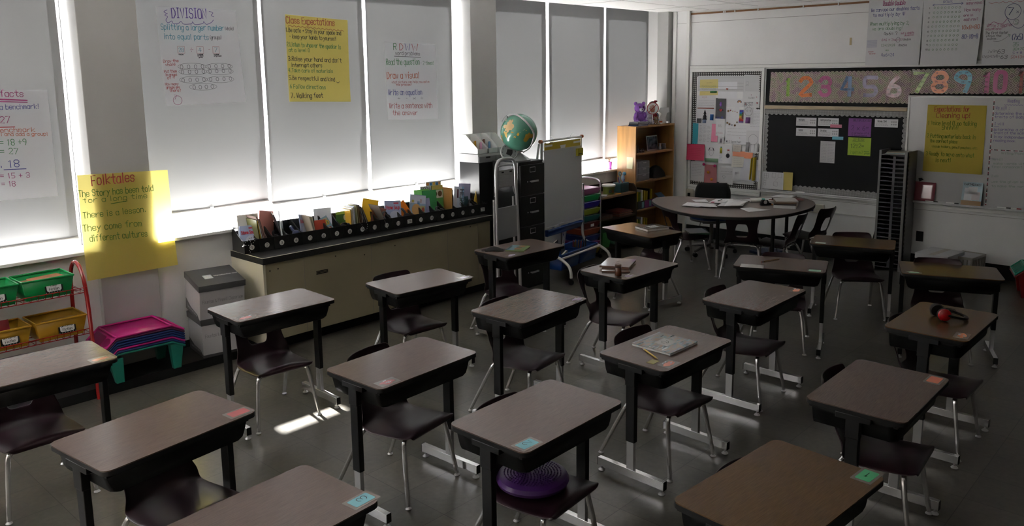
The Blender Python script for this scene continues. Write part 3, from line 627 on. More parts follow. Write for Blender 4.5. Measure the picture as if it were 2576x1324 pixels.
put_book(17, .62, .10, .085, .212, .010, (.60, .66, .78), 'pale blue book with sideways letters HERS in bin 19', rz=-10, lean=7, tilt=-6, art=[(.78, .98, 0, 1, (.30, .50, .72)), (.02, .3, .3, .95, (.66, .66, .72)), (.3, .45, .6, .9, (.12, .03, .06))])
o = MB(); write(o, 'HERS', 0, 0, .042, bookmat((.12, .13, .18)), .15, w=.009)
hl = o.build('cover_lettering', bpy.data.objects[[q.name for q in C.objects if q.get('label', '').startswith('pale blue book with sideways')][0]])
hl.matrix_local = Matrix.Translation((.012, -.0015, .245)) @ Matrix.Rotation(PI / 2, 4, 'X') @ Matrix.Rotation(-PI / 2, 4, 'Z')
put_book(18, .35, .13, .10, .225, .005, (.34, .33, .46), 'grey-violet book with a bent corner in bin 20', rz=-12, lean=6, tilt=-4)
put_book(19, .62, .11, .09, .185, .006, (.72, .48, .05), 'yellow book leaning at the right in bin 21', rz=-14, lean=18, tilt=-8, art=[(0, 1, .8, 1, (.3, .5, .6)), (.15, .8, .1, .7, (.5, .3, .03))])
# headphones in bins (band arcs and ear cups)
M_hp = mat('black_headphone', (0.014, 0.014, 0.018), rough=0.3)
M_hpn = mat('navy_headphone', (0.035, 0.045, 0.12), rough=0.28)
def headphones(M, label, m=None, r=.062, group='headphones in the bins', cord=True):
    m = m or M_hp
    t = thing('headphones', label, 'headphones', (0, 0, 0), 0, group); t.matrix_world = M
    MB().tube([(r * math.cos(a), 0, r * math.sin(a)) for a in [PI * k / 14 for k in range(15)]], .007, m, 8, flat=1.6).build('headband', t)
    for s_ in (-1, 1):
        MB(Matrix.Translation((s_ * r, 0, -.012)) @ Matrix.Rotation(PI / 2 * s_, 4, 'Y')).lathe([(0, -.012), (.028, -.012), (.033, -.004), (.031, .006), (.022, .012), (0, .013)], m, 18).build('ear_cup', t)
    return t
def hp_at(i, fx, y, z, rz, rx, label, **kw):
    return headphones(BM @ Matrix.Translation(((i + fx) * BW, y, z)) @ Matrix.Rotation(math.radians(rz), 4, 'Z') @ Matrix.Rotation(math.radians(rx), 4, 'X'), label, **kw)
hp_at(2, .55, .08, .085, 40, -35, 'navy and black headphones lying in bin 3', r=.052)
hp_at(3, .80, .08, .10, 60, -40, 'glossy navy headphones arched over bin 4', m=M_hpn, r=.058)
hp_at(7, .40, .045, .085, 10, -50, 'small black headphones at the front of bin 8', r=.036)
hp_at(10, .85, .09, .10, 30, -10, 'black headphones with a round cup above bin 11', r=.05)
hp_at(12, .50, .09, .10, 75, -20, 'black headphones arched over bin 24', r=.06)
hp_at(15, .55, .06, .085, 30, -30, 'black headphones resting at the front of bin 17', r=.045)
hp_at(18, .85, .07, .10, 20, -15, 'black headphones with white cup ring between bins 20 and 21', r=.048)
# plastic pouch in bin 20
pm = MB(); pm.grid(lambda u, v: ((u - .5) * .12, .012 * math.sin(PI * u) * math.sin(PI * v) * -1 + .10 + .004 * math.sin(17 * u + 9 * v), .03 + .15 * v), 8, 8, clear('green_plastic_film', (.55, .78, .70), .18, .12))
o = pm.build('plastic_pouch', solid=.0008); o.matrix_world = BM @ Matrix.Translation((18.25 * BW, 0, 0)); tag(o, 'clear greenish plastic pouch sticking out of bin 20', 'pouch')
# black and white beaded cords
def beaded(pts, r=.0032, gap=.0075):
    m = MB(); a = curve(pts, 10); d = 0; k = 0; last = a[0]
    MW, MK = mat('white_bead', (.7, .7, .7), rough=.4), M_blk
    for p in a:
        if (p - last).length >= gap or k == 0:
            m.ball(p, r, MW if k % 2 else MK, 6); last = p; k += 1
    return m
b = beaded([(.01, -.006, .115), (-.045, -.02, .095), (-.05, -.012, .075), (.0, -.015, .07), (.04, -.01, .10), (.02, -.012, .125), (-.01, -.015, .12), (.0, -.02, .09), (.005, -.012, .06), (-.012, -.012, .03), (.0, -.01, .006)])
b.tube([(-.05, -.012, .072), (-.066, -.014, .064)], .004, mat('white_cord_end', (.7, .7, .7)), 8)
o = b.build('beaded_cord'); o.matrix_world = BM @ Matrix.Translation((.045, 0, 0)); tag(o, 'black and white braided headphone cord tangled over bin 1', 'cord')
o = beaded([(-.04, -.006, .11), (-.025, -.008, .09), (-.012, -.006, .05), (.012, -.006, .035), (.03, -.006, .05), (.035, -.006, .08), (.02, -.006, .105)]).build('beaded_cord')
o.matrix_world = BM @ Matrix.Translation((8.6 * BW, 0, 0)); tag(o, 'thin black and white cord looping down over the number 9 label', 'cord')
# ------------------------------------------------------------------ grey cartons by the cabinet
M_cart = mat('white_carton', (0.46, 0.45, 0.47), rough=0.6)
M_clid = mat('slate_carton_lid', (0.060, 0.060, 0.064), rough=0.32)
M_grey_print = mat('grey_print', (0.26, 0.25, 0.26), rough=0.7)
M_wprint = mat('white_print', (0.60, 0.60, 0.62), rough=0.6)
def carton(M, label, top):
    t = thing('carton', label, 'box', (0, 0, 0), 0, 'slate-lidded cartons'); t.matrix_world = M
    m = MB().box(-.165, .165, -.165, .165, .02, .25, M_cart).box(-.166, .166, -.1662, .166, 0, .02, M_clid)
    m.prism([(-.1655, 0), (-.1655, .085), (-.05, .05), (.10, .045), (.150, .012), (.1655, .0)], .1650, .1662, M_clid, Matrix(((0, 0, -1, 0), (-1, 0, 0, 0), (0, 1, 0, 0), (0, 0, 0, 1))))
    P = Matrix.Rotation(PI / 2, 4, 'X')
    write(m, 'Fountas & Pinnell Classroom', -.145, .15, .026, M_grey_print, .150, w=.0028, z=.1655, M=P)
    write(m, 'Fountas & Pinnell Classroom', -.12, .028, .018, M_wprint, .10, w=.002, z=.1668, M=Matrix(((0, 0, -1, 0), (-1, 0, 0, 0), (0, 1, 0, 0), (0, 0, 0, 1))))
    m.build('body', t)
    l = MB().box(-.172, .172, -.172, .172, .245, .292, M_clid)
    if top:
        l.box(-.085, -.022, -.045, .03, .292, .2925, mat('pale_blue_print', (.42, .46, .52)))
        write(l, 'IRA', -.078, -.030, .042, M_wprint, -.03, w=.006, z=.2928)
        write(l, 'Interactive Read-Aloud', -.01, -.014, .020, M_wprint, .165, w=.0028, z=.2928)
    l.build('lid', t, bev=.003)
CM = Matrix.Translation((2.835, 5.728, .069)) @ Matrix.Rotation(math.radians(-9), 4, 'Z')
carton(CM, 'slate-lidded white carton at the bottom, beside the tan cabinet', False)
carton(CM @ Matrix.Translation((-.008, .0, .294)) @ Matrix.Rotation(math.radians(9), 4, 'X'), 'slate-lidded carton with an IRA logo, on top of the other carton', True)
# ------------------------------------------------------------------ stacked lap trays
def tray(z, col, label, feet, top=False, X=2.215, Y=5.70, rz=-2, rim=True, group='stacked lap trays'):
    m_ = mat('tray_%.2f_%.2f_%.2f' % col, col, rough=0.3, coat=0.2)
    t = thing('lap_tray', label, 'tray', (X, Y, z), math.radians(rz), group)
    L, D_ = .27, .17
    prof = [(-L, -.075), (-.185, 0), (.185, 0), (L, -.045)]
    b = MB()
    for (xa, za), (xb, zb) in zip(prof, prof[1:]):
        b.add([(xa, -D_, za), (xb, -D_, zb), (xb, D_, zb), (xa, D_, za)], [(0, 1, 2, 3)], m_)
    b.build('tray_top', t, solid=.004)
    r_ = MB(); dz = .012
    for s_ in (-1, 1): r_.tube([(x, s_ * D_, z_ + dz * .6) for x, z_ in prof], .0075, m_, 8)
    r_.tube([(prof[0][0], -D_, prof[0][1] + dz * .6), (prof[0][0], D_, prof[0][1] + dz * .6)], .0075, m_, 8).tube([(prof[3][0], -D_, prof[3][1] + dz * .6), (prof[3][0], D_, prof[3][1] + dz * .6)], .0075, m_, 8)
    r_.tube([(-.185, -D_, dz * .6), (-.185, D_, dz * .6)], .007, m_, 8).tube([(.185, -D_, dz * .6), (.185, D_, dz * .6)], .007, m_, 8)
    r_.build('rim', t)
    if top:
        w = MB(); dk = mat('tray_recess_%.2f' % col[0], tuple(c * .45 for c in col), rough=.4)
        sl = Matrix(((.75, 0, -.66, -.2275), (0, 1, 0, 0), (.66, 0, .75, -.0375), (0, 0, 0, 1)))
        w.prism(rrect(.075, .19, .012, 3, 0, .055), .003, .0045, dk, sl).prism([(.034 * math.cos(2 * PI * k / 16), -.095 + .055 * math.sin(2 * PI * k / 16)) for k in range(16)], .003, .0045, dk, sl)
        w.build('recess', t)
    if feet:
        for s_ in (-1, 1):
            for sy in (-1, 1):
                xz = -.20 if s_ < 0 else .215; zt = -.02 if s_ < 0 else -.012
                MB().frus((xz + (-.03 if s_ > 0 else -.005), xz + (.025 if s_ > 0 else .05), sy * .14 - .02, sy * .14 + .02), (xz - .045, xz + .05, sy * .14 - .03, sy * .14 + .03), -feet, zt, m_).build('leg', t, bev=.006)
PNK, BLT, TEAL = (.50, .012, .20), (.012, .035, .16), (.012, .20, .15)
seq = [(TEAL, 'teal lap tray with legs at the very bottom of the stack'), (BLT, 'blue lap tray just above the teal one'), (PNK, 'dull pink lap tray in the middle of the stack, between blue ones'), (BLT, 'blue lap tray just above the buried pink one'), (BLT, 'blue lap tray in the upper part of the stack, third from the top'), (BLT, 'blue lap tray just below the dark plum one'), ((.10, .012, .06), 'dark plum lap tray just below the bright pink one'), (PNK, 'bright pink lap tray with cup recesses on top of the stack')]
for k, (c, lab) in enumerate(seq): tray(.268 + k * .0172, c, lab, .198 if k == 0 else 0, top=(k == 7))
# ------------------------------------------------------------------ red book cart with green and yellow tubs
M_red = mat('red_enamel', (0.30, 0.012, 0.012), rough=0.25, coat=0.4)
t = thing('book_cart', 'red wire-shelf book cart with arched tube end at the left edge', 'cart', (1.884, 5.73, 0))
arch = [(0, -.175, .0), (0, -.165, .30), (0, -.150, .60), (0, -.115, .80), (0, -.05, .895), (0, .03, .912), (0, .10, .86), (0, .135, .75), (0, .145, .50), (0, .150, .0)]
MB().tube(curve(arch, 5), .013, M_red, 10).build('end_frame', t)
MB(Matrix.Translation((-.95, 0, 0))).tube(curve(arch, 5), .013, M_red, 10).build('end_frame', t)
for z in (.735, .455):
    w = MB()
    for y in (-.155, -.145, -.05, .05, .135): w.tube([(-.95, y, z + (.035 if y == -.155 else 0)), (0, y, z + (.035 if y == -.155 else 0))], .003, M_red, 6)
    for k in range(24): w.tube([(-.95 + k * .0413, -.155, z + .035), (-.95 + k * .0413, -.145, z), (-.95 + k * .0413, .135, z)], .002, M_red, 5)
    w.build('wire_shelf', t)
M_wtag = mat('label_white', (.62, .62, .62), rough=.5)
def tub(x, z, col, l1, l2, label, content=None, w=.30, y0=-.150):
    m_ = mat('tub_%.2f_%.2f_%.2f' % col, col, rough=.35)
    t = thing('book_tub', label, 'tub', (x, 5.73, z), 0, 'tubs on the red cart')
    m = MB(); h = .125; d = .245
    B_, T = (-w / 2 + .022, w / 2 - .022, y0 + .025, y0 + d - .02), (-w / 2, w / 2, y0, y0 + d)
    vs_ = [(B_[0], B_[2], 0), (B_[1], B_[2], 0), (B_[1], B_[3], 0), (B_[0], B_[3], 0), (T[0], T[2], h), (T[1], T[2], h), (T[1], T[3], h), (T[0], T[3], h)]
    m.add(vs_, [(0, 3, 2, 1), (0, 1, 5, 4), (1, 2, 6, 5), (2, 3, 7, 6), (3, 0, 4, 7)], m_)
    m.build('body', t, solid=.004)
    r_ = MB(); c = [(T[0], T[2], h), (T[1], T[2], h), (T[1], T[3], h), (T[0], T[3], h)]
    r_.tube([Vector(p) for p in c], .007, m_, 6, closed=True); r_.build('rim', t)
    s = MB(Matrix.Translation((.03, y0 + .0105, .068)) @ Matrix.Rotation(PI / 2 - .2, 4, 'X'))
    s.box(-.052, .052, -.038, .038, .002, .0035, M_blk).prism(rrect(.086, .058, .012, 3), .0035, .0042, M_wtag)
    for k in range(13): s.prism([(-.048 + .008 * k + .002 * math.cos(2 * PI * q / 8), (.034 if k % 2 else -.034) + .002 * math.sin(2 * PI * q / 8)) for q in range(8)], .0035, .0043, M_wtag)
    write(s, l1, -.036 if len(l1) > 5 else -.018, .004, .016, M_ink, .036 if len(l1) > 5 else .018, w=.0024, z=.0046); write(s, l2, -.028, -.022, .016, M_ink, .028, w=.0024, z=.0046)
    s.build('name_label', t)
    return t
GRT, YLT = (.004, .22, .055), (.42, .22, .012)
tub(1.662, .742, GRT, 'Easy', 'Fiction', 'green Easy Fiction tub on the top shelf of the red cart')
tub(1.340, .742, GRT, 'Easy', 'Fiction', 'green tub cut off by the left frame edge')
tub(1.715, .462, YLT, 'On Level', 'Fiction', 'yellow On Level Fiction tub on the lower shelf, right one')
tub(1.385, .462, YLT, 'On Level', 'Fiction', 'yellow tub holding a dark red book, lower shelf')
for k, (x, z, c, lab) in enumerate([(1.65, .832, (.45, .30, .15), 'brown-covered book lying flat in the green Easy Fiction tub'), (1.70, .842, (.42, .16, .08), 'orange-brown book on top in the green Easy Fiction tub')]):
    o = MB().box(-.10, .09, -.07, .07, 0, .008, bookmat(c)).box(-.098, .09, -.069, .069, .0015, .0065, M_pages).build('paperback', loc=(x, 5.715, z), rotz=.05 + k * .08); tag(o, lab, 'book', 'books in the cart tubs')
o = book_mb(.13, .17, .010, (.20, .008, .012)).build('paperback', loc=(1.37, 5.62, .475), rotz=-.06); o.rotation_euler.x = -.30; tag(o, 'dark red book standing in the yellow tub', 'book', 'books in the cart tubs')
o = MB().box(-.11, .10, 0, .008, 0, .115, bookmat((.30, .17, .04))).build('paperback', loc=(1.73, 5.62, .474)); o.rotation_euler.x = -.25; tag(o, 'brown book edge inside the On Level Fiction tub', 'book', 'books in the cart tubs')
# thin white blind cord by the cart
o = MB().tube(curve([(1.58, 6.07, 1.0), (1.585, 5.95, .955), (1.592, 5.918, .93), (1.606, 5.935, .86), (1.612, 5.94, .80)], 6), .0022, M_white, 6).build('blind_cord'); tag(o, 'thin white cord hanging over the sill above the green tubs', 'cord')
o = MB().tube(curve([(3.11, 6.07, 1.04), (3.115, 6.0, .95), (3.12, 5.93, .945)], 6), .0022, M_white, 6).build('blind_cord'); tag(o, 'short white cord on the sill behind bin 1', 'cord')
o = MB(on_win(6.215)).prism([(-.03, 0), (.03, .003), (.03, .02), (-.03, .018)], 0, .0006, mat('mint_sticker', (.25, .75, .55))).build('window_sticker', loc=(0, 0, 0)); o.matrix_world = Matrix.Translation((3.22, 0, 1.05)); tag(o, 'small mint green sticker on the window pane above bin 1', 'sticker')
# ------------------------------------------------------------------ filing cabinets, step ladder, globe
M_fc = mat('black_cabinet_enamel', (0.014, 0.014, 0.015), rough=0.28)
M_lgrey = mat('light_grey_plastic', (0.42, 0.42, 0.43), rough=0.4)
t = thing('filing_cabinet', 'tall black four-drawer filing cabinet carrying the globe', 'filing cabinet', (5.757, 5.25, 0))
MB().box(0, .376, .012, .36, 0, 1.278, M_fc).build('body', t, bev=.003)
for k in range(4):
    z0 = .03 + .306 * k
    d = MB().box(.010, .366, -.006, .013, z0, z0 + .298, M_fc).build('drawer', t, bev=.003)
    m = MB().tube([(.150, -.008, z0 + .225), (.225, -.008, z0 + .225), (.225, -.008, z0 + .272), (.150, -.008, z0 + .272)], .0035, M_satin, 6, closed=True); m.box(.152, .223, -.0078, -.006, z0 + .227, z0 + .270, M_fc)
    m.build('label_holder', d)
    MB().box(.145, .255, -.030, -.022, z0 + .125, z0 + .143, M_satin).box(.145, .155, -.022, -.006, z0 + .128, z0 + .14, M_satin).box(.245, .255, -.022, -.006, z0 + .128, z0 + .14, M_satin).build('handle', d, bev=.002)
    MB(Matrix.Translation((.115, -.006, z0 + .133)) @ Matrix.Rotation(PI / 2, 4, 'X')).lathe([(0, 0), (.007, 0), (.006, .004), (0, .004)], M_satin, 10).build('button', d)
MB(Matrix.Translation((.35, -.001, 1.262)) @ Matrix.Rotation(PI / 2, 4, 'X')).lathe([(0, 0), (.011, 0), (.008, .012), (0, .012)], M_satin, 12).build('lock', t)
t = thing('storage_cabinet', 'black cabinet behind the step ladder, under the white magazine files', 'cabinet', (5.60, 5.64, 0))
MB().box(0, .48, 0, .28, 0, 1.26, M_fc).build('body', t, bev=.003)
t = thing('desk_organizer', 'light grey drawer organizer under the white magazine files', 'organizer', (5.595, 5.64, 1.262))
MB().box(0, .49, .006, .28, 0, .085, M_lgrey).build('body', t, bev=.003)
for k in range(2): MB().box(.004 + .245 * k, .24 + .245 * k, -.004, .008, .004, .060, mat('grey_drawer', (.22, .22, .23))).box(.10 + .245 * k, .16 + .245 * k, -.0045, -.002, .042, .058, M_blk).build('drawer', t)
M_card = mat('white_cardboard', (.72, .73, .72), rough=.6)
for i in range(3):
    t = thing('magazine_file', '%s white cardboard magazine file beside the globe' % ['leftmost', 'middle', 'rightmost'][i], 'magazine file', (5.597 + .145 * i, 5.65, 1.348), 0, 'white magazine files')
    m = MB(); w = .135; side = [(0, 0), (.24, 0), (.24, .185), (.17, .185), (0, .05)]
    for x in (0, w - .004): m.add([(x, y, z) for y, z in side] + [(x + .004, y, z) for y, z in side], [(4, 3, 2, 1, 0), (5, 6, 7, 8, 9)] + [(k, (k + 1) % 5, 5 + (k + 1) % 5, 5 + k) for k in range(5)], M_card)
    m.box(0, w, 0, .004, 0, .05, M_card).box(0, w, .236, .24, 0, .185, M_card).box(0, w, 0, .24, 0, .003, M_card); m.build('case', t)
for i, (x, y, w, h, c, lab, l) in enumerate([(5.66, 5.74, .11, .115, (.45, .24, .02), 'yellow-brown patterned booklet in the leftmost magazine file', 12), (5.70, 5.70, .10, .10, (.50, .27, .40), 'pink booklet leaning in the leftmost magazine file', 14), (5.80, 5.76, .11, .125, (.16, .055, .03), 'dark red-brown book in the middle magazine file', 8), (5.86, 5.74, .08, .10, (.10, .22, .40), 'blue and white striped booklet beside the globe', 10)]):
    o = book_mb(w, h, .018, c).build('booklet', loc=(x, y, 1.353), rotz=.9); o.rotation_euler.y = math.radians(l); tag(o, lab, 'book', 'booklets in the magazine files')
# step ladder
M_alu = mat('brushed_aluminium', (.50, .50, .51), rough=.36, metal=.55)
t = thing('step_ladder', 'folded aluminium step ladder leaning beside the filing cabinet', 'ladder', (5.58, 5.235, 0))
LM = Matrix.Rotation(math.radians(4), 4, 'Z')
o_ = curve([(-.165, 0, .0), (-.160, .01, .6), (-.150, .02, 1.05), (-.145, .024, 1.24), (-.12, .026, 1.30), (-.07, .027, 1.328), (.07, .027, 1.328), (.12, .026, 1.30), (.145, .024, 1.24), (.150, .02, 1.05), (.165, .01, .6), (.175, 0, 0)], 5)
MB(LM).tube(o_, .016, M_alu, 10).build('front_frame', t)
i_ = curve([(-.150, .035, .98), (-.118, .03, 1.06), (-.115, .03, 1.22), (-.09, .03, 1.265), (.09, .03, 1.265), (.115, .03, 1.22), (.118, .03, 1.06), (.150, .035, .98)], 5)
MB(LM).tube(i_, .009, M_alu, 8).build('handrail', t)
s_ = MB(LM).box(-.113, .113, .02, .034, 1.06, 1.225, M_alu)
for k in range(9): s_.box(-.11, .11, .0165, .02, 1.068 + .014 * k, 1.074 + .014 * k, M_alu)
for x in (-.07, .05): s_.box(x, x + .035, .018, .0195, 1.20, 1.212, M_blk)
s_.build('top_step', t, bev=.003)
MB(LM).box(-.150, .150, .012, .026, .56, .87, M_alu).build('lower_step', t, bev=.003)
MB(LM).tube([(-.15, .05, 0), (-.14, .06, .95)], .012, M_alu, 8).tube([(.16, .05, 0), (.15, .06, .95)], .012, M_alu, 8).build('rear_frame', t)
f_ = MB(LM)
for x, y in ((-.165, 0), (.175, 0), (-.15, .05), (.16, .05)): f_.tube([(x, y, 0.0005), (x, y, .03)], .02, M_blk, 10)
f_.build('rubber_feet', t)
# globe
t = thing('globe', 'green world globe on a cone base, on top of the filing cabinet', 'globe', (5.935, 5.405, 1.279))
GC = Vector((.012, .015, .274)); GR = .186
wv = (Vector((5.947, 5.42, 1.553)) - Vector((0, 0, 2.106))).normalized(); gr = wv.cross(Vector((0, 0, 1))).normalized(); gu = gr.cross(wv)
def gdir(x, y, R=1.0):
    d = x * x + y * y; z = math.sqrt(max(R * R - d, 0.0)); return (gr * x + gu * y - wv * z)
M_sea = mat('globe_sea', (.085, .27, .19), rough=.22, coat=.6, noise=.08, nscale=9)
MB().ball(GC, GR, M_sea, 48).build('sphere', t)
Z0 = (976.5, 649.5, 376.0)
lands = [((.62, .44, .22), [(800, 400), (865, 395), (860, 440), (835, 465), (880, 500), (880, 545), (830, 605), (790, 600), (770, 640), (740, 655), (680, 640), (640, 560), (622, 530), (650, 490), (760, 445)]),
         ((.60, .40, .10), [(672, 640), (738, 632), (742, 700), (734, 755), (705, 722)]), ((.58, .36, .06), [(617, 700), (640, 706), (662, 842), (640, 800)]), ((.60, .36, .05), [(815, 630), (870, 640), (865, 660), (820, 655)]),
         ((.62, .36, .03), [(930, 690), (960, 645), (985, 690), (965, 715), (935, 710)]), ((.62, .36, .03), [(865, 715), (920, 735), (910, 755), (880, 745)]), ((.5, .42, .08), [(1100, 600), (1135, 606), (1122, 626)]),
         ((.46, .28, .035), [(1105, 690), (1180, 655), (1245, 680), (1255, 720), (1235, 755), (1180, 760), (1150, 800), (1110, 845), (1065, 820), (1060, 790), (1090, 740)]),
         ((.5, .45, .3), [(700, 395), (735, 385), (730, 415), (705, 420)])]
lm = MB()
for c, P in lands:
    cx = sum(p[0] for p in P) / len(P); cy = sum(p[1] for p in P) / len(P); n = len(P); vs_ = []
    for f_s in (0.0, .34, .67, 1.0):
        for p in P:
            d = gdir((cx + (p[0] - cx) * f_s - Z0[0]) / Z0[2], -(cy + (p[1] - cy) * f_s - Z0[1]) / Z0[2]); vs_.append(GC + d * GR * 1.004)
    lm.add(vs_, [(j * n + k, j * n + (k + 1) % n, (j + 1) * n + (k + 1) % n, (j + 1) * n + k) for j in range(3) for k in range(n)], bookmat(c, 'land'))
lm.build('land_masses', t)
eq = [GC + gdir((x - Z0[0]) / Z0[2], -(y - Z0[1]) / Z0[2]) * GR * 1.003 for x, y in [(690, 865), (780, 805), (880, 735), (980, 665), (1080, 595), (1180, 520), (1280, 430)]]
MB().tube(eq, .0014, mat('pale_line', (.45, .55, .42)), 5).build('equator_line', t)
rg = [gdir(*p, 1.17) for p in [(-.94, .62), (-.67, .955), (-.2, 1.01), (.33, .66), (.78, .05), (.80, -.40), (.60, -.85), (.22, -1.12)]]
MB().tube(curve([GC + d.normalized() * GR * 1.10 for d in rg], 6), .0055, M_satin, 8, flat=1.6).build('meridian_ring', t)
MB().tube([GC + gdir(-.60, .78, 1.0) * GR, GC + gdir(-.67, .955, 1.17).normalized() * GR * 1.12], .004, M_blk, 6).build('axis_pin', t)
MB().lathe([(0, 0), (.112, 0), (.113, .008), (.09, .022), (.03, .062), (.014, .072), (.012, .09), (0, .092)], M_satin, 32).build('base', t)
MB().tube(curve([(0, 0, .085), (.01, -.01, .088), (.03, -.02, .095)], 4), .010, M_satin, 8).build('ring_bracket', t)
# round dial clock and box of bricks
t = thing('clock', 'round grey dial clock leaning behind the globe base', 'clock', (5.82, 5.44, 1.279))
CMx = Matrix.Translation((0, 0, .088)) @ Matrix.Rotation(math.radians(-35), 4, 'Z') @ Matrix.Rotation(math.radians(68), 4, 'X')
MB(CMx).lathe([(0, -.02), (.085, -.02), (.088, 0), (.082, .006), (.078, 0), (0, 0)], M_lgrey, 28).build('case', t)
c = MB(CMx).prism([(.077 * math.cos(2 * PI * k / 28), .077 * math.sin(2 * PI * k / 28)) for k in range(28)], 0, .001, mat('grey_dial', (.20, .22, .22)))
for k in range(12): a = 2 * PI * k / 12; c.prism([(.064 * math.cos(a + q) * r_, .064 * math.sin(a + q) * r_) for q, r_ in ((-.04, .95), (.04, .95), (.04, 1.1), (-.04, 1.1))], .001, .0016, M_blk)
c.prism([(.03 * math.cos(2 * PI * k / 9) * (1 + .35 * (k % 2)) + .006, .03 * math.sin(2 * PI * k / 9) * (1 + .3 * (k % 2)) - .004) for k in range(9)], .001, .0015, M_blk)
c.build('dial', t)
t = thing('toy_bin', 'clear box of coloured bricks behind the globe on the right', 'box', (6.155, 5.76, 1.279))
struct_m = clear('clear_plastic', (.93, .93, .95), .10, .08)
MB().box(-.09, .12, -.07, .07, 0, .13, struct_m).build('case', t, solid=.002)
r = random.Random(4)
for k in range(26):
    x, y, z = r.uniform(-.075, .10), r.uniform(-.055, .05), .012 + .026 * (k // 7)
    cc = [(.6, .06, .04), (.05, .12, .45), (.75, .45, .03), (.8, .25, .03), (.08, .32, .1), (.7, .7, .7)][k % 6]
    MB().box(-.014, .014, -.011, .011, -.011, .011, bookmat(cc, 'brick')).build('brick', t, loc=(x, y, z), rotz=r.uniform(0, 3))
t = thing('low_stand', 'black stand behind the filing cabinet under the brick box', 'stand', (6.14, 5.66, 0)); MB().box(0, .17, 0, .26, 0, 1.278, M_fc).build('body', t)
# ------------------------------------------------------------------ teaching easel with blue tubs
M_eas = mat('white_tube', (.55, .55, .53), rough=.4)
M_board = mat('dry_erase_board', (.60, .61, .62), rough=.25)
M_blue = mat('blue_tub', (.006, .05, .22), rough=.35)
M_ylw = mat('yellow_pad_header', (.50, .36, .015), rough=.5)
t = thing('easel', 'white tube-frame teaching easel with a dry-erase board, beside the filing cabinet', 'easel', (6.62, 5.40, 0), math.radians(8))
for x in (-.395, .395):
    MB().tube(curve([(x, .02, 1.44), (x, .02, 1.0), (x, .0, .45), (x, -.02, .33), (x, -.07, .285), (x, -.16, .27)], 5), .014, M_eas, 8).build('post', t)
    MB().tube([(x, .05, 1.42), (x, .26, .10)], .013, M_eas, 8).build('rear_leg', t)
    MB().tube(curve([(x, -.10, .27), (x * 1.02, -.20, .255), (x * 1.05, -.30, .20), (x * 1.06, -.335, .14), (x * 1.06, -.34, .075)], 5), .016, M_eas, 8).build('foot_tube', t)
    MB(Matrix.Translation((x * 1.06, -.34, .032)) @ Matrix.Rotation(PI / 2, 4, 'Y')).lathe([(0, -.012), (.028, -.012), (.032, -.006), (.032, .006), (.028, .012), (0, .012)], M_blk, 14).tube([(0, 0, 0), (-.04, 0, 0)], .008, M_blk, 6).build('caster', t)
MB().tube([(-.42, .02, 1.445), (.42, .02, 1.445)], .012, M_eas, 8).tube([(-.43, .02, 1.445), (-.40, .02, 1.445)], .019, mat('orange_cap', (.40, .10, .03)), 10).tube([(.40, .02, 1.445), (.43, .02, 1.445)], .019, mat('orange_cap', (.40, .10, .03)), 10).build('top_bar', t)
MB().tube([(-.40, -.22, .255), (.40, -.22, .255)], .013, M_eas, 8).build('front_bar', t)
MB().box(-.372, .372, .0, .012, .545, 1.345, M_board).build('board', t, bev=.002)
MB().box(-.380, .380, -.004, .014, .528, .548, M_eas).build('board_rail', t); MB().box(-.380, .380, -.004, .014, 1.34, 1.352, M_eas).build('board_rail', t)
h = MB().box(-.365, .355, .004, .009, 1.352, 1.425, M_ylw)
h.box(-.36, -.22, .001, .0045, 1.385, 1.405, M_white).box(.21, .35, .001, .0045, 1.385, 1.405, M_white).prism([(-.05, 1.352), (.03, 1.352), (.045, 1.385), (-.065, 1.385)], .0, .0035, M_white, Matrix(((1, 0, 0, 0), (0, 0, 1, 0), (0, 1, 0, 0), (0, 0, 0, 1))))
o = h.build('chart_pad'); o.matrix_world = Matrix.Translation((6.62, 5.40, 0)) @ Matrix.Rotation(math.radians(8), 4, 'Z'); tag(o, 'yellow header of a chart pad hanging from the easel top', 'chart pad')
EM = Matrix.Translation((6.62, 5.40, 0)) @ Matrix.Rotation(math.radians(8), 4, 'Z')
for i, x in enumerate((-.22, .22)):
    o = MB().tube([(x + .045 * math.cos(a), .02, 1.445 + .045 * math.sin(a)) for a in [2 * PI * k / 20 for k in range(20)]], .002, M_satin, 5, closed=True).build('book_ring'); o.matrix_world = EM; tag(o, '%s wire ring on the easel top bar' % ['left', 'right'][i], 'ring', 'rings on the easel')
o = MB().box(.255, .365, -.028, -.001, 1.245, 1.325, mat('olive_eraser', (.36, .30, .015), rough=.7)).box(.27, .35, -.0295, -.028, 1.262, 1.27, M_blk).build('magnetic_clip', bev=.006); o.matrix_world = EM; tag(o, 'yellow magnetic clip on the upper right of the easel board', 'clip')
def etub(x0, x1, y0, y1, z0, z1, label):
    t = thing('storage_tub', label, 'tub', (0, 0, 0), 0, 'blue tubs on the easel'); t.matrix_world = EM
    m = MB(); B_ = (x0 + .02, x1 - .02, y0 + .02, y1 - .02)
    m.add([(B_[0], B_[2], z0), (B_[1], B_[2], z0), (B_[1], B_[3], z0), (B_[0], B_[3], z0), (x0, y0, z1), (x1, y0, z1), (x1, y1, z1), (x0, y1, z1)], [(0, 3, 2, 1), (0, 1, 5, 4), (1, 2, 6, 5), (2, 3, 7, 6), (3, 0, 4, 7)], M_blue)
    m.build('body', t, solid=.004); MB().tube([(x0, y0, z1), (x1, y0, z1), (x1, y1, z1), (x0, y1, z1)], .009, M_blue, 6, closed=True).build('rim', t)
etub(-.375, -.005, -.205, .06, .12, .285, 'blue tub at lower left of the easel, holding grey books')
etub(.005, .375, -.205, .06, .12, .285, 'blue tub at lower right of the easel, holding pens')
etub(-.36, .36, -.03, .17, .455, .515, 'long shallow blue tray under the easel board')
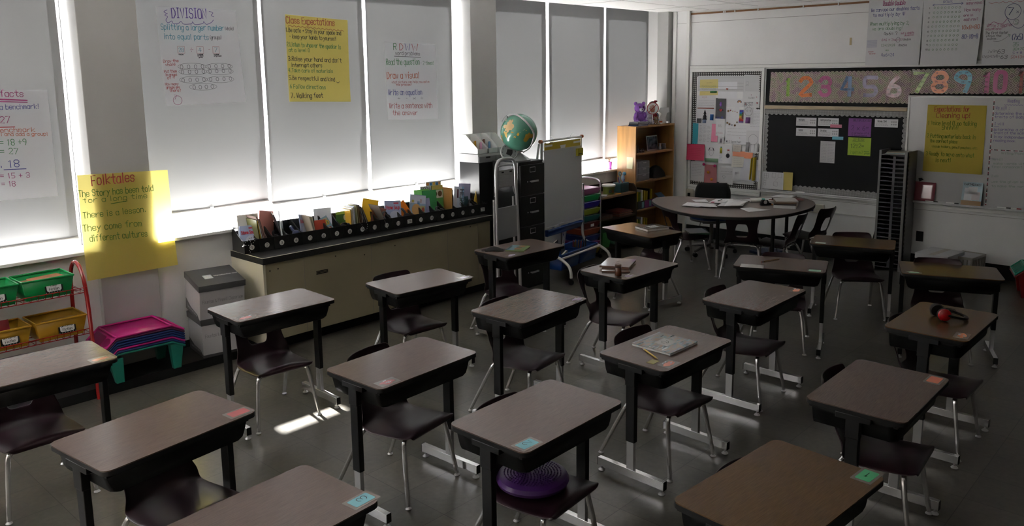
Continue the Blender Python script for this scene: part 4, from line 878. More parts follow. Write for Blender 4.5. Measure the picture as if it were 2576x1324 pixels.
for k, (x, y, w, h_, c, rz, l, lab) in enumerate([(-.20, -.03, .17, .25, (.10, .10, .12), .2, -8, 'grey binder standing in the left blue tub'), (-.09, -.06, .10, .21, (.085, .085, .10), .3, -10, 'narrow dark grey binder in the left blue tub'), (-.20, -.15, .15, .15, (.36, .37, .35), .1, -16, 'silvery plastic-sleeved booklet at the front of the left blue tub')]):
    o = book_mb(w, h_, .02, c).build('binder'); o.matrix_world = EM @ Matrix.Translation((x, y, .135)) @ Matrix.Rotation(rz, 4, 'Z') @ Matrix.Rotation(math.radians(l), 4, 'Y'); tag(o, lab, 'book')
r = random.Random(8)
for k in range(12):
    c = [(.30, .02, .02), (.02, .02, .03), (.10, .10, .10), (.25, .12, .03)][k % 4]; x, y = r.uniform(.14, .33), r.uniform(-.16, .0)
    o = MB().tube([(x, y, .14), (x + r.uniform(-.02, .05), y - .01, .31 + r.uniform(0, .03))], .006, bookmat(c, 'pen'), 6).build('marker'); o.matrix_world = EM; tag(o, 'dark or reddish marker among those standing in the right blue tub', 'marker', 'markers in the right blue tub')
for k in range(5):
    o = MB().box(-.30 + .05 * k, -.06 + .06 * k, .0, .13, .52 + .008 * k, .527 + .008 * k, [M_paper, bookmat((.05, .10, .3)), M_paper, bookmat((.5, .5, .52)), M_paper][k]).build('workbook'); o.matrix_world = EM @ Matrix.Rotation(.02 * k, 4, 'Z'); tag(o, ['lowest', 'second', 'third', 'fourth', 'topmost'][k] + ' sheet stack in the shallow blue tray under the easel board', 'papers', 'papers in the easel tray')
# ------------------------------------------------------------------ drawer trolley with coloured drawers
t = thing('drawer_trolley', 'chrome trolley of ten coloured drawers behind the easel', 'trolley', (7.29, 5.70, 0))
for x in (-.16, .16):
    MB().tube(curve([(x, -.17, .05), (x, -.17, .82), (x, -.15, .90), (x, -.08, .93), (x, .08, .93), (x, .13, .90), (x, .15, .82), (x, .15, .05)], 5), .009, M_steel, 8).build('side_frame', t)
f_ = MB()
for k in range(10): f_.tube([(-.16, -.17, .135 + .078 * k), (.16, -.17, .135 + .078 * k)], .004, M_steel, 6)
f_.build('drawer_rail', t)
for x in (-.16, .16):
    for y in (-.17, .15): MB(Matrix.Translation((x, y, .026)) @ Matrix.Rotation(PI / 2, 4, 'Y')).lathe([(0, -.010), (.023, -.010), (.026, 0), (.023, .010), (0, .010)], M_blk, 12).tube([(0, 0, 0), (-.03, 0, 0)], .006, M_blk, 6).build('caster', t)
cols = [(.40, .28, .01), (.30, .02, .14), (.01, .03, .16), (.40, .07, .02), (.16, .02, .015), (.01, .14, .15), (.36, .45, .03), (.05, .03, .40), (.02, .40, .10), (.50, .18, .36)]
for k, c in enumerate(cols):
    z = .068 + .078 * k; d = MB().frus((-.13, .13, -.16, .13), (-.15, .15, -.18, .14), z, z + .068, mat('drawer_%.2f_%.2f_%.2f' % c, c, rough=.3)).build('drawer', t, bev=.004)
    if k in (1, 4): MB().box(-.04, .02, -.185, -.18, z + .02, z + .05, M_paper).build('name_label', d)
# ------------------------------------------------------------------ low dark bookshelf and its things
M_dkwood = mat('dark_walnut', (.030, .017, .010), rough=.45, noise=.25, nscale=5, stretch=(1, 12, 12))
M_dktop = mat('worn_walnut_top', (.16, .085, .038), rough=.45, noise=.2, nscale=5, stretch=(1, 10, 10))
t = thing('low_bookshelf', 'low dark bookshelf between the drawer trolley and the oak bookcase', 'bookshelf', (7.48, 5.56, 0))
for x in (0, .735): MB().prism([(.0, 0), (.36, 0), (.36, .79), (.05, .79), (0, .74)], 0, .02, M_dkwood, Matrix(((0, 0, 1, x), (1, 0, 0, 0), (0, 1, 0, 0), (0, 0, 0, 1)))).build('side_panel', t)
MB().box(.02, .735, .345, .36, .0, .79, M_dkwood).build('back_panel', t)
MB().box(.02, .735, .005, .345, .672, .692, M_dktop).build('top_shelf', t)
for z in (.05, .40): MB().box(.02, .735, .005, .345, z, z + .02, M_dkwood).build('shelf', t)
t = thing('pail', 'small white-lidded tub with ABC letters on the low bookshelf', 'tub', (7.84, 5.70, .693))
p_ = MB().lathe([(0, 0), (.066, 0), (.075, .095), (0, .095)], mat('green_pail_wrap', (.20, .24, .05), rough=.4), 24)
for k, (ch, c) in enumerate([('A', (.5, .05, .03)), ('B', (.05, .16, .1)), ('I', (.03, .03, .05)), ('o', (.03, .05, .25))]):
    a = math.radians(-128 + 26 * ((k + 1) % 4)); write(p_, ch, -.012, 0, .032, bookmat(c), .012, w=.007, M=Matrix.Translation((.0735 * math.cos(a), .0735 * math.sin(a), .03)) @ Matrix.Rotation(a + PI / 2, 4, 'Z') @ Matrix.Rotation(PI / 2, 4, 'X'))
p_.build('body', t); MB().lathe([(0, .095), (.083, .095), (.084, .112), (.078, .118), (0, .116)], M_white, 24).build('lid', t)
t = thing('pen_caddy', 'teal pen caddy full of pens on the low bookshelf', 'caddy', (8.09, 5.70, .693))
mt = mat('teal_caddy', (.05, .12, .13), rough=.3)
MB().box(-.085, .085, -.06, .06, 0, .115, mt).build('body', t, bev=.004)
for k, (x, y, h_, c, lab) in enumerate([(-.06, -.02, .19, (.10, .04, .22), 'purple marker in the teal pen caddy'), (-.03, .01, .14, (.6, .25, .03), 'orange pencil end in the teal pen caddy'), (-.01, -.03, .13, (.5, .06, .04), 'red pencil end in the teal pen caddy'), (.035, -.02, .155, (.12, .12, .35), 'blue pen in the teal pen caddy'), (.06, .02, .15, (.5, .5, .55), 'white pen in the teal pen caddy')]):
    o = MB().tube([(x, y, .1155), (x + .012 * (k - 2), y, h_)], .0065, bookmat(c, 'pen'), 8).build('pen', loc=(8.09, 5.70, .693)); tag(o, lab, 'pen')
o = MB().tube([(.0, .0, .1155), (.0, 0, .20)], .006, bookmat((.12, .3, .38), 'pen'), 8).tube([(.0 + .022 * math.cos(a), 0, .222 + .022 * math.sin(a)) for a in [2 * PI * k / 16 for k in range(16)]], .006, bookmat((.12, .3, .38), 'pen'), 8, closed=True).build('scissors', loc=(8.085, 5.71, .693)); tag(o, 'pale blue scissors handle standing in the teal caddy', 'scissors')
o = MB().ball((0, 0, .165), .028, bookmat((.34, .46, .60), 'plush'), 14, sc=(.8, .8, 1.5)).ball((.026, 0, .215), .024, bookmat((.10, .32, .50), 'plush'), 12).build('bottle', loc=(8.135, 5.70, .693)); tag(o, 'pale blue squeeze bottle leaning out of the teal caddy', 'bottle')
o = MB().tube([(7.84, 5.60, .7005), (7.93, 5.585, .7005)], .006, bookmat((.75, .35, .02), 'pen'), 8).build('marker'); tag(o, 'yellow marker lying before the letter tub on the low bookshelf', 'marker')
for k, (x, y, w, d_, rz, c, lab) in enumerate([(7.58, 5.69, .22, .18, .2, (.06, .06, .07), 'dark folder on the left end of the low bookshelf'), (7.64, 5.67, .12, .15, .5, (.50, .51, .54), 'crumpled white sheet lying on the dark folder')]):
    o = MB().box(-w / 2, w / 2, -d_ / 2, d_ / 2, 0, .006, bookmat(c)).build('folder', loc=(x, y, .693 + .0065 * k), rotz=rz); tag(o, lab, 'papers')
for k in range(6):
    c = [(.16, .07, .05), (.22, .10, .07), (.10, .05, .04), (.30, .10, .06), (.13, .06, .05), (.24, .05, .04)][k]
    o = MB().box(-.13, .13, -.10, .10, 0, .010, bookmat(c)).build('magazine', loc=(8.02 - .012 * (k % 3), 5.665, .421 + .0105 * k), rotz=.05 * (k % 3 - 1)); tag(o, '%s reddish magazine of the pile on the middle shelf of the low bookshelf' % ['lowest', 'second', 'third', 'fourth', 'fifth', 'topmost'][k], 'magazine', 'magazines on the low shelf')
for k in range(5):
    o = MB().box(-.11, .11, -.09, .09, 0, .009, bookmat((.12 + .03 * (k % 3), .09, .08))).build('magazine', loc=(7.65, 5.67, .421 + .0095 * k), rotz=.03 * (k % 2)); tag(o, '%s dull magazine of the left pile on the low bookshelf' % ['lowest', 'second', 'third', 'fourth', 'topmost'][k], 'magazine', 'magazines on the low shelf')
o = MB().frus((-.07, .07, -.06, .06), (-.09, .09, -.08, .08), 0, .19, mat('green_bin', (.03, .20, .04), rough=.4)).build('storage_tub', loc=(7.68, 5.68, .071)); tag(o, 'green tub on the bottom shelf of the low bookshelf', 'tub')
o = MB().grid(lambda u, v: (.10 * (u - .5) * 2, .09 * (v - .5) * 2, .14 * math.sin(PI * u) * math.sin(PI * v) + .01 * math.sin(20 * u + 11 * v) + .012), 10, 10, mat('dark_green_bag', (.012, .06, .03), rough=.35)).build('bag', loc=(7.93, 5.70, .071)); tag(o, 'dark green crumpled bag on the bottom shelf of the low bookshelf', 'bag')
# pencil cup on the sill
t = thing('pencil_cup', 'pink-purple cup of pencils on the sill beside the oak bookcase', 'cup', (8.215, 5.965, .9405))
MB().lathe([(0, 0), (.028, 0), (.034, .06), (.038, .095), (.035, .095), (.03, .05), (0, .05)], mat('magenta_cup', (.50, .10, .55), rough=.35), 20).build('cup', t)
for k in range(4): MB().tube([(-.012 + .008 * k, 0, .06), (-.02 + .014 * k, .005, .128 + .006 * (k % 2))], .0035, bookmat([(.5, .3, .12), (.5, .12, .06), (.55, .4, .2), (.4, .2, .1)][k], 'pen'), 6).build('pencil', t)
o = MB().tube(curve([(8.05, 6.06, .95), (8.06, 5.93, .942), (8.068, 5.915, .90), (8.075, 5.935, .83), (8.06, 5.94, .76)], 6), .0025, M_white, 6).build('blind_cord'); tag(o, 'white cord hanging from the sill above the letter tub', 'cord')
# ------------------------------------------------------------------ oak bookcase
M_oak = mat('oak_veneer', (.44, .225, .075), rough=.38, noise=.16, nscale=2.2, stretch=(9, 9, 1.0))
M_oakin = mat('oak_shelf', (.36, .185, .062), rough=.42, noise=.16, nscale=2.2, stretch=(1, 9, 9))
BX0, BX1, BY0, BY1, BH = 8.253, 9.130, 5.60, 5.875, 1.480
t = thing('bookcase', 'tall oak bookcase in the corner with soft toys on top', 'bookcase', (BX0, BY0, 0)); bw = BX1 - BX0; bd = BY1 - BY0
for x in (0, bw - .022): MB().box(x, x + .022, 0, bd, 0, BH - .022, M_oak).build('side_panel', t, bev=.001)
MB().box(0, bw, -.002, bd, BH - .022, BH, M_oak).build('top', t, bev=.001)
MB().box(.022, bw - .022, bd - .012, bd, 0.06, BH - .022, M_oakin).build('back_panel', t)
SH = [.08, .445, .795, 1.147]
for z in SH: MB().box(.022, bw - .022, .006, bd - .012, z - .022, z, M_oakin).build('shelf', t)
MB().box(.022, bw - .022, .02, .035, 0, .058, M_oak).build('kick_board', t)
o = MB(Matrix(((0, 0, -1, BX0 - .0015), (-1, 0, 0, 0), (0, 1, 0, 0), (0, 0, 0, 1)))).grid(lambda u, v: (-5.728 + .092 * u, .962 + .142 * v, .012 * (1 - v) ** 2 * u), 4, 6, mat('pale_yellow_note', (.62, .58, .36), rough=.7)).build('sticky_note'); tag(o, 'pale yellow note stuck on the side of the oak bookcase', 'note')
# on top
M_pur = mat('purple_plush', (.22, .085, .36), rough=.95, bump=.8, nscale=60)
M_wht = mat('white_plush', (.55, .53, .58), rough=.95, bump=.6, nscale=60)
def plush(x, y, z, s, body, belly, label, ears='round', extra=None, rz=-.6):
    t = thing('soft_toy', label, 'soft toy', (x, y, z), rz, 'soft toys on the bookcase'); b = MB()
    b.ball((0, 0, .085 * s), .075 * s, body, 18, sc=(1, .85, 1.15)).ball((0, -.01 * s, .205 * s), .066 * s, body, 18, sc=(1.05, .95, .95))
    for sx in (-1, 1):
        b.ball((sx * .055 * s, -.03 * s, .12 * s), .028 * s, body, 10, sc=(.9, 1.3, 1.5)).ball((sx * .05 * s, -.075 * s, .035 * s), .036 * s, body, 10, sc=(1, 1.4, .95))
        if ears == 'round': b.ball((sx * .052 * s, 0, .262 * s), .024 * s, body, 10, sc=(1, .6, 1))
        else: b.ball((sx * .045 * s, 0, .265 * s), .022 * s, body, 10, sc=(.7, .5, 1.4))
    b.build('body', t); MB().ball((0, -.066 * s, .19 * s), .026 * s, belly, 12, sc=(1.1, .8, .85)).build('muzzle', t)
    for sx in (-1, 1): MB().ball((sx * .024 * s, -.066 * s, .222 * s), .0085 * s, M_blk, 8).build('eye', t)
    MB().ball((0, -.088 * s, .197 * s), .007 * s, M_blk, 8).build('nose', t)
    for sx in (-1, 1): MB().ball((sx * .05 * s, -.118 * s, .036 * s), .02 * s, belly, 10, sc=(1, .5, 1)).build('foot_pad', t)
    return t
plush(8.565, 5.76, BH, 1.02, M_pur, M_wht, 'large purple teddy bear on top of the oak bookcase')
tp = plush(8.90, 5.78, BH, .86, mat('grey_plush', (.30, .31, .38), rough=.95, bump=.5, nscale=60), M_wht, 'pale grey soft toy with dark hair and red outfit, right of the round hand sign', ears='cat')
MB().ball((0, .01, .255), .045, M_blk, 12, sc=(1.15, .9, .7)).build('hair', tp); MB().ball((0, -.012, .075), .07, mat('red_cloth', (.25, .01, .015), rough=.9), 14, sc=(1, .9, 1.0)).build('outfit', tp); MB().ball((.02, -.03, .285), .014, mat('red_cloth', (.25, .01, .015)), 8, sc=(2, .6, 1)).build('bow', tp)
plush(8.70, 5.70, BH, .50, M_wht, M_wht, 'small white soft toy below the round hand sign', rz=-.5)
plush(8.80, 5.67, BH, .36, mat('tan_plush', (.34, .24, .15), rough=.95), M_wht, 'tiny tan soft toy at the front of the bookcase top', rz=-.7)
plush(8.78, 5.76, BH, .62, mat('lilac_plush', (.30, .25, .42), rough=.95), M_wht, 'lilac and white soft toy behind the round hand sign', rz=-.5)
t = thing('paddle_sign', 'round no-touching sign with a crossed-out hand, among the soft toys', 'sign', (8.70, 5.655, BH), -.75)
SMx = Matrix.Translation((0, 0, .205)) @ Matrix.Rotation(PI / 2, 4, 'X')
s_ = MB(SMx).lathe([(0, -.003), (.078, -.003), (.078, .003), (0, .003)], M_paper, 28)
mr, msk = mat('sign_red', (.36, .02, .02), rough=.4), mat('sign_hand', (.42, .19, .13), rough=.5)
ring(s_, 0, 0, .072, .072, .010, mr, z=.0042, n=28)
s_.prism([(-.022, -.05), (.022, -.05), (.028, -.01), (-.026, -.01)], .003, .0036, msk)
for k, (x, h_) in enumerate([(-.022, .03), (-.008, .042), (.006, .040), (.020, .030)]): s_.prism([(x - .006, -.012), (x + .006, -.012), (x + .0055 + .1 * x, h_), (x - .0055 + .1 * x, h_)], .003, .0036, msk)
s_.prism([(-.026, -.03), (-.045, .002), (-.038, .008), (-.022, -.015)], .003, .0036, msk)
ribbon(s_, [(-.05, -.05), (.05, .05)], .009, mr, z=.0044); s_.build('disc', t); MB().tube([(0, .0, .0), (0, .0, .135)], .005, M_white, 8).build('handle', t)
for k in range(3):
    o = MB().box(-.11, .11, -.07, .07, 0, .016, bookmat([(.03, .05, .14), (.05, .05, .055), (.17, .18, .20)][k])).box(-.10, .10, -.0715, -.07, .004, .012, M_satin).build('tablet', loc=(8.42 + .012 * k, 5.68, BH + .0008 + .0165 * k), rotz=-.05 * k); o.rotation_euler.x = 0; tag(o, ['blue-edged tablet at the bottom of the small pile on the bookcase', 'black tablet in the middle of the pile on the bookcase', 'silver tablet on top of the pile on the bookcase'][k], 'tablet', 'tablets on the bookcase')
o = MB().prism([(-.03, 0), (.06, 0), (.05, .06), (.07, .13), (.10, .14), (.095, .20), (-.02, .20), (-.05, .15), (.0, .12), (-.03, .08)], 0, .004, M_paper, Matrix.Rotation(PI / 2, 4, 'X')).build('paper_letter', loc=(9.06, 5.75, BH + .001), rotz=-.7); tag(o, 'white cut-out card letter standing at the right end of the bookcase', 'card')
t = thing('desk_bell', 'small chrome desk bell at the right front of the bookcase', 'bell', (9.05, 5.66, BH)); MB().lathe([(0, 0), (.036, 0), (.036, .006), (0, .006)], M_blk, 16).build('base', t); MB().lathe([(.033, .009), (.03, .02), (.018, .030), (.004, .034), (0, .034)], M_steel, 16).build('dome', t)
o = MB().lathe([(0, 0), (.02, 0), (.02, .06), (0, .06)], bookmat((.62, .6, .6)), 14).lathe([(.0202, .02), (.0205, .02), (.0205, .04), (.0202, .04)], bookmat((.6, .12, .04)), 14).build('glue_bottle', loc=(8.885, 5.65, BH + .0005)); tag(o, 'small white and orange bottle at the bookcase edge', 'bottle')
# shelves: photo frame, drawer unit, bag, folders
def on_shelf(o, lab, cat, grp=None): return tag(o, lab, cat, grp)
t = thing('framed_photo', 'silver-framed dark photo leaning on the top shelf of the oak bookcase', 'frame', (8.79, 5.70, 1.149), 0); t.rotation_euler = (-.12, 0, 0)
MB().box(-.125, .125, 0, .012, 0, .19, M_satin).build('frame', t, bev=.002); MB().box(-.11, .11, -.002, 0, .015, .175, mat('dark_photo', (.02, .022, .03), rough=.2, col2=(.12, .13, .16), noise=.4, nscale=20)).build('photo', t)
r = random.Random(2)
for k in range(7):
    x = [8.34, 8.41, 8.47, 8.53, 8.92, 8.98, 9.03][k]; h_ = r.uniform(.04, .09)
    o = MB().lathe([(0, 0), (.018, 0), (.022, h_ * .3), (.012, h_ * .6), (.016, h_), (0, h_ * 1.05)], bookmat([(.30, .28, .28), (.06, .05, .05), (.16, .12, .12), (.20, .15, .13), (.28, .27, .29), (.18, .16, .2), (.22, .18, .16)][k], 'trinket'), 12).build('trinket', loc=(x, 5.68, 1.148)); tag(o, ['small pale ornament at the left end of the top shelf', 'low black ornament second from left on the top shelf', 'dull ornament third from left on the top shelf', 'brownish ornament fourth from left on the top shelf', 'greyish ornament just right of the silver frame', 'small ornament second right of the silver frame', 'ornament at the right end of the top shelf'][k], 'ornament', 'ornaments in the oak bookcase')
t = thing('drawer_unit', 'small clear-fronted white drawer unit in the oak bookcase', 'drawers', (8.475, 5.63, .796)); MB().box(-.14, .14, 0, .2, 0, .245, mat('frosted_plastic', (.36, .36, .37), rough=.3)).build('case', t, bev=.008)
for k in range(3): MB().box(-.125, .125, -.006, .004, .012 + .078 * k, .082 + .078 * k, mat('frosted_drawer', (.22, .22, .23), rough=.25)).box(-.04, .04, -.014, -.006, .065 + .078 * k, .075 + .078 * k, mat('frosted_plastic', (.36, .36, .37))).build('drawer', t)
o = MB().grid(lambda u, v: (.15 * (u - .5) * 2, .08 * (v - .5) * 2, .15 * (math.sin(PI * u) * math.sin(PI * v)) ** .4 + .001), 12, 8, M_blk).build('bag', loc=(8.88, 5.72, .797)); tag(o, 'black pouch on the middle shelf of the oak bookcase', 'bag')
M_fy, M_fg = mat('yellow_folder', (.56, .40, .015), rough=.6), mat('green_folder', (.26, .36, .03), rough=.6)
for row, (zs, n, hs) in enumerate([(.446, 8, .225), (.082, 6, .24)]):
    for k in range(n):
        m_ = [M_fy, M_fy, M_fg, M_paper, M_fy, M_fy, M_blk, M_fy][k]
        o = MB().box(0, .028, 0, .20, 0, hs - .012 * (k % 3), m_).build('folder', loc=(8.33 + .052 * k, 5.66, zs + .001), bev=.002); o.rotation_euler.y = .02 * (k % 3)
        tag(o, '%s upright folder from the left on the %s shelf of the oak bookcase' % (['first', 'second', 'third', 'fourth', 'fifth', 'sixth', 'seventh', 'eighth'][k], ['lower middle', 'bottom'][row]), 'folder', 'folders in the oak bookcase')
for k, c in enumerate([(.012, .012, .014), (.20, .015, .14), (.11, .02, .16)]):
    t = thing('folder_box', ['black folder box with blue label in the oak bookcase', 'magenta folder box with blue label in the oak bookcase', 'purple folder box with blue label in the oak bookcase'][k], 'box', (8.33 + .165 * k, 5.612, .446), 0, 'folder boxes')
    m_ = mat('fbox%d_plastic' % k, c, rough=.35); MB().box(0, .155, 0, .006, 0, .10, m_).box(0, .155, 0, .012, 0, .006, m_).build('front', t); MB().box(.09, .14, -.0015, 0, .012, .085, mat('pale_blue_label', (.20, .42, .46))).build('name_label', t)
o = MB().box(-.07, .07, 0, .006, 0, .09, mat('blue_card', (.14, .24, .40))).build('card', loc=(9.0, 5.68, .52)); o.rotation_euler.x = -.9; tag(o, 'blue card lying right of the purple folder box', 'card')
o = MB().box(-.10, .09, -.05, .05, 0, .07, M_blk).build('pouch', loc=(9.0, 5.70, .447)); tag(o, 'black case under the blue card in the bookcase', 'case')
# ------------------------------------------------------------------ kidney table and what is on it
TZ = .72
M_ktop = mat('grey_nebula_top', (.235, .195, .180), rough=.30, noise=.10, nscale=160)
OUT = [(7.80, 5.00), (7.56, 4.90), (7.25, 4.54), (7.09, 4.12), (7.15, 3.80), (7.32, 3.56), (7.66, 3.40), (8.08, 3.36), (8.43, 3.43), (8.68, 3.58), (8.82, 3.82), (8.76, 4.02), (8.58, 4.10), (8.36, 4.16), (8.18, 4.34), (8.10, 4.62), (8.02, 4.90)]
cl = curve([(x, y, 0) for x, y in OUT + [OUT[0]]], 5)[:-1]
t = thing('kidney_table', 'large kidney-shaped table strewn with papers, in front of the pinned-up drawings', 'table', (0, 0, 0))
MB().prism([(p.x, p.y) for p in cl][::-1], TZ - .006, TZ, M_ktop).build('tabletop', t)
cc_ = Vector((7.9, 4.15, 0))
MB().prism([((p - cc_) * 1.004 + cc_).xy[:] for p in cl][::-1], TZ - .034, TZ - .0061, M_black).build('edge_band', t, bev=.004)
for x, y in ((7.50, 4.06), (8.58, 3.80), (7.86, 4.78), (7.72, 3.56)):
    l = MB().tube([(x, y, .30), (x, y, TZ - .034)], .019, M_blk, 12).build('leg', t)
    MB().tube([(x, y, .015), (x, y, .32)], .0145, M_steel, 10).build('leg_insert', l)
    MB(Matrix.Translation((x, y, 0))).lathe([(0, .0005), (.018, .0005), (.018, .006), (.008, .016), (0, .016)], M_satin, 12).build('glide', l)
def sheet(pts, z, label, col=None, mk=0, name='paper_sheet', grp='papers on the kidney table', fold=None, cat='paper'):
    m = MB(); r = random.Random(int(abs(pts[0][0] * 1000) + z * 9999)); mt_ = col or M_paper
    a, b, c, d = [Vector((x, y, 0)) for x, y in pts]
    def P(u, v): return (a * (1 - u) + b * u) * (1 - v) + (d * (1 - u) + c * u) * v
    lift = [r.uniform(0, .008) for _ in range(4)]
    def fn(u, v):
        p = P(u, v); return (p.x, p.y, z + lift[0] * (1 - u) * (1 - v) * (u * 0 + 1) ** 2 + lift[1] * u * u * (1 - v) + lift[2] * u * v * v + lift[3] * (1 - u) * v)
    m.grid(fn, 5, 5, mt_); o = m.build(name, solid=.0009)
    return tag(o, label, cat, grp)
PT = [([(7.895, 4.606), (8.019, 4.496), (7.86, 4.377), (7.776, 4.483)], 'white sheet by itself at the far left of the round table'),
 ([(7.426, 4.447), (7.647, 4.513), (7.749, 4.296), (7.448, 4.255)], 'crumpled white sheet at the left of the paper pile on the round table'),
 ([(7.47, 4.36), (7.68, 4.42), (7.79, 4.20), (7.50, 4.15)], 'white sheet overlapping the crumpled left sheet on the round table'),
 ([(7.456, 4.205), (7.668, 4.27), (7.709, 4.218), (7.521, 4.083)], 'small white card at the front left of the paper pile'),
 ([(7.589, 4.12), (8.029, 4.253), (8.164, 4.128), (7.648, 4.004)], 'long white sheet across the middle of the paper pile'),
 ([(7.72, 4.30), (8.02, 4.37), (8.14, 4.22), (7.80, 4.14)], 'white sheet at the back of the paper pile'),
 ([(7.563, 4.03), (7.97, 4.193), (8.04, 4.018), (7.705, 3.893)], 'white sheet at the front right of the paper pile'),
 ([(7.60, 4.00), (7.95, 4.11), (8.00, 3.98), (7.66, 3.90)], 'topmost white worksheet of the paper pile'),
 ([(7.645, 3.888), (7.80, 3.85), (7.774, 3.609), (7.522, 3.731)], 'single white sheet near the front edge of the round table'),
 ([(8.219, 4.058), (8.36, 4.10), (8.554, 3.913), (8.321, 3.84)], 'white sheet at the back right of the round table'),
 ([(8.10, 4.16), (8.24, 4.12), (8.36, 3.98), (8.20, 3.95)], 'white sheet behind the glue bottle')]
for i, (p, lab) in enumerate(PT): sheet(p, TZ + .0012 + .0035 * (i % 8), lab)
def flat(x0, y0, rz, w, d, h, z, m, label, name='book', cat='book', grp=None, pages=True):
    b = MB()
    if pages: b.box(-w / 2, w / 2, -d / 2, d / 2, 0, .0015, m).box(-w / 2, w / 2, -d / 2, d / 2, h - .0015, h, m).box(-w / 2, -w / 2 + .002, -d / 2, d / 2, 0, h, m).box(-w / 2 + .002, w / 2 - .003, -d / 2 + .003, d / 2 - .003, .0015, h - .0015, M_pages)
    else: b.box(-w / 2, w / 2, -d / 2, d / 2, 0, h, m)
    o = b.build(name, loc=(x0, y0, z), rotz=math.radians(rz)); return tag(o, label, cat, grp)
for k, (h, c, lab) in enumerate([(.030, (.55, .55, .56), 'thick white book at the bottom of the right stack on the round table'), (.014, (.06, .05, .05), 'dark book second in the right stack on the round table'), (.010, (.20, .12, .07), 'brown book third in the right stack on the round table'), (.008, (.62, .60, .60), 'white folder on top of the right stack on the round table')]):
    flat(8.10 + .05 * (k == 3), 3.60 + .01 * k, 18 + 5 * k, .30 - .015 * k, .22, h, TZ + .0008 + [0, .0308, .0456, .0564][k], bookmat(c), lab, grp='stack on the round table')
flat(8.48, 3.77, -20, .30, .22, .012, TZ + .0008, bookmat((.30, .05, .05)), 'red-edged folder at the far right of the round table')
flat(8.50, 3.80, 10, .28, .20, .020, TZ + .0136, bookmat((.07, .03, .03)), 'dark maroon binder lying on the red-edged folder')
sheet([(8.40, 3.92), (8.62, 3.90), (8.66, 3.72), (8.44, 3.70)], TZ + .036, 'crumpled grey-white sheet on the maroon binder')
t = thing('glue_bottle', 'white tube with a teal cap lying on the round table', 'bottle', (8.18, 3.97, TZ + .0225), -.9)
MB(Matrix.Rotation(PI / 2, 4, 'Y')).lathe([(0, -.07), (.022, -.07), (.022, .05), (0, .05)], M_white, 16).build('tube', t); MB(Matrix.Rotation(PI / 2, 4, 'Y')).lathe([(0, .05), (.0215, .05), (.018, .085), (0, .085)], mat('teal_cap', (.08, .38, .34), rough=.4), 16).build('cap', t)
t = thing('tape_dispenser', 'small black tape dispenser with orange base beside the glue tube', 'tape dispenser', (8.04, 3.80, TZ + .0008), -.6)
MB().prism([(-.06, 0), (.06, 0), (.062, .02), (.03, .03), (.02, .055), (-.04, .06), (-.06, .03)], -.016, .016, M_blk, Matrix.Rotation(PI / 2, 4, 'X')).build('body', t, bev=.003)
MB(Matrix.Translation((-.012, 0, .035)) @ Matrix.Rotation(PI / 2, 4, 'X')).lathe([(0, -.018), (.02, -.018), (.02, .018), (0, .018)], M_satin, 14).build('tape_roll', t); MB().box(.02, .075, -.014, .014, 0, .012, bookmat((.55, .20, .02))).build('cutter', t)
o = MB().tube([(7.803, 4.229, TZ + .034), (7.926, 4.249, TZ + .034)], .005, bookmat((.03, .14, .10), 'pen'), 8).build('pen'); tag(o, 'dark green pen lying on the paper pile', 'pen')
o = flat(7.70, 4.235, 20, .05, .03, .004, TZ + .032, bookmat((.60, .03, .15)), 'small hot pink note between the papers', 'note', 'note', pages=False)
# chairs around the table
chair(7.70, 4.55, math.radians(58), 'maroon chair holding a green folder, left of the round table', 'chairs around the kidney table')
chair(7.80, 3.93, math.radians(114), 'maroon chair with its back to us, in front of the round table', 'chairs around the kidney table')
chair(7.97, 3.61, math.radians(186), 'maroon chair seen from behind at the right of the round table, left one of two', 'chairs around the kidney table')
chair(8.55, 3.55, math.radians(171), 'maroon chair at the far right of the round table, closest to the paper sorter', 'chairs around the kidney table')
o = flat(7.80, 4.47, 40, .30, .23, .012, .386, bookmat((.015, .07, .03)), 'dark green folder lying on the left table chair', 'folder', 'folder'); o = flat(7.79, 4.48, 46, .28, .21, .003, .399, M_paper, 'white sheet on top of the green folder on the left table chair', 'paper_sheet', 'paper', pages=False)
# office chair
M_oc = mat('grey_chair_plastic', (.16, .15, .15), rough=.45)
M_ocs = mat('blue_upholstery', (.012, .035, .11), rough=.9)
t = thing('office_chair', 'blue-seated office chair with black back behind the round table', 'chair', (8.46, 4.66, 0), math.radians(-62))
for k in range(5):
    a = 2 * PI * k / 5 + .3; l = MB().tube([(.03 * math.cos(a), .03 * math.sin(a), .115), (.16 * math.cos(a), .16 * math.sin(a), .10), (.29 * math.cos(a), .29 * math.sin(a), .068)], [.026, .022, .016], M_oc, 8).build('base_arm', t)
    MB(Matrix.Translation((.29 * math.cos(a), .29 * math.sin(a), .028)) @ Matrix.Rotation(a + 1.2, 4, 'Z') @ Matrix.Rotation(PI / 2, 4, 'Y')).lathe([(0, -.022), (.024, -.022), (.027, -.008), (.027, .008), (.024, .022), (0, .022)], M_blk, 14).build('caster', l)
MB().lathe([(0, .08), (.035, .08), (.035, .16), (.022, .17), (.022, .38), (0, .38)], M_oc, 14).build('column', t)
MB().box(-.10, .10, -.12, .12, .38, .40, M_oc).tube([(.12, 0, .385), (.25, .03, .37)], .008, M_blk, 8).build('tilt_plate', t)
MB().lathe([(0, .40), (.20, .40), (.245, .425), (.25, .46), (.22, .485), (0, .48)], M_ocs, 28, sx=1, sy=.96).lathe([(.20, .398), (.25, .41), (.255, .43), (.245, .432), (.20, .40)], M_oc, 28, sy=.96).build('seat', t)
MB().tube(curve([(0, .10, .39), (0, .24, .40), (0, .29, .50), (0, .28, .62)], 5), .018, M_oc, 8).build('back_arm', t)
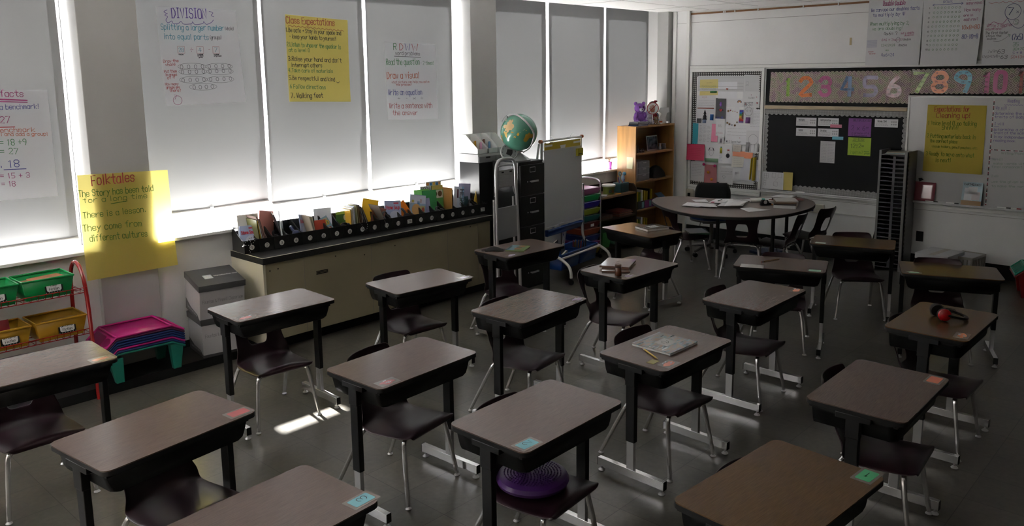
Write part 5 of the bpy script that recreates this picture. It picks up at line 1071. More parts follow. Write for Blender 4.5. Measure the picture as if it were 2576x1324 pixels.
MB().grid(lambda u, v: ((u - .5) * .40 * (1 - .25 * abs(2 * v - 1) ** 3), .27 + .03 * (2 * u - 1) ** 2 * -1.5, .50 + .31 * v), 10, 8, mat('black_upholstery', (.010, .010, .011), rough=.9)).build('backrest', t, solid=.05)
# floor things near the wall
o = MB().box(-.16, .16, -.12, .12, 0, .03, mat('navy_binder', (.02, .03, .08), rough=.5)).build('binder', loc=(8.92, 4.18, .0008), rotz=-.3); tag(o, 'navy binder on the floor by the wall under the round table', 'binder')
o = MB().box(-.15, .15, -.11, .11, 0, .014, bookmat((.42, .42, .43))).build('binder', loc=(8.75, 3.98, .0008), rotz=.2); tag(o, 'pale flat binder on the floor under the round table', 'binder')
o = MB().tube(curve([(8.75, 4.0, .69), (8.74, 4.03, .45), (8.76, 4.0, .2), (8.74, 3.96, .03), (8.65, 3.9, .008), (8.55, 3.98, .008), (8.62, 4.08, .008), (8.75, 4.02, .01), (8.85, 3.92, .008)], 6), .0035, M_blk, 6).build('power_cord'); tag(o, 'black cord hanging from the round table and curling on the floor', 'cord')
o = MB().tube(curve([(9.225, 5.24, .50), (9.20, 5.23, .42), (9.20, 5.18, .30), (9.21, 5.24, .18), (9.20, 5.20, .05), (9.12, 5.10, .006), (9.0, 5.2, .006)], 6), .004, M_blk, 6).build('power_cord'); tag(o, 'black cord dropping from the wall outlet left of the round table', 'cord')
t = thing('outlet', 'cream raceway outlet box in the corner by the pinned-up drawings', 'outlet', (XB - .0005, 5.40, .56)); MB().box(-.05, 0, -.05, .05, -.07, .07, mat('cream_metal', (.55, .52, .44), rough=.45)).build('box', t, bev=.003); MB().box(-.075, -.049, -.012, .012, -.02, .02, M_blk).build('plug', t)
t = thing('outlet', 'metal outlet box right of the round table on the conduit', 'outlet', (XB - .0005, 3.76, .53)); MB().box(-.045, 0, -.11, .06, -.04, .06, mat('cream_metal', (.55, .52, .44))).build('box', t, bev=.003); MB().box(-.052, -.044, .0, .05, -.02, .03, mat('navy_plug', (.03, .04, .12))).build('plug', t)
t = thing('outlet', 'black wall outlet right of the paper sorter', 'outlet', (XB - .0005, 2.607, .35)); MB().box(-.006, 0, -.036, .036, -.055, .055, M_blk).build('cover_plate', t, bev=.002)
# ------------------------------------------------------------------ paper sorter tower
M_sort = mat('grey_sorter_metal', (.19, .19, .19), rough=.45)
M_sin = mat('dark_sorter_shelf', (.020, .024, .034), rough=.3)
t = thing('paper_sorter', 'tall narrow grey paper sorter with many thin shelves by the black board', 'sorter', (8.93, 2.675, 0)); sw, sd, sh = .295, .285, 1.285
MB().box(0, sd, sw - .022, sw, 0, sh, M_sort).build('side_panel', t); s_ = MB().box(0, sd, 0, .012, 0, sh - .01, M_sort).box(0, .012, 0, .038, 0, sh - .01, M_sort)
for k in range(26): s_.box(.02, .028, -.0015, .0, .06 + .046 * k, .085 + .046 * k, M_blk)
s_.build('side_panel', t); MB().box(sd - .01, sd, .012, sw - .022, 0, sh - .02, M_sin).build('back_panel', t)
for k in range(27):
    z = .03 + .0465 * k
    f_ = MB().box(.004, sd - .01, .012, sw - .022, z, z + .003, M_sin); f_.box(.002, .006, .038, sw - .022, z - .003, z + .005, mat('shelf_lip', (.05, .055, .07), rough=.25)); f_.build('shelf', t)
MB().box(-.002, .004, .125, .150, .03, sh - .06, M_sin).build('divider', t)
for k in range(4):
    o = MB().box(-.11, .11, -.10, .10, 0, .006, bookmat([(.40, .38, .34), (.10, .22, .26), (.50, .48, .45), (.30, .27, .22)][k])).build('folder', loc=(9.07, 2.82, 1.2432 + .0062 * k), rotz=.06 * k); tag(o, ['lowest', 'second', 'third', 'topmost'][k] + ' of the papers on the top shelf of the tall sorter', 'papers', 'papers in the sorter')
o = MB().tube([(8.95, 3.06, .0), (9.19, 3.00, .58)], .008, M_blk, 8).tube([(9.0, 3.0, 0), (9.2, 2.985, .50)], .008, M_blk, 8).build('folded_stand'); tag(o, 'thin black rods leaning beside the paper sorter', 'stand')
# file boxes, crate and tray table at the right
M_fbx = mat('white_file_box', (.50, .50, .52), rough=.6)
t = thing('file_box', 'white lidded file box on the floor right of the paper sorter', 'box', (8.78, 2.27, 0), math.radians(-8))
b = MB().box(-.20, .17, -.15, .15, .01, .255, M_fbx); b.box(-.2015, -.1995, -.04, .05, .165, .195, mat('dark_hole', (.05, .05, .05))).box(-.2015, -.1995, -.15, .15, .06, .075, mat('purple_print', (.12, .06, .16)))
b.build('body', t); MB().box(-.208, .178, -.158, .158, .25, .305, M_fbx).box(-.208, .17, -.03, .03, .305, .3055, mat('brown_tape', (.34, .31, .27), rough=.35)).build('lid', t, bev=.003)
t = thing('crate', 'pale slotted plastic crate right of the white file box', 'crate', (8.94, 2.06, 0), math.radians(-8)); M_cr = mat('pale_crate', (.36, .34, .31), rough=.5)
c = MB()
for zz_ in (0, .12, .255): c.box(-.16, .16, -.11, -.10, zz_, zz_ + .025, M_cr).box(-.16, .16, .10, .11, zz_, zz_ + .025, M_cr).box(-.16, -.15, -.10, .10, zz_, zz_ + .025, M_cr).box(.15, .16, -.10, .10, zz_, zz_ + .025, M_cr)
for k in range(9): c.box(-.16 + .0385 * k, -.148 + .0385 * k, -.109, -.101, .02, .26, M_cr).box(-.16 + .0385 * k, -.148 + .0385 * k, .101, .109, .02, .26, M_cr)
for k in range(6): c.box(-.159, -.151, -.10 + .038 * k, -.09 + .038 * k, .02, .26, M_cr)
c.box(-.15, .15, -.10, .10, .004, .012, M_cr); c.build('lattice', t); MB().box(-.145, .145, -.095, .095, .013, .27, M_fbx).build('liner', t)
tray(.268, (.25, .012, .012), 'red lap tray under the teal one at the right frame edge', .267, X=8.80, Y=1.36, rz=-72, group='lap trays at the right')
tray(.290, (.015, .30, .20), 'teal lap tray on the red one at the right frame edge', 0, top=True, X=8.80, Y=1.36, rz=-72, group='lap trays at the right')
t = thing('clipboard', 'clipboard with white paper on the teal tray at right', 'clipboard', (8.82, 1.35, .2935), math.radians(-72)); MB().box(-.16, .16, -.11, .11, 0, .004, mat('tan_board', (.40, .28, .12), rough=.5)).build('board', t); MB().box(-.14, .13, -.10, .10, .004, .0055, M_paper).build('paper', t); MB().box(.13, .16, -.03, .03, .004, .018, M_satin).build('clip', t)
TX_facts = [('facts', 1.645, 2.015, 0.042, 1.781, -0.04, 'm'), ('a benchmark!', 1.636, 1.93, 0.032, 1.868, -0.004, 'b'), ('27', 1.629, 1.84, 0.042, 1.687, 0.033, 'm'), ('enchmark', 1.623, 1.781, 0.03, 1.828, -0.03, 'o'), ('! and add a group!', 1.624, 1.759, 0.023, 1.904, -0.054, 'o'), ('= 18 +9', 1.613, 1.697, 0.04, 1.768, -0.051, 'g'), ('= 27', 1.609, 1.64, 0.038, 1.714, -0.059, 'g'), ('. 18', 1.599, 1.553, 0.047, 1.712, -0.073, 'b'), ('= 15 + 3', 1.594, 1.481, 0.034, 1.767, -0.077, 'm'), ('= 18', 1.597, 1.427, 0.034, 1.676, -0.083, 'm')]
TX_div = [('DIVISION', 2.833, 2.569, 0.072, 3.103, 0.019, 'p'), ('Splitting a larger number', 2.744, 2.479, 0.042, 3.242, 0.017, 't'), ('(whole)', 3.25, 2.492, 0.027, 3.328, 0.004, 'k'), ('into equal parts', 2.76, 2.411, 0.04, 3.111, 0.009, 't'), ('(groups)', 3.12, 2.418, 0.029, 3.219, 0.024, 'k'), ('28', 2.866, 2.317, 0.03, 2.904, 0.013, 't'), ('4', 3.023, 2.319, 0.031, 3.044, 0.013, 't'), ('7', 3.153, 2.321, 0.033, 3.175, 0.116, 't'), ('^', 2.954, 2.321, 0.028, 2.978, 0.108, 'm'), ('-', 3.099, 2.329, 0.022, 3.118, 0.13, 'm'), ('whole', 2.862, 2.294, 0.009, 2.898, 0.011, 'k'), ('number', 3.012, 2.295, 0.009, 3.059, 0.058, 'k'), ('in each', 3.011, 2.285, 0.009, 3.058, 0.033, 'k'), ('group', 3.02, 2.275, 0.009, 3.05, 0.008, 'k'), ('number', 3.144, 2.296, 0.009, 3.19, 0.059, 'k'), ('of groups', 3.145, 2.285, 0.009, 3.206, 0.046, 'k'), ('Draw the', 2.741, 2.237, 0.021, 2.856, 0.041, 'r'), ('whole', 2.755, 2.212, 0.021, 2.829, 0.059, 'r'), ('Put them', 2.741, 2.162, 0.021, 2.836, 0.029, 'r'), ('in groups', 2.75, 2.137, 0.021, 2.836, 0.029, 'r'), ('of 4', 2.761, 2.115, 0.021, 2.815, 0.05, 'r'), ('How many', 2.74, 2.069, 0.019, 2.842, 0.005, 'r'), ('groups are', 2.747, 2.045, 0.019, 2.849, 0.002, 'r'), ('there?', 2.769, 2.019, 0.022, 2.856, 0.003, 'r'), ('7', 2.8, 1.964, 0.032, 2.82, -0.028, 'm')]
TX_class = [('Class Expectations', 3.804, 2.567, 0.054, 4.286, -0.013, 'rb'), ('1.Be safe > Stay in your space and', 3.797, 2.496, 0.035, 4.35, -0.023, 'k'), ('- keep your hands to yourself', 3.827, 2.444, 0.033, 4.297, -0.022, 'k'), ('2.Listen to whoever the speaker is', 3.799, 2.377, 0.036, 4.34, -0.028, 'g'), ('at a level 0', 3.814, 2.332, 0.031, 4.017, -0.01, 'g'), ("3.Raise your hand and don't", 3.804, 2.258, 0.036, 4.34, -0.027, 'k'), ('interrupt others', 3.831, 2.206, 0.034, 4.135, -0.016, 'k'), ('4.Take care of materials', 3.798, 2.163, 0.031, 4.243, -0.021, 'g'), ('5.Be respectful and kind', 3.799, 2.1, 0.034, 4.259, -0.044, 'k'), ('6 Follow directions', 3.803, 2.028, 0.034, 4.157, -0.047, 'g'), ('7. Walking feet', 3.806, 1.945, 0.041, 4.123, -0.012, 'k')]
TX_rdww = [('R', 4.937, 2.366, 0.059, 4.973, 0.015, 'g'), ('D', 5.01, 2.365, 0.059, 5.052, 0.015, 'r'), ('W', 5.077, 2.363, 0.062, 5.141, 0.015, 'b'), ('W', 5.162, 2.362, 0.063, 5.239, 0.015, 'r'), ('word problems', 4.959, 2.318, 0.035, 5.262, -0.007, 'k'), ('Read the question', 4.845, 2.224, 0.056, 5.253, 0.009, 'g'), ('- 2 times!', 5.266, 2.225, 0.036, 5.435, 0.019, 'g'), ('Draw a visual', 4.849, 2.096, 0.061, 5.243, 0.004, 'o'), ('what picture can help you solve', 4.902, 2.053, 0.022, 5.371, -0.002, 'r'), ('the problem?', 4.953, 2.028, 0.019, 5.145, -0.002, 'r'), ('Write an equation', 4.856, 1.943, 0.051, 5.27, -0.011, 'b'), ('+  -  x  ^', 4.965, 1.897, 0.024, 5.283, -0.011, 'kk'), ('Write a sentence with', 4.86, 1.819, 0.049, 5.396, -0.026, 'r'), ('the answer', 4.895, 1.755, 0.043, 5.203, -0.033, 'r')]
TX_folk = [('Folktales', 2.086, 1.395, 0.069, 2.374, 0.01, 'r'), ('The Story has been told', 1.995, 1.326, 0.044, 2.501, -0.028, 'gd'), ('for a long time', 2.019, 1.281, 0.035, 2.453, -0.032, 'gd'), ('There is a lesson.', 2.01, 1.177, 0.042, 2.436, -0.026, 'gd'), ('They come from', 2.001, 1.087, 0.045, 2.396, -0.042, 'gd'), ('different cultures', 2.037, 1.011, 0.045, 2.429, -0.057, 'gd')]
TX_double = [('Double', -3.12, 2.801, 0.05, -3.01, -0.005, 'm'), ('Double', -2.995, 2.795, 0.048, -2.897, 0.015, 'm'), ('We can use our doubles facts', -3.239, 2.743, 0.035, -2.752, -0.004, 'b'), ('to multiply by 4!', -3.22, 2.689, 0.034, -2.89, -0.0, 'b'), ('When multiplying by 2,', -3.243, 2.598, 0.036, -2.843, -0.018, 'g'), ('we are doubling!', -3.218, 2.548, 0.03, -2.91, -0.013, 'g'), ('4x6= ?', -3.095, 2.489, 0.033, -2.958, -0.002, 'k'), ("let's double", -2.921, 2.494, 0.02, -2.791, 0.029, 'm'), ('double!', -2.886, 2.473, 0.017, -2.793, 0.029, 'm'), ('6+6 = 2x6=12', -3.112, 2.43, 0.026, -2.903, -0.018, 'm'), ('double', -2.895, 2.429, 0.02, -2.819, -0.003, 'k'), ('12+12=24', -3.114, 2.371, 0.027, -2.973, -0.013, 'g'), ('double', -2.936, 2.37, 0.023, -2.854, -0.016, 'k'), ('so', -3.064, 2.324, 0.018, -3.036, 0.02, 'g'), ('4x6=24', -3.107, 2.266, 0.033, -2.974, -0.004, 'b'), ('double', -3.245, 2.314, 0.012, -3.191, 0.023, 'rr'), ('the array', -3.232, 2.293, 0.012, -3.168, 0.016, 'rr')]
TX_rows = [('ROWS', -2.528, 2.787, 0.026, -2.446, -0.037, 'b'), ('How', -2.308, 2.797, 0.025, -2.253, -0.002, 'm'), ('many rows?', -2.314, 2.759, 0.029, -2.161, -0.001, 'm'), ('How many', -2.325, 2.693, 0.029, -2.18, -0.018, 'm'), ('are in', -2.332, 2.642, 0.023, -2.248, 0.003, 'm'), ('each row?', -2.326, 2.599, 0.029, -2.2, -0.003, 'm'), ('10x8=80', -2.34, 2.516, 0.04, -2.181, 0.001, 'o'), ('80-10=8', -2.33, 2.423, 0.042, -2.187, -0.003, 'b'), ('1', -2.66, 2.737, 0.017, -2.648, -0.063, 'k'), ('2', -2.662, 2.687, 0.017, -2.649, -0.059, 'k'), ('3', -2.662, 2.639, 0.017, -2.65, -0.055, 'k'), ('4', -2.663, 2.597, 0.017, -2.651, -0.051, 'k'), ('5', -2.66, 2.548, 0.017, -2.647, -0.048, 'k'), ('6', -2.66, 2.501, 0.017, -2.648, -0.044, 'k'), ('7', -2.657, 2.454, 0.017, -2.645, -0.04, 'k'), ('8', -2.659, 2.407, 0.017, -2.647, -0.037, 'k'), ('9', -2.659, 2.365, 0.017, -2.647, -0.033, 'k'), ('10', -2.663, 2.317, 0.017, -2.643, -0.029, 'k')]
TX_third = [('7', -1.94, 2.639, 0.069, -1.897, -0.058, 'bk'), ('x', -1.871, 2.651, 0.031, -1.85, -0.059, 'bk'), ('5', -1.874, 2.55, 0.033, -1.852, -0.051, 'g'), ('Write 2 smaller', -2.114, 2.525, 0.03, -1.893, 0.008, 'm'), ('equations!', -2.122, 2.498, 0.023, -1.98, -0.011, 'm'), ('The first factor', -2.12, 2.457, 0.026, -1.926, -0.004, 'k'), ('stays the', -2.113, 2.43, 0.021, -1.983, -0.002, 'k'), ('same.', -2.104, 2.406, 0.019, -2.012, -0.025, 'k'), ('(7x5)', -1.892, 2.393, 0.055, -1.793, 0.024, 'bk'), ('35', -1.874, 2.333, 0.037, -1.828, 0.02, 'g'), ('7x9=', -2.086, 2.276, 0.028, -2.005, 0.019, 'kk'), ('63', -2.001, 2.267, 0.039, -1.94, 0.014, 'k'), ('30+20', -1.871, 2.293, 0.025, -1.777, 0.023, 'g'), ('5 + 8', -1.869, 2.259, 0.022, -1.791, 0.005, 'p'), ('50+13=', -1.88, 2.218, 0.025, -1.771, 0.011, 'r'), ('(7x5)+(7x4)=', -2.131, 2.226, 0.028, -1.977, 0.009, 'kk'), ('63', -1.969, 2.216, 0.035, -1.912, 0.042, 'k')]
TX_exp = [('Expectations for', -2.539, 1.687, 0.053, -2.213, 0.021, 'r'), ('Cleaning up!', -2.518, 1.625, 0.05, -2.203, 0.016, 'r'), ('1 Voice level 0, no talking', -2.594, 1.547, 0.044, -2.141, 0.012, 'gd'), ('Shhhh!!', -2.458, 1.502, 0.04, -2.303, 0.056, 'gd'), ('2 Putting materials back in', -2.594, 1.415, 0.041, -2.139, 0.002, 'gd'), ('the correct place', -2.565, 1.366, 0.035, -2.304, -0.001, 'gd'), ('-inside folders, pencil pouches, etc.', -2.549, 1.313, 0.025, -2.11, 0.002, 'gd'), ('3 Ready to move onto what', -2.594, 1.228, 0.041, -2.139, 0.003, 'gd'), ('is next!', -2.496, 1.164, 0.041, -2.35, 0.041, 'gd')]
TX_wb = [('Reading', -1.883, 1.791, 0.032, -1.782, -0.016, 'p'), ('We will :', -1.982, 1.722, 0.03, -1.862, -0.006, 'p'), ('determine the character', -1.988, 1.668, 0.027, -1.568, 0.009, 'p'), ('traits of Baby Ratima', -1.986, 1.635, 0.024, -1.59, 0.011, 'p'), ('I will', -1.981, 1.564, 0.027, -1.899, -0.005, 'p'), ('determine a character', -1.992, 1.507, 0.027, -1.568, 0.016, 'p'), ('trait of the main character', -1.982, 1.477, 0.024, -1.541, 0.013, 'p'), ('in my independent', -1.977, 1.438, 0.024, -1.699, 0.0, 'p'), ('reading book.', -1.977, 1.402, 0.021, -1.781, 0.0, 'p'), ('Writing/Phonics', -1.899, 1.277, 0.021, -1.675, 0.03, 'gg'), ('We will', -1.974, 1.212, 0.024, -1.886, 0.027, 'gg'), ('make words with the', -1.962, 1.17, 0.021, -1.592, 0.041, 'gg'), ('final consonant blends', -1.976, 1.136, 0.021, -1.589, 0.045, 'gg'), ('I will', -1.969, 1.042, 0.021, -1.911, 0.024, 'gg'), ('use the given letters', -1.968, 0.987, 0.021, -1.59, 0.057, 'gg'), ('to make the word.', -1.962, 0.942, 0.021, -1.65, 0.055, 'gg')]
TX_cards = [('MULTIPLICATION', -3.372, 1.561, 0.024, -3.179, 0.017, 'k'), ('2 x 6=', -3.387, 1.464, 0.048, -3.202, 0.023, 'kd'), ('2 groups of 6', -3.382, 1.423, 0.017, -3.194, 0.014, 'kd'), ('2 counters', -3.381, 1.399, 0.014, -3.216, 0.012, 'kd'), ('DIVISION', -3.356, 1.347, 0.024, -3.236, 0.025, 'k'), ('12^2=', -3.385, 1.263, 0.046, -3.243, 0.034, 'k'), ('2 split in 2', -3.387, 1.199, 0.032, -3.252, 0.038, 'gd'), ('equal', -3.236, 1.225, 0.011, -3.183, 0.032, 'gd'), ('groups', -3.231, 1.203, 0.011, -3.176, 0.034, 'gd')]
# ------------------------------------------------------------------ paper and marks on the walls
def marker(n, c): return mat('marker_' + n, c, rough=.7)
MK = {'m': marker('magenta', (.34, .03, .16)), 'b': marker('blue', (.035, .05, .28)), 'o': marker('orange', (.52, .10, .03)), 'g': marker('green', (.05, .24, .08)), 'gd': marker('leaf_green', (.09, .22, .015)), 'k': marker('black', (.02, .02, .03)), 'kk': marker('grey', (.13, .13, .15)),
      'p': marker('purple', (.10, .05, .30)), 't': marker('teal', (.03, .27, .38)), 'r': marker('red', (.42, .04, .045)), 'rb': marker('red_brown', (.42, .08, .04)), 'rr': marker('rose', (.45, .16, .18)), 'bk': marker('ink_blue', (.03, .04, .16)), 'gg': marker('faded_green', (.22, .30, .24)), 'kd': marker('deep_purple', (.07, .02, .10)), 'w': marker('white', (.7, .7, .7))}
P_white = cloth('white_chart_paper', (.74, .74, .76), trans=.72, tcol=(.92, .92, .94)); P_yel = cloth('yellow_chart_paper', (.72, .62, .20), trans=.68, tcol=(.96, .82, .26))
P_yel2 = mat('yellow_poster', (.56, .43, .065), rough=.8); P_wh2 = mat('white_poster', (.66, .66, .68), rough=.8)
def sheet_on(M, TL, TR, BR, BL, m, mb=None, bulge=.004, z=0, nu=8, nv=10, lift=0.0):
    mb = mb or MB()
    a, b, c, d = [Vector((x, y, 0)) for x, y in (TL, TR, BR, BL)]
    def fn(u, v):
        p = (a * (1 - u) + b * u) * (1 - v) + (d * (1 - u) + c * u) * v
        return (p.x, p.y, z + bulge * math.sin(PI * u) * math.sin(PI * v) * 0 + lift * v ** 3)
    mb.grid(fn, nu, nv, m); return mb
def lettering(mb, TX, wf=.10, z=.0012):
    for t_, u0, v, h, u1, sl, c in TX:
        write(mb, t_, u0, v, h, MK[c], u1, w=max(h * wf, .0028), z=z, slope=sl)
def poster(name, lab, M, quad, m, TX=(), extra=None, cat='poster', grp=None, wf=.10, solid=0, z=.0015, lift=0):
    mb = sheet_on(M, *quad, m, lift=lift); 
    n0 = len(mb.v)
    if TX: lettering(mb, TX, wf, z)
    if extra: extra(mb)
    (tx, ty), (bx, by) = quad[0], quad[3]
    for i in range(n0, len(mb.v)):                 # marks follow the lifting lower edge of the sheet
        x, y, q = mb.v[i]; mb.v[i] = (x, y, q + lift * max(0, min(1, (ty - y) / (ty - by))) ** 3)
    o = mb.build(name, angle=180); o.matrix_world = M
    return tag(o, lab, cat, grp)
Wn = on_win(YB - .012)
def x_facts(mb):
    ribbon(mb, [(1.60, 2.000), (1.80, 1.985)], .008, MK['m'], z=.0015); ribbon(mb, [(1.60, 1.985), (1.80, 1.972)], .006, MK['m'], z=.0015)
    ribbon(mb, [(1.62, 1.815), (1.71, 1.813)], .006, MK['r'], z=.0015); ribbon(mb, [(1.62, 1.535), (1.75, 1.53)], .005, MK['b'], z=.0015)
poster('wall_chart', 'white multiplication facts sheet at the left frame edge, on the blind', Wn, ((1.45, 2.054), (1.931, 2.054), (1.930, 1.323), (1.45, 1.335)), P_white, TX_facts, x_facts)
def x_div(mb):
    for (a, b), n in (((2.877, 2.205), 8), ((2.881, 2.167), 8), ((2.881, 2.105), 8), ((2.964, 2.05), 4)):
        for k in range(n): ring(mb, a + (.0555 if n == 8 else .049) * k, b + .0012 * k, .011, .015, .0032, MK['kk'], z=.0015, n=12)
        for k in range(n // 4): ring(mb, a + .083 + .222 * k - (.01 if n == 4 else 0), b + .003, .112, .026, .002, MK['kk'], z=.0014, n=24)
    for a, b in ((2.858, 2.309), (3.008, 2.309), (3.138, 2.311)): ribbon(mb, [(a, b), (a + .054, b), (a + .054, b + .05), (a, b + .05), (a, b)], .003, MK['rr'], z=.0014)
    ring(mb, 2.825, 1.955, .034, .034, .003, MK['m'], z=.0015, n=20)
    ribbon(mb, curve2([(2.80, 2.60), (2.78, 2.585), (2.80, 2.575), (2.785, 2.55), (2.80, 2.53), (2.83, 2.545), (2.84, 2.525), (2.88, 2.53), (2.90, 2.545), (2.92, 2.525), (2.98, 2.53), (2.99, 2.545), (3.01, 2.525), (3.07, 2.535), (3.08, 2.55), (3.10, 2.53), (3.14, 2.545), (3.16, 2.565)]), .004, MK['p'], z=.0015)
    ribbon(mb, curve2([(2.80, 2.625), (2.775, 2.61), (2.79, 2.60)]), .004, MK['p'], z=.0015); ribbon(mb, curve2([(3.13, 2.63), (3.16, 2.62), (3.145, 2.60), (3.165, 2.59)]), .004, MK['p'], z=.0015)
def curve2(P, n=5): return [(p.x, p.y) for p in curve([(x, y, 0) for x, y in P], n)]
poster('wall_chart', 'white DIVISION chart with drawn circles, on the blind right of the dark pillar', Wn, ((2.713, 2.645), (3.352, 2.645), (3.39, 1.926), (2.734, 1.915)), P_white, TX_div, x_div, lift=.006)
def x_class(mb): ribbon(mb, curve2([(3.82 + .02 * k, 2.545 + (.006 if k % 2 else -.004) - .0009 * k) for k in range(29)], 3), .004, MK['rb'], z=.0015); ribbon(mb, [(4.275, 2.074), (4.285, 2.066), (4.297, 2.066), (4.307, 2.076)], .004, MK['k'], z=.0015)
poster('wall_chart', 'yellow Class Expectations chart on the middle blind', Wn, ((3.799, 2.638), (4.428, 2.615), (4.416, 1.896), (3.787, 1.916)), P_yel, TX_class, x_class, lift=.012, wf=.12)
def x_rdww(mb): ribbon(mb, [(4.944, 2.305), (5.27, 2.297)], .005, MK['kk'], z=.0015)
poster('wall_chart', 'white R D W W word problems chart on the blind nearest the second pillar', Wn, ((4.829, 2.436), (5.468, 2.423), (5.471, 1.688), (4.839, 1.711)), P_white, TX_rdww, x_rdww, lift=.008)
def x_folk(mb): ribbon(mb, [(2.20, 1.255), (2.31, 1.262)], .005, MK['gd'], z=.0015)
poster('wall_chart', 'yellow Folktales chart taped across the dark pillar', on_win(5.888), ((1.997, 1.476), (2.619, 1.456), (2.631, .741), (1.991, .741)), P_yel, TX_folk, x_folk, lift=.02)
# upper board-wall charts, hung from the brown rail
def Bn(n): return on_back(n)
def x_dbl(mb):
    ribbon(mb, [(-3.11, 2.80), (-3.02, 2.80)], .004, MK['m'], z=.0015); ribbon(mb, [(-2.99, 2.803), (-2.91, 2.806)], .004, MK['m'], z=.0015); ring(mb, -2.945, 2.437, .022, .026, .003, MK['kk'], z=.0015)
    for k in range(9): ribbon(mb, [(-3.262, 2.44 - .009 * k), (-3.16, 2.442 - .009 * k)], .004, marker('lavender_grey', (.38, .38, .52)), z=.0013)
poster('wall_chart', 'white Double Double chart at the upper right, left one of three', Bn(.026), ((-3.267, 2.874), (-2.722, 2.874), (-2.722, 2.168), (-3.27, 2.174)), P_wh2, TX_double, x_dbl, lift=.015)
def x_rows(mb):
    for i in range(10):
        for k in range(8): ring(mb, -2.607 - .0023 * i + (.0336 + .0003 * i) * k, 2.745 - .0469 * i - .0012 * k * (1 - i / 12), .0075, .0095, .0026, MK['g'], z=.0015, n=10)
    ribbon(mb, [(-2.627, 2.774), (-2.344, 2.774)], .004, MK['b'], z=.0015); ribbon(mb, [(-2.61, 2.785), (-2.627, 2.774), (-2.612, 2.764)], .004, MK['b'], z=.0015); ribbon(mb, [(-2.36, 2.787), (-2.344, 2.774), (-2.36, 2.761)], .004, MK['b'], z=.0015)
poster('wall_chart', 'white ROWS array chart with green circles, middle one of three', Bn(.030), ((-2.717, 2.874), (-2.156, 2.874), (-2.176, 2.160), (-2.702, 2.172)), P_wh2, TX_rows, x_rows, lift=.04)
def x_third(mb):
    ring(mb, -1.90, 2.665, .068, .075, .004, MK['bk'], z=.0015, n=24); ring(mb, -1.865, 2.565, .022, .027, .003, MK['kk'], z=.0015); ribbon(mb, curve2([(-1.95, 2.62), (-1.91, 2.55), (-1.85, 2.505), (-1.80, 2.53), (-1.79, 2.62)]), .004, MK['bk'], z=.0015); ring(mb, -1.74, 2.665, .068, .075, .004, MK['bk'], z=.0015, n=24)
    ribbon(mb, curve2([(-1.945, 2.60), (-1.98, 2.555), (-2.02, 2.56), (-2.06, 2.575), (-2.09, 2.55)]), .004, MK['m'], z=.0015); ribbon(mb, [(-2.10, 2.56), (-2.09, 2.548), (-2.076, 2.555)], .004, MK['m'], z=.0015)
    ribbon(mb, curve2([(-2.05, 2.39), (-2.0, 2.385), (-1.95, 2.41), (-1.915, 2.44)]), .003, MK['kk'], z=.0015); ribbon(mb, [(-1.925, 2.452), (-1.905, 2.445), (-1.912, 2.43)], .005, MK['g'], z=.0015)
    ribbon(mb, curve2([(-2.115 + .03 * k, 2.765 - (.012 if k % 2 else 0)) for k in range(11)], 4), .004, MK['rr'], z=.0015); ribbon(mb, [(-1.985, 2.520), (-1.955, 2.522)], .004, MK['m'], z=.0015)
poster('wall_chart', 'white 7 x 9 equations chart cut off by the right frame edge', Bn(.034), ((-2.148, 2.874), (-1.55, 2.874), (-1.55, 2.158), (-2.130, 2.170)), P_wh2, TX_third, x_third, lift=.03)
# pinned-up drawings on the gingham-bordered board
def gingham(name, p, wht, blk):
    m = bpy.data.materials.new(name); m.use_nodes = True; nt = m.node_tree; pr = _p(m); tc = nt.nodes.new('ShaderNodeTexCoord'); br = nt.nodes.new('ShaderNodeTexBrick')
    br.offset = 0; br.inputs['Scale'].default_value = 1; br.inputs['Brick Width'].default_value = p; br.inputs['Row Height'].default_value = p; br.inputs['Mortar Size'].default_value = p * .22; br.inputs['Mortar Smooth'].default_value = 0
    br.inputs['Color1'].default_value = (*wht, 1); br.inputs['Color2'].default_value = (*wht, 1); br.inputs['Mortar'].default_value = (*blk, 1)
    nt.links.new(tc.outputs['Object'], br.inputs['Vector']); nt.links.new(br.outputs['Color'], pr.inputs['Base Color']); pr.inputs['Roughness'].default_value = .7; return m
M_ging = gingham('gingham_border', .0255, (.60, .58, .56), (.016, .012, .012))
t = thing('bulletin_board', 'white bulletin board with black gingham border, full of drawings', 'board', (0, 0, 0)); t.matrix_world = Bn(.001)
f_ = MB().box(-5.452, -4.44, 2.130, 2.168, 0, .022, M_white).box(-5.452, -4.44, .655, .688, 0, .022, M_white).box(-5.452, -5.415, .688, 2.13, 0, .022, M_white).box(-4.478, -4.44, .688, 2.13, 0, .022, M_white); f_.build('frame', t, bev=.003)
MB().box(-5.415, -4.478, .688, 2.13, .001, .006, M_paper).build('backing', t)
g = MB().box(-5.413, -4.478, 2.068, 2.128, .0062, .007, M_ging).box(-5.413, -4.478, .690, .748, .0062, .007, M_ging).box(-5.413, -5.353, .748, 2.068, .0062, .007, M_ging).box(-4.535, -4.478, .748, 2.068, .0062, .007, M_ging); g.build('border', t)
PW, PG = (.66, .66, .69), (.56, .56, .58)
def heart(mb, x, y, s, m): mb.prism([(x + s * .5 * math.sin(a) ** 3, y + s * (.40 * math.cos(a) - .16 * math.cos(2 * a) - .06 * math.cos(3 * a))) for a in [2 * PI * k / 20 for k in range(20)]], .0010, .0014, m)
def scrib(mb, x0, x1, y0, y1, n, c, seed=0, h=.006):
    r = random.Random(seed)
    for k in range(n):
        y = y1 - (y1 - y0) * (k + .5) / n; x = x0
        while x < x1 - .01:
            w = min(r.uniform(.010, .03), x1 - x); ribbon(mb, [(x + w * q / 5, y + r.uniform(-.5, .5) * h) for q in range(6)], .0018, MK[c], z=.0012); x += w + .006
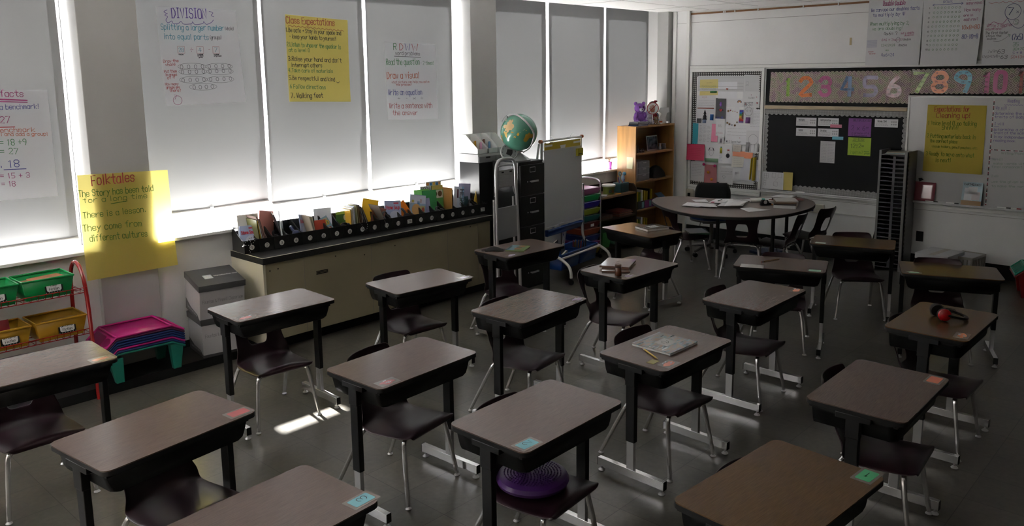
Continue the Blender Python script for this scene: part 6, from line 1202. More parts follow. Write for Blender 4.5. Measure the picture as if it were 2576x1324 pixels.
ITEMS = [
 ('wide lined white sheet behind the others at the top of the drawings board', (-5.336, 2.077, -4.70, 1.888), PG, lambda m: [ribbon(m, [(-5.32, y), (-4.71, y - .003)], .0016, MK['kk'], z=.0012) for y in (2.055, 1.99, 1.95, 1.91)], 0),
 ('white sheet with a faint pencil sketch at the top right of the drawings board', (-4.693, 2.085, -4.502, 1.89), PG, lambda m: [ring(m, -4.66, 1.99, .018, .02, .0016, MK['kk'], z=.0012), scrib(m, -4.68, -4.64, 1.95, 1.97, 2, 'kk', 3)], 1),
 ('white letter with a small cat doodle under the yellow sheet', (-5.337, 1.833, -5.086, 1.686), PW, lambda m: [scrib(m, -5.27, -5.20, 1.80, 1.825, 2, 'rb', 4, .014), scrib(m, -5.32, -5.10, 1.70, 1.78, 4, 'kk', 5)], 1),
 ('pale yellow sheet of signatures with a green strip, top left of the drawings board', (-5.300, 2.035, -5.055, 1.838), (.66, .56, .20), lambda m: [m.box(-5.155, -5.062, 1.868, 1.892, .0008, .0012, MK['g']), scrib(m, -5.21, -5.13, 1.985, 2.0, 1, 'k', 7), scrib(m, -5.28, -5.08, 1.88, 1.97, 5, 'gd', 8, .010)], 3),
 ('white sheet with a red heart near the top of the drawings board', (-5.049, 1.999, -4.788, 1.800), (.70, .70, .74), lambda m: heart(m, -4.925, 1.915, .03, MK['rb']), 4),
 ('white sheet with a small rainbow, right of the heart sheet', (-4.930, 1.80, -4.700, 1.700), PW, lambda m: [ribbon(m, [(-4.755 + r_ * math.cos(a), 1.752 + r_ * math.sin(a)) for a in [PI * k / 10 for k in range(11)]], .006, q, z=.0012) for r_, q in ((.028, MK['bk']), (.021, bookmat((.7, .4, .03))), (.014, MK['rb']))], 2),
 ('torn sheet reading BEST with little hearts, right side of the drawings board', (-4.714, 1.89, -4.487, 1.696), (.62, .62, .64), lambda m: [write(m, 'BEST', -4.685, 1.712, .045, MK['k'], -4.575, w=.005, z=.0012), write(m, 'TEACHER', -4.64, 1.80, .018, MK['kk'], -4.56, w=.002, z=.0012), heart(m, -4.52, 1.75, .022, MK['r']), heart(m, -4.67, 1.735, .016, MK['r']), heart(m, -4.60, 1.845, .012, MK['m']), heart(m, -4.53, 1.82, .012, MK['r'])], 5),
 ('white drawing of a dark tree and blue shape at the left of the drawings board', (-5.340, 1.682, -5.090, 1.483), PW, lambda m: [m.box(-5.335, -5.10, 1.668, 1.680, .0008, .0012, MK['rb']), [m.prism([(-5.225 - w, y), (-5.225 + w, y), (-5.225, y + .06)], .0008, .0013, MK['k']) for w, y in ((.035, 1.53), (.03, 1.56), (.022, 1.60))], m.box(-5.15, -5.10, 1.525, 1.60, .0008, .0012, bookmat((.03, .14, .42))), m.box(-5.335, -5.27, 1.488, 1.545, .0008, .0012, MK['kk']), m.box(-5.25, -5.20, 1.488, 1.53, .0008, .0012, bookmat((.2, .26, .4)))], 2),
 ('black card with purple shape and red heart in the middle of the drawings board', (-5.077, 1.806, -4.933, 1.545), (.035, .033, .038), lambda m: [m.box(-5.018, -4.992, 1.70, 1.755, .0008, .0012, bookmat((.30, .12, .55))), m.box(-5.03, -4.98, 1.722, 1.735, .0008, .0013, MK['kk']), heart(m, -5.002, 1.655, .045, bookmat((.6, .08, .10))), m.box(-5.04, -4.965, 1.648, 1.662, .0007, .0009, MK['kk'])], 6),
 ('white name strip under the black card', (-5.068, 1.585, -4.935, 1.543), PW, lambda m: write(m, 'MS.H', -5.06, 1.551, .026, MK['b'], -4.97, w=.004, z=.0012), 7),
 ('white sheet with gold bears and stars, centre of the drawings board', (-4.929, 1.692, -4.751, 1.453), PW, lambda m: [m.prism([(x + q * math.cos(2 * PI * k / 9), y + q * math.sin(2 * PI * k / 9)) for k in range(9)], .0008, .0013, bookmat(c)) for x, y, q, c in ((-4.90, 1.645, .014, (.35, .2, .08)), (-4.87, 1.655, .010, (.4, .1, .1)), (-4.78, 1.63, .007, (.4, .22, .1)), (-4.905, 1.50, .013, (.3, .17, .07)), (-4.875, 1.485, .014, (.26, .15, .07)), (-4.84, 1.475, .010, (.3, .3, .4)), (-4.80, 1.472, .014, (.3, .15, .08)), (-4.84, 1.645, .006, (.55, .35, .05)), (-4.81, 1.645, .006, (.55, .1, .3)), (-4.775, 1.51, .011, (.32, .26, .16)))], 5),
 ('rainbow-striped drawing of a brown bear, right of centre on the drawings board', (-4.749, 1.667, -4.611, 1.503), (.10, .05, .25), lambda m: [[m.box(-4.748, -4.612, 1.635 - .022 * k, 1.657 - .022 * k, .0007, .0010, bookmat(c)) for k, c in enumerate([(.10, .08, .45), (.05, .25, .6), (.1, .4, .15), (.75, .55, .05), (.7, .2, .05), (.55, .04, .08)])], m.ball((-4.70, 1.58, .001), .022, bookmat((.12, .05, .03)), 10, sc=(1, 1.5, .03)), m.ball((-4.70, 1.622, .001), .016, bookmat((.12, .05, .03)), 10, sc=(1, 1, .03))], 3),
 ('typed letter sheet at the right edge of the drawings board', (-4.614, 1.668, -4.445, 1.408), PW, lambda m: scrib(m, -4.60, -4.47, 1.46, 1.65, 11, 'kk', 11, .002), 4),
 ('round pencil face cut-out with purple body, right side of the drawings board', (-4.690, 1.715, -4.565, 1.50), PG, lambda m: [ring(m, -4.628, 1.645, .05, .052, .003, MK['k'], z=.0014, n=24), ring(m, -4.645, 1.655, .008, .008, .003, MK['kk'], z=.0014), ring(m, -4.605, 1.655, .008, .008, .003, MK['kk'], z=.0014), m.box(-4.66, -4.60, 1.503, 1.575, .0008, .0013, bookmat((.18, .07, .24)))], 8),
 ('bright cyan strip at the left edge of the drawings board', (-5.394, 1.477, -5.310, 1.219), (.05, .38, .48), None, 6),
 ('typed table sheet beside the cyan strip', (-5.311, 1.478, -5.119, 1.222), PW, lambda m: [scrib(m, -5.29 + .055 * k, -5.25 + .055 * k, 1.25, 1.46, 12, 'kk', 20 + k, .002) for k in range(3)], 7),
 ('bright pink strip left of centre on the drawings board', (-5.120, 1.483, -5.034, 1.254), (.75, .22, .35), None, 6),
 ('white card with black spider and red writing, centre of the drawings board', (-5.064, 1.533, -4.938, 1.330), PW, lambda m: [scrib(m, -5.03, -4.98, 1.44, 1.48, 3, 'k', 31, .012), scrib(m, -5.05, -4.965, 1.36, 1.385, 2, 'r', 32, .008)], 8),
 ('large white letter reading I love her, centre right of the drawings board', (-4.932, 1.475, -4.612, 1.239), PW, lambda m: [write(m, 'I love her', -4.87, 1.256, .028, MK['kk'], -4.71, w=.0025, z=.0012), heart(m, -4.905, 1.272, .022, MK['kk']), scrib(m, -4.90, -4.65, 1.33, 1.45, 3, 'kk', 41, .004), write(m, '*', -4.745, 1.305, .03, MK['r'], -4.72, w=.003, z=.0012)], 6),
 ('white sheet with a grey light-bulb drawing, right side of the drawings board', (-4.652, 1.415, -4.465, 1.147), (.58, .58, .60), lambda m: [ring(m, -4.555, 1.305, .062, .062, .003, MK['kk'], z=.0013, n=24), m.box(-4.645, -4.60, 1.155, 1.27, .0007, .001, bookmat((.30, .30, .31))), m.box(-4.50, -4.47, 1.16, 1.26, .0007, .001, bookmat((.34, .34, .35))), ribbon(m, [(-4.58, 1.25), (-4.575, 1.16)], .003, MK['kk'], z=.0013), ribbon(m, [(-4.53, 1.25), (-4.535, 1.16)], .003, MK['kk'], z=.0013)], 9),
 ('hot pink-red sheet overhanging the left frame of the drawings board', (-5.462, 1.210, -5.205, 1.009), (.66, .06, .14), lambda m: scrib(m, -5.42, -5.25, 1.06, 1.17, 5, 'r', 51, .005), 26),
 ('white drawing of a long-eared puppy on green grass', (-5.201, 1.235, -5.008, .993), PW, lambda m: [ring(m, -5.115, 1.115, .030, .038, .002, MK['kk'], z=.0013), ring(m, -5.115, 1.165, .022, .02, .002, MK['kk'], z=.0013), ribbon(m, [(-5.138, 1.175), (-5.15, 1.145)], .009, MK['k'], z=.0014), ribbon(m, [(-5.092, 1.175), (-5.08, 1.145)], .009, MK['k'], z=.0014), m.box(-5.198, -5.012, .998, 1.045, .0007, .001, bookmat((.30, .50, .32)))], 10),
 ('white sheet with a yellow bottle and a red-haired figure', (-5.007, 1.225, -4.828, .990), PW, lambda m: [m.box(-4.997, -4.965, 1.115, 1.18, .0007, .0011, bookmat((.55, .48, .03))), m.box(-4.988, -4.974, 1.18, 1.20, .0007, .0011, MK['g']), m.ball((-4.885, 1.09, .001), .028, MK['k'], 10, sc=(1, 1.1, .03)), ring(m, -4.88, 1.14, .014, .016, .002, MK['kk'], z=.0013), m.box(-4.895, -4.865, 1.152, 1.168, .0008, .0012, bookmat((.45, .05, .04))), scrib(m, -5.0, -4.96, 1.02, 1.09, 4, 'b', 61, .004)], 9),
 ('small tan note above the orange strip', (-4.816, 1.231, -4.709, 1.150), (.50, .46, .40), lambda m: scrib(m, -4.80, -4.72, 1.165, 1.22, 4, 'kk', 62, .003), 10),
 ('small grey bell-like drawing under the pink strip', (-5.026, 1.322, -4.948, 1.232), PG, lambda m: m.box(-5.0, -4.97, 1.25, 1.30, .0007, .0011, bookmat((.30, .27, .32))), 9),
 ('bright orange strip at the lower right of the drawings board', (-4.824, 1.155, -4.553, 1.075), (.72, .20, .06), None, 11),
 ('cream card under the orange strip', (-4.823, 1.093, -4.665, .960), (.60, .57, .50), lambda m: scrib(m, -4.80, -4.69, .98, 1.07, 4, 'kk', 63, .002), 13),
 ('white curling sheet at the lower left of the drawings board', (-5.410, 1.0, -5.212, .738), PW, lambda m: scrib(m, -5.38, -5.24, .80, .96, 8, 'kk', 64, .003), 10),
 ('dusty pink panel with pom-poms at the bottom of the drawings board', (-5.207, .965, -5.028, .688), (.48, .17, .18), None, 14),
 ('white sheet signed at the bottom centre with an underlined name and heart', (-4.99, .935, -4.802, .735), PG, lambda m: [scrib(m, -4.97, -4.82, .87, .91, 1, 'kk', 65, .02), ribbon(m, [(-4.975, .855), (-4.82, .865)], .003, MK['kk'], z=.0013), ribbon(m, [(-4.95, .83), (-4.925, .795), (-4.905, .825), (-4.925, .84), (-4.95, .83)], .003, MK['kk'], z=.0013)], 13),
 ('white sheet with a pair of small eyes, bottom of the drawings board', (-4.808, .955, -4.696, .778), PW, lambda m: [ring(m, -4.765, .88, .010, .012, .004, MK['kk'], z=.0013), ring(m, -4.735, .885, .010, .012, .004, MK['kk'], z=.0013)], 14),
 ('pale bluish sheet at the lower right of the drawings board', (-4.704, 1.065, -4.452, .798), (.62, .63, .70), lambda m: scrib(m, -4.55, -4.47, .98, 1.0, 1, 'kk', 66, .01), 12),
]
for lab, (u0, v1, u1, v0), c, fn, n in ITEMS:
    r = random.Random(lab); j = lambda: r.uniform(-.006, .006)
    mb = sheet_on(None, (u0 + j(), v1 + j()), (u1 + j(), v1 + j()), (u1 + j(), v0 + j()), (u0 + j(), v0 + j()), bookmat(c, 'paper'), nu=4, nv=4, lift=r.uniform(.002, .012))
    if fn:
        for p_ in [fn(mb)]: pass
        # marks sit just in front of the gently lifting sheet
        H_ = v1 - v0
        for i in range(25, len(mb.v)):
            x, y, z = mb.v[i]; q = max(0, min(1, (v1 - y) / H_)); mb.v[i] = (x, y, z + .0125 * q ** 3 + .0004)
    o = mb.build('drawing', angle=180); o.matrix_world = Bn(.0085 + .0011 * n); tag(o, lab, 'drawing', 'drawings on the gingham board')
for x, y, c, lab in ((-5.20, .965, (.42, .02, .12), 'magenta pom-pom at the top left of the pink panel'), (-5.045, .955, (.42, .02, .12), 'magenta pom-pom at the top right of the pink panel'), (-5.135, .868, (.65, .26, .02), 'upper orange pom-pom on the pink panel'), (-5.085, .78, (.65, .26, .02), 'lower orange pom-pom on the pink panel'), (-5.05, .70, (.02, .15, .26), 'blue pom-pom at the bottom of the pink panel'), (-5.055, .615, (.02, .15, .26), 'blue pom-pom below the drawings board'), (-5.0, .612, (.55, .55, .55), 'white pom-pom below the drawings board')):
    o = MB().ball((0, 0, 0), .018, mat('pompom_%.2f' % c[0], c, rough=.95, bump=.6, nscale=150), 12).build('pom_pom'); o.matrix_world = Bn(.052) @ Matrix.Translation((x, y, 0)); tag(o, lab, 'pom-pom', 'pom-poms by the drawings')
o = MB().tube([(-4.515, 1.09, .02), (-4.522, .81, .02)], .034, mat('yellow_roll', (.55, .40, .03), rough=.6), 16, flat=.5).tube([(-4.553, 1.085, .016), (-4.572, .815, .016)], .016, mat('yellow_roll', (.55, .40, .03)), 10, flat=.5).build('paper_roll'); o.matrix_world = Bn(.022); tag(o, 'mustard yellow rolled paper at the lower right of the drawings board', 'paper')
# number strip above the black board
def diamonds():
    m = bpy.data.materials.new('diamond_print'); m.use_nodes = True; nt = m.node_tree; p = _p(m); tc = nt.nodes.new('ShaderNodeTexCoord'); sp = nt.nodes.new('ShaderNodeSeparateXYZ'); nt.links.new(tc.outputs['Object'], sp.inputs[0])
    def op(o, a, b=None, v=None):
        n = nt.nodes.new('ShaderNodeMath'); n.operation = o; nt.links.new(a, n.inputs[0])
        if b is not None: nt.links.new(b, n.inputs[1])
        elif v is not None: n.inputs[1].default_value = v
        return n.outputs[0]
    def tri(a, per): return op('ABSOLUTE', op('SUBTRACT', op('FRACT', op('DIVIDE', a, v=per)), v=.5))
    f = op('ADD', tri(sp.outputs[0], .085), tri(sp.outputs[1], .085)); g = op('FRACT', op('MULTIPLY', f, v=3.6))
    rp = nt.nodes.new('ShaderNodeValToRGB'); rp.color_ramp.interpolation = 'CONSTANT'; rp.color_ramp.elements[0].color = (.34, .25, .26, 1); rp.color_ramp.elements[1].position = .27; rp.color_ramp.elements[1].color = (1, 1, 1, 1); nt.links.new(g, rp.inputs[0])
    nz = nt.nodes.new('ShaderNodeTexNoise'); nz.inputs['Scale'].default_value = 14; nt.links.new(tc.outputs['Object'], nz.inputs['Vector'])
    cr = nt.nodes.new('ShaderNodeValToRGB'); e = cr.color_ramp.elements; e[0].position = .35; e[0].color = (.38, .26, .30, 1); e[1].position = .65; e[1].color = (.34, .36, .24, 1); k = e.new(.5); k.color = (.46, .38, .32, 1); nt.links.new(nz.outputs['Fac'], cr.inputs[0])
    mx = nt.nodes.new('ShaderNodeMix'); mx.data_type = 'RGBA'; mx.blend_type = 'MULTIPLY'; mx.inputs[0].default_value = 1; nt.links.new(cr.outputs[0], mx.inputs[6]); nt.links.new(rp.outputs[0], mx.inputs[7]); nt.links.new(mx.outputs[2], p.inputs['Base Color']); p.inputs['Roughness'].default_value = .5; return m
M_dia = diamonds(); M_bkpaper = mat('black_paper', (.007, .007, .008), rough=.9)
t = thing('number_board', 'black strip board with patterned paper carrying the big numbers', 'board', (0, 0, 0)); t.matrix_world = Bn(.001)
MB().box(-4.420, 1.2, 1.727, 2.152, 0, .008, M_bkpaper).build('backing', t)
def scallop_rect(u0, u1, v0, v1, p=.047, a=.012, top=True, bot=True):
    n = int((u1 - u0) / p); pts = []
    for k in range(n):
        for q in range(5): x = u0 + (k + q / 5) * (u1 - u0) / n; pts.append((x, v0 + (a * (1 - math.sin(PI * q / 5)) if bot else 0)))
    for k in range(n):
        for q in range(5): x = u1 - (k + q / 5) * (u1 - u0) / n; pts.append((x, v1 - (a * (1 - math.sin(PI * q / 5)) if top else 0)))
    return pts
MB().prism(scallop_rect(-4.372, -2.795, 1.762, 2.118), .008, .0095, M_dia).build('patterned_paper', t); MB().prism(scallop_rect(-2.80, 1.1, 1.868, 2.128), .0098, .0112, M_dia).build('patterned_paper', t)
def big_number(d, u0, u1, v0, v1, c, seq, label, n=.013):
    m_ = mat('die_cut_%s' % d, c, rough=.22, coat=.4); mb = MB(); nd = len(d); ww = (u1 - u0) / nd
    for q, ch in enumerate(d):
        for sk, st in enumerate(GLY[ch].split(',')):
            pts = []; raw = [(int(p[0]) / 4, (int(p[1]) - 2) / 6) for p in st.split()]; sw_ = min(.042, ww * .34); one = ch == '1'
            X = lambda a: u0 + q * ww + sw_ * .5 + (a if not one else a * .9 + .15) * (ww - sw_); Y = lambda b: v0 + sw_ * .5 + b * (v1 - v0 - sw_)
            ribbon(mb, curve2([(X(a), Y(b)) for a, b in raw], 3) if ch in '235689' + '0' else [(X(a), Y(b)) for a, b in raw], sw_, m_, z=.0006 + .0004 * q + .0006 * sk)
    o = mb; H = (v1 - v0)
    st = GLY[d[0]].split(',')[0]; raw = [(int(p[0]) / 4, (int(p[1]) - 2) / 6) for p in st.split()]
    for k, s_ in enumerate(seq):
        f = k / max(1, len(seq) - 1) * (len(raw) - 1); i = min(int(f), len(raw) - 2); f -= i; a = raw[i][0] + (raw[i + 1][0] - raw[i][0]) * f; b = raw[i][1] + (raw[i + 1][1] - raw[i][1]) * f
        sw_ = min(.042, ww * .34); x = u0 + sw_ * .5 + a * (ww - sw_); y = v0 + sw_ * .5 + b * (v1 - v0 - sw_); write(mb, s_, x - .006 * len(s_), y - .007, .014, M_ink, x + .006 * len(s_), w=.0022, z=.0032)
    ob = mb.build('number_cutout', angle=180); ob.matrix_world = Bn(n); tag(ob, label, 'number', 'big numbers on the strip board')
NC = [('1', -4.205, -4.095, (.30, .50, .10)), ('2', -4.015, -3.853, (.78, .21, .05)), ('3', -3.783, -3.633, (.50, .09, .26)), ('4', -3.542, -3.380, (.08, .16, .34)), ('5', -3.284, -3.128, (.22, .17, .32)), ('6', -3.041, -2.883, (.30, .09, .11))]
for i, (d, a, b, c) in enumerate(NC): big_number(d, a, b, 1.830, 2.062, c, [str(int(d) * k) for k in range(1, 13)][:8], '%s number %s cut-out on the patterned strip' % (['lime green', 'orange', 'magenta', 'dark blue', 'violet', 'dull red'][i], d))
for i, (d, a, b, c) in enumerate([('7', -2.778, -2.614, (.34, .52, .12)), ('8', -2.594, -2.433, (.76, .20, .05)), ('9', -2.378, -2.218, (.05, .32, .46)), ('10', -2.148, -1.900, (.42, .05, .20)), ('11', -1.832, -1.66, (.30, .05, .04))]):
    big_number(d, a, b, 1.877, 2.105, c, [str(int(d) * k) for k in range(1, 10)], '%s number %s cut-out right of the step in the strip' % (['light green', 'orange-red', 'bright blue', 'crimson', 'dark red'][i], d), n=.015)
# black board with scalloped border
t = thing('black_board', 'large black bulletin board with white scalloped border', 'board', (0, 0, 0)); t.matrix_world = Bn(.001)
MB().box(-4.418, -2.80, .714, 1.682, 0, .010, M_bkpaper).build('backing', t)
M_scal = gingham('dotted_border', .0125, (.50, .50, .50), (.20, .20, .20))
b_ = MB()
def band(u0, u1, v0, v1, side):
    n = max(2, int(round((max(u1 - u0, v1 - v0)) / .055))); pts = []
    L = (u1 - u0) if side in 'tb' else (v1 - v0)
    wave = [(k / (n * 6), abs(math.sin(PI * k / 6))) for k in range(n * 6 + 1)]
    if side == 't': pts = [(u0, v1), (u1, v1)] + [(u1 - f * L, v0 + .016 * (1 - w)) for f, w in wave]
    if side == 'b': pts = [(u1, v0), (u0, v0)] + [(u0 + f * L, v1 - .016 * (1 - w)) for f, w in wave]
    if side == 'l': pts = [(u0, v0), (u0, v1)][::-1] + [(u1 - .016 * (1 - w), v0 + f * L) for f, w in wave]
    if side == 'r': pts = [(u1, v0), (u1, v1)][::1] + [(u0 + .016 * (1 - w), v1 - f * L) for f, w in wave]
    b_.prism(pts, .010, .0112, M_scal)
band(-4.414, -2.805, 1.612, 1.680, 't'); band(-4.414, -2.805, .718, .792, 'b'); band(-4.414, -4.368, .792, 1.612, 'l'); band(-2.852, -2.805, .792, 1.612, 'r')
b_.build('scalloped_border', t)
def card(lab, u0, v1, u1, v0, c, marks=None, n=.0125, rough=None, cat='card', name='card', lift=.003):
    mb = MB().box(u0, u1, v0, v1, 0, .0006, mat('card_%.2f_%.2f_%.2f' % c, c, rough=.25 if rough is None else rough))
    if marks: marks(mb)
    o = mb.build(name); o.matrix_world = Bn(n); return tag(o, lab, cat, 'cards on the black board')
LW = (.60, .60, .63)
def vocab(title, u0, v1, u1, v0, pic=True):
    def f(m):
        write(m, title, u0 + .03, v1 - .032, .018, MK['k'], u0 + .03 + .0085 * len(title), w=.003, z=.0009); ribbon(m, [(u0 + .03, v1 - .037), (u0 + .03 + .0085 * len(title), v1 - .037)], .0014, MK['k'], z=.0009)
        scrib(m, u0 + .012, u0 + .14, v0 + .012, v1 - .042, 3, 'k', len(title), .003)
        if pic: [ring(m, u1 - .065 + .022 * (k % 3), v1 - .03 - .028 * (k // 3), .006, .006, .003, MK['k'], z=.0009, n=8) for k in range(6)]
    return f
for ti, lab, q in (('Multiple', 'white vocabulary card at the top left of the black board', (-4.027, 1.588, -3.788, 1.493)), ('Multiplication', 'white Multiplication card, second in the top row', (-3.769, 1.590, -3.533, 1.500)), ('Factor', 'white vocabulary card in the lower row at left', (-4.023, 1.467, -3.786, 1.376)), ('Division', 'white Division card in the lower row', (-3.765, 1.470, -3.528, 1.378)), ('Group / Set', 'white Group / Set card at the top right of the black board', (-3.139, 1.596, -2.898, 1.507))): card(lab, *q, LW, vocab(ti, *q))
card('shiny pink strip under the Multiplication card', -3.626, 1.521, -3.495, 1.484, (.60, .16, .24), n=.0135); card('shiny light blue strip under the Division card', -3.596, 1.384, -3.472, 1.349, (.10, .38, .50), n=.0135)
card('purple MULTIPLICATION card on the black board', -3.422, 1.595, -3.174, 1.396, (.24, .075, .32), lambda m: lettering(m, TX_cards[:4], .09, .0009), rough=.6); card('lime green DIVISION card on the black board', -3.416, 1.382, -3.167, 1.182, (.36, .52, .04), lambda m: (lettering(m, TX_cards[4:], .09, .0009), ribbon(m, [(-3.37, 1.342), (-3.235, 1.340)], .003, MK['k'], z=.0009)), rough=.6)
card('glossy grey printed sheet below the vocabulary cards', -3.728, 1.327, -3.558, 1.078, (.46, .46, .48), lambda m: (scrib(m, -3.715, -3.65, 1.09, 1.30, 12, 'kk', 1, .004), scrib(m, -3.64, -3.57, 1.09, 1.30, 12, 'kk', 2, .004)))
def x_wc(m):
    sq = lambda x, y, w, h: ribbon(m, [(x, y), (x + w, y), (x + w, y + h), (x, y + h), (x, y)], .002, MK['k'], z=.0009)
    for k in range(5): sq(-4.385, .765 + .029 * k, .026, .029); sq(-4.359, .765 + .029 * k, .026, .029) if k > 2 else None
    sq(-4.285, .87, .045, .048); sq(-4.21, .868, .045, .048); sq(-4.26, .765, .045, .048); ribbon(m, [(-4.255, .862), (-4.24, .832), (-4.215, .860)], .0015, MK['kk'], z=.0009)
o = card('white board game card with drawn squares standing in the chalk tray', -4.410, .930, -4.140, .722, (.58, .58, .60), x_wc, n=.040); o = card('pale yellow folder standing right of the square-printed card', -4.150, .940, -4.030, .726, (.58, .47, .14), n=.034, rough=.7)
o = MB().box(-3.98, -3.88, .7035, .722, .02, .06, M_white).build('eraser'); o.matrix_world = Bn(0); tag(o, 'white eraser in the chalk tray below the black board', 'eraser')
# whiteboard on the right
t = thing('whiteboard', 'large whiteboard at the right with a yellow clean-up chart', 'whiteboard', (0, 0, 0)); t.matrix_world = Bn(.001)
MB().box(-2.79, 1.18, .745, 1.842, 0, .020, mat('whiteboard_surface', (.52, .52, .53), rough=.22)).build('panel', t)
MB().box(-2.806, 1.2, 1.832, 1.852, 0, .028, M_white).box(-2.806, -2.786, .736, 1.84, 0, .028, M_white).box(-2.806, 1.2, .736, .748, 0, .028, M_satin).build('frame', t, bev=.002)
w_ = MB(); r = random.Random(5); MT = [mat('tape_red', (.28, .03, .05)), mat('tape_black', (.03, .03, .03)), mat('tape_white', (.6, .6, .6))]
for k in range(88): w_.box(-2.006, -1.996, .752 + .0122 * k, .763 + .0122 * k, .0202, .0208, MT[(k * 2 + k // 3) % 3])
for k in range(150): w_.box(-1.992 + .0122 * k, -1.981 + .0122 * k, 1.312, 1.320, .0202, .0208, MT[(k * 2 + k // 3) % 3])
w_.build('dotted_tape', t)
x_ = MB(); lettering(x_, TX_wb, .085, .0212)
for a, b, y in ((-1.975, -1.90, 1.715), (-1.985, -1.94, 1.55), (-1.995, -1.93, 1.225)): ribbon(x_, [(a, y), (b, y)], .003, MK['p'], z=.0212)
ribbon(x_, curve2([(-1.91 + .012 * k, 1.768 - (.006 if k % 2 else 0)) for k in range(14)], 3), .003, MK['p'], z=.0212); x_.build('marker_writing', t)
poster('wall_chart', 'yellow Expectations for Cleaning up chart on the whiteboard', Bn(.024), ((-2.609, 1.757), (-2.060, 1.757), (-2.055, 1.060), (-2.615, 1.060)), P_yel2, TX_exp, lift=.01)
o = MB().grid(lambda u, v: (-2.688 + .212 * u, .742 + .20 * v, .05 - .03 * v), 6, 6, mat('pink_plastic_sleeve', (.34, .09, .12), rough=.12, coat=.8)).build('plastic_folder', solid=.012); o.matrix_world = Bn(.004); tag(o, 'glossy pink plastic folder standing in the whiteboard tray', 'folder')
o = MB().prism([(0, .0), (.04, .02), (.02, .04), (-.01, .035)], 0, .012, M_blk).build('binder_clip'); o.matrix_world = Bn(.022) @ Matrix.Translation((-2.64, .945, 0)); tag(o, 'small black clip above the pink folder', 'clip')
eq = book_mb(.185, .245, .022, (.36, .48, .55), art=[(0, 1, 0, .22, (.26, .13, .02)), (.12, .55, .22, .75, (.62, .64, .68)), (.5, .9, .25, .6, (.55, .50, .52)), (.3, .75, .5, .8, (.68, .68, .70))], title=[('EARTHQUAKE!', .86, .085)], tcol=(.02, .02, .03))
o = eq.build('picture_book'); o.matrix_world = Matrix.Translation((XB - .085, 2.125, .738)) @ Matrix.Rotation(-PI / 2, 4, 'Z') @ Matrix.Rotation(math.radians(-12), 4, 'X'); tag(o, 'EARTHQUAKE! picture book standing in the whiteboard tray', 'book')
for k, (u, c, lab) in enumerate([(-1.83, (.05, .05, .05), 'black-capped marker in the whiteboard tray at right'), (-1.74, (.35, .03, .03), 'white marker with red band in the whiteboard tray at right'), (-2.30, (.04, .04, .04), 'dark marker in the whiteboard tray left of the EARTHQUAKE! book'), (-2.50, (.03, .03, .03), 'dark marker in the whiteboard tray below the yellow chart')]):
    o = MB(Matrix.Rotation(PI / 2, 4, 'X')).lathe([(0, -.06), (.008, -.06), (.008, .06), (0, .06)], M_white, 10).lathe([(.0082, .02), (.0085, .02), (.0085, .06), (0, .0605)], bookmat(c, 'pen'), 10).build('marker', loc=(XB - .055, -u, .7445)); tag(o, lab, 'marker', 'markers in the whiteboard tray')
o = MB(Bn(.002)).box(-3.462, -3.44, 2.40, 2.48, 0, .003, mat('old_label', (.50, .40, .22))).build('wall_plate'); tag(o, 'small beige strip with two screws on the upper wall', 'plate')
# ------------------------------------------------------------------ things on the desks
def on_desk(i, lx, ly, rz=0, dz=0): x, y, a, H = DF[i]; return Matrix.Translation((x, y, H + .0008 + dz)) @ Matrix.Rotation(a, 4, 'Z') @ Matrix.Translation((lx, ly, 0)) @ Matrix.Rotation(math.radians(rz), 4, 'Z')
def nb_mat():
    m = bpy.data.materials.new('galaxy_cover'); m.use_nodes = True; nt = m.node_tree; p = _p(m); tc = nt.nodes.new('ShaderNodeTexCoord'); mp = nt.nodes.new('ShaderNodeMapping'); mp.inputs['Scale'].default_value = (6, 32, 1); nz = nt.nodes.new('ShaderNodeTexNoise'); nz.inputs['Scale'].default_value = 1.6; nz.inputs['Detail'].default_value = 5
    nt.links.new(tc.outputs['Object'], mp.inputs[0]); nt.links.new(mp.outputs[0], nz.inputs['Vector']); r = nt.nodes.new('ShaderNodeValToRGB'); e = r.color_ramp.elements; e[0].position = .30; e[0].color = (.035, .055, .09, 1); e[1].position = .72; e[1].color = (.22, .26, .28, 1)
    for q, c in ((.42, (.10, .16, .18, 1)), (.52, (.20, .13, .08, 1)), (.62, (.12, .13, .17, 1))): k = e.new(q); k.color = c
    nt.links.new(nz.outputs['Fac'], r.inputs[0]); nt.links.new(r.outputs[0], p.inputs['Base Color']); p.inputs['Roughness'].default_value = .22; p.inputs['Coat Weight'].default_value = .5; return m
M_gal = nb_mat()
def notebook(M, label, w=.265, d=.245, spiral=True, pages=.012):
    t = thing('notebook', label, 'notebook', (0, 0, 0), 0, 'patterned notebooks'); t.matrix_world = M
    MB().box(-w / 2 + .004, w / 2 - .003, -d / 2 + .002, d / 2 - .002, .001, pages, M_paper).build('pages', t)
    c = MB().box(-w / 2, w / 2, -d / 2, d / 2, pages, pages + .0012, M_gal).box(-w / 2, w / 2, -d / 2, d / 2, 0, .001, M_gal); c.box(-.045, .06, -.045, .045, pages + .0012, pages + .0015, bookmat((.42, .43, .42)))
    ribbon(c, curve2([(-.02, -.01), (-.005, .02), (.01, .0), (-.005, -.018), (.02, -.01), (.035, .015)]), .003, M_ink, z=pages + .0018)
    for k in range(5): c.box(-w / 2 + .02, -.06 - .01 * k, -.06 + .02 * k, -.054 + .02 * k, pages + .0012, pages + .0014, bookmat((.30, .33, .35)))
    c.build('cover', t)
    if spiral:
        s_ = MB()
        for k in range(30): x = -w / 2 + .008 + k * (w - .016) / 29; s_.tube([(x + .0012 * q / 8, d / 2 - .002 + .006 * math.cos(2 * PI * q / 8), pages / 2 + .0085 * math.sin(2 * PI * q / 8) + .0015) for q in range(9)], .0009, M_satin, 5)
        s_.build('spiral_binding', t)
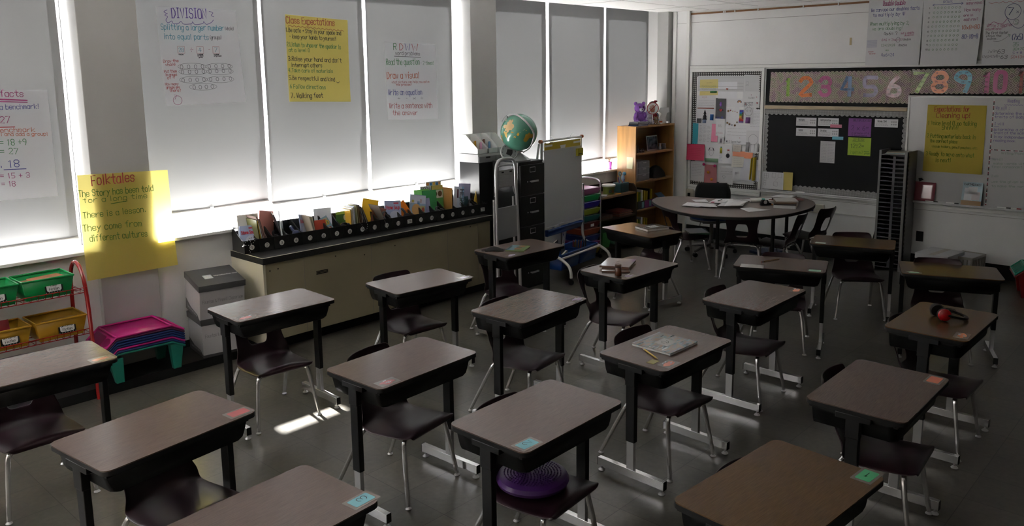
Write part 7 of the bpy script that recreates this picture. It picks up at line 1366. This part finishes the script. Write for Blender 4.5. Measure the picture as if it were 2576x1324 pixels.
notebook(on_desk(10, .012, .02, 0), 'spiral notebook with a blue-grey swirled cover, on the desk right of centre')
notebook(on_desk(9, .04, .10, 80), 'grey patterned notebook on the desk near the oak bookcase', w=.25, d=.20, pages=.020, spiral=False)
def pencil(M, label, c, L=.17):
    t = thing('pencil', label, 'pencil', (0, 0, 0), 0, 'pencils on the desks'); t.matrix_world = M
    X = Matrix.Translation((0, 0, .0042)) @ Matrix.Rotation(PI / 2, 4, 'Y'); MB(X).lathe([(0, -L / 2), (.004, -L / 2), (.004, L / 2 - .022), (0, L / 2 - .022)], bookmat(c, 'pen'), 6).build('shaft', t); MB(X).lathe([(.004, L / 2 - .022), (.0008, L / 2), (0, L / 2)], bookmat((.35, .22, .10), 'pen'), 8).build('point', t); MB(X).lathe([(.0043, -L / 2 - .004), (.0043, -L / 2 + .010), (0, -L / 2 + .01)], M_satin, 8).lathe([(0, -L / 2 - .013), (.0038, -L / 2 - .013), (.0038, -L / 2 - .004)], bookmat((.5, .2, .2), 'pen'), 8).build('eraser', t)
pencil(on_desk(10, -.171, -.018, -119), 'yellow pencil in front of the spiral notebook', (.62, .40, .07))
pencil(on_desk(12, -.08, .055, 54), 'lone brown pencil on the sideways desk', (.22, .11, .03), .19)
o = MB().box(-.029, .029, -.021, .021, 0, .0012, bookmat((.28, .24, .04))).build('sticky_note'); o.matrix_world = on_desk(10, -.25, -.085, 4); tag(o, 'olive-yellow sticky note beside the yellow pencil', 'note')
o = MB().box(-.085, .085, -.055, .055, 0, .0012, bookmat((.46, .46, .45))).build('paper_strip'); o.matrix_world = on_desk(12, -.19, -.185 + .005, 4); tag(o, 'white paper strip at the left corner of the sideways desk', 'paper')
# plastic covered books and jar
M_pl = mat('glossy_brown_cover', (.16, .085, .065), rough=.10, coat=1.0, bump=.15, nscale=18)
for k, (lx, ly, rz, w, d, h, dz) in enumerate([(-.105, .045, 37, .26, .20, .010, 0), (-.03, .085, 25, .27, .215, .014, .0108)]):
    b = MB().box(-w / 2, w / 2, -d / 2, d / 2, 0, .0015, M_pl).box(-w / 2 + .003, w / 2 - .003, -d / 2 + .003, d / 2 - .003, .0015, h - .0015, M_pages).box(-w / 2, w / 2, -d / 2, d / 2, h - .0015, h, M_pl).box(-w / 2, -w / 2 + .002, -d / 2, d / 2, 0, h, M_pl)
    if k: write(b, 'JOURNAL', -.05, .0, .018, mat('pale_gold', (.40, .34, .28), rough=.3), .06, w=.003, z=h + .0004)
    o = b.build('book'); o.matrix_world = on_desk(8, lx, ly, rz, dz); tag(o, ['lower plastic-covered brown book beside the small jar', 'upper plastic-covered brown book beside the small jar'][k], 'book', 'plastic-covered books')
t = thing('jar', 'small brown jar at the corner of the desk with plastic-covered books', 'jar', (0, 0, 0)); t.matrix_world = on_desk(8, -.262, -.095)
MB().lathe([(0, 0), (.024, 0), (.025, .006), (.023, .05), (.020, .056), (0, .056)], mat('amber_brown', (.09, .03, .015), rough=.2, coat=.5, bump=.4, nscale=60), 18).build('body', t); MB().lathe([(0, .056), (.023, .056), (.024, .074), (.018, .080), (0, .080)], mat('brown_lid', (.06, .03, .02), rough=.35, bump=.5, nscale=80), 18).build('lid', t)
# mask and book by the filing cabinet
o = book_mb(.20, .155, .008, (.10, .16, .05), art=[(.0, 1, .55, 1, (.12, .24, .28)), (.2, .5, .25, .65, (.30, .10, .03, 0)), (.45, .75, .3, .62, (.05, .03, .02, 0)), (.65, .95, .2, .55, (.32, .14, .05, 0)), (.05, .95, .88, .97, (.34, .40, .30))]).build('picture_book'); o.matrix_world = on_desk(6, -.005, -.09, 30, .0085) @ Matrix.Rotation(-PI / 2, 4, 'X'); tag(o, 'thin picture book with green spine on the desk by the filing cabinet', 'book')
t = thing('face_mask', 'crumpled black face mask on the desk by the filing cabinet', 'mask', (0, 0, 0)); t.matrix_world = on_desk(6, -.215, .075, -40)
MB().grid(lambda u, v: (.075 * (2 * u - 1), .045 * (2 * v - 1) + .008 * math.sin(5 * u), .001 + .028 * math.sin(PI * u) * math.sin(PI * v) + .004 * math.sin(16 * v + 3 * u) ** 2), 14, 10, mat('black_cloth', (.012, .012, .013), rough=.85)).build('cloth', t); MB().tube(curve([(.07, -.02, .006), (.10, -.03, .004), (.115, -.01, .004), (.10, .012, .004), (.07, .02, .006)], 5), .002, M_blk, 6).tube(curve([(-.07, -.02, .006), (-.095, -.02, .004), (-.10, .0, .004), (-.07, .02, .006)], 5), .002, M_blk, 6).build('ear_loops', t)
# red headphones
t = thing('headphones', 'black headphones with a red ear cup on the desk at right', 'headphones', (0, 0, 0)); t.matrix_world = on_desk(15, .035, .0, 38)
M_rc = mat('gloss_red', (.42, .008, .012), rough=.15, coat=.6); M_pad = mat('ear_pad', (.012, .009, .009), rough=.6)
for s_, mm in ((-1, M_rc), (1, M_blk)):
    X = Matrix.Translation((s_ * .058, .025, .038)) @ Matrix.Rotation(s_ * math.radians(82), 4, 'Y')
    MB(X).lathe([(0, .022), (.020, .020), (.033, .010), (.036, -.002), (0, -.002)], mm, 22).build('ear_cup', t); MB(X).lathe([(.036, -.003), (.0385, -.012), (.034, -.021), (.022, -.022), (0, -.016)], M_pad, 22).build('ear_pad', t)
MB().tube(curve([(-.066, .02, .04), (-.078, -.03, .030), (-.06, -.085, .018), (0, -.115, .012), (.06, -.085, .018), (.078, -.03, .030), (.066, .02, .04)], 6), .008, M_blk, 8, flat=1.5).build('headband', t)
MB().tube(curve([(.066, .02, .006), (.11, .03, .003), (.16, -.02, .003), (.20, -.09, .003), (.17, -.13, .003), (.14, -.10, .003), (.19, -.05, .003), (.235, -.095, .003)], 7), .0022, M_blk, 6).build('cable', t)
# purple wobble cushion on the chair under desk "2"
x, y, a, H = DF[18]
M_wc = mat('purple_vinyl', (.075, .02, .15), rough=.30)
t = thing('wobble_cushion', 'purple bumpy wobble cushion on the chair seat under the desk numbered 2', 'cushion', (x - .02, y + .02, .374), a)
c = MB().lathe([(0, 0), (.125, 0), (.152, .012), (.158, .026), (.150, .042), (.125, .052), (0, .050)], M_wc, 36); c.build('disc', t)
b = MB(); 
for q in range(1, 10):
    n = int(6 * q)
    for k in range(n): b.ball((.0135 * q * math.cos(2 * PI * k / n + q), .0135 * q * math.sin(2 * PI * k / n + q), .0525), .0040, M_wc, 6)
b.build('bumps', t)
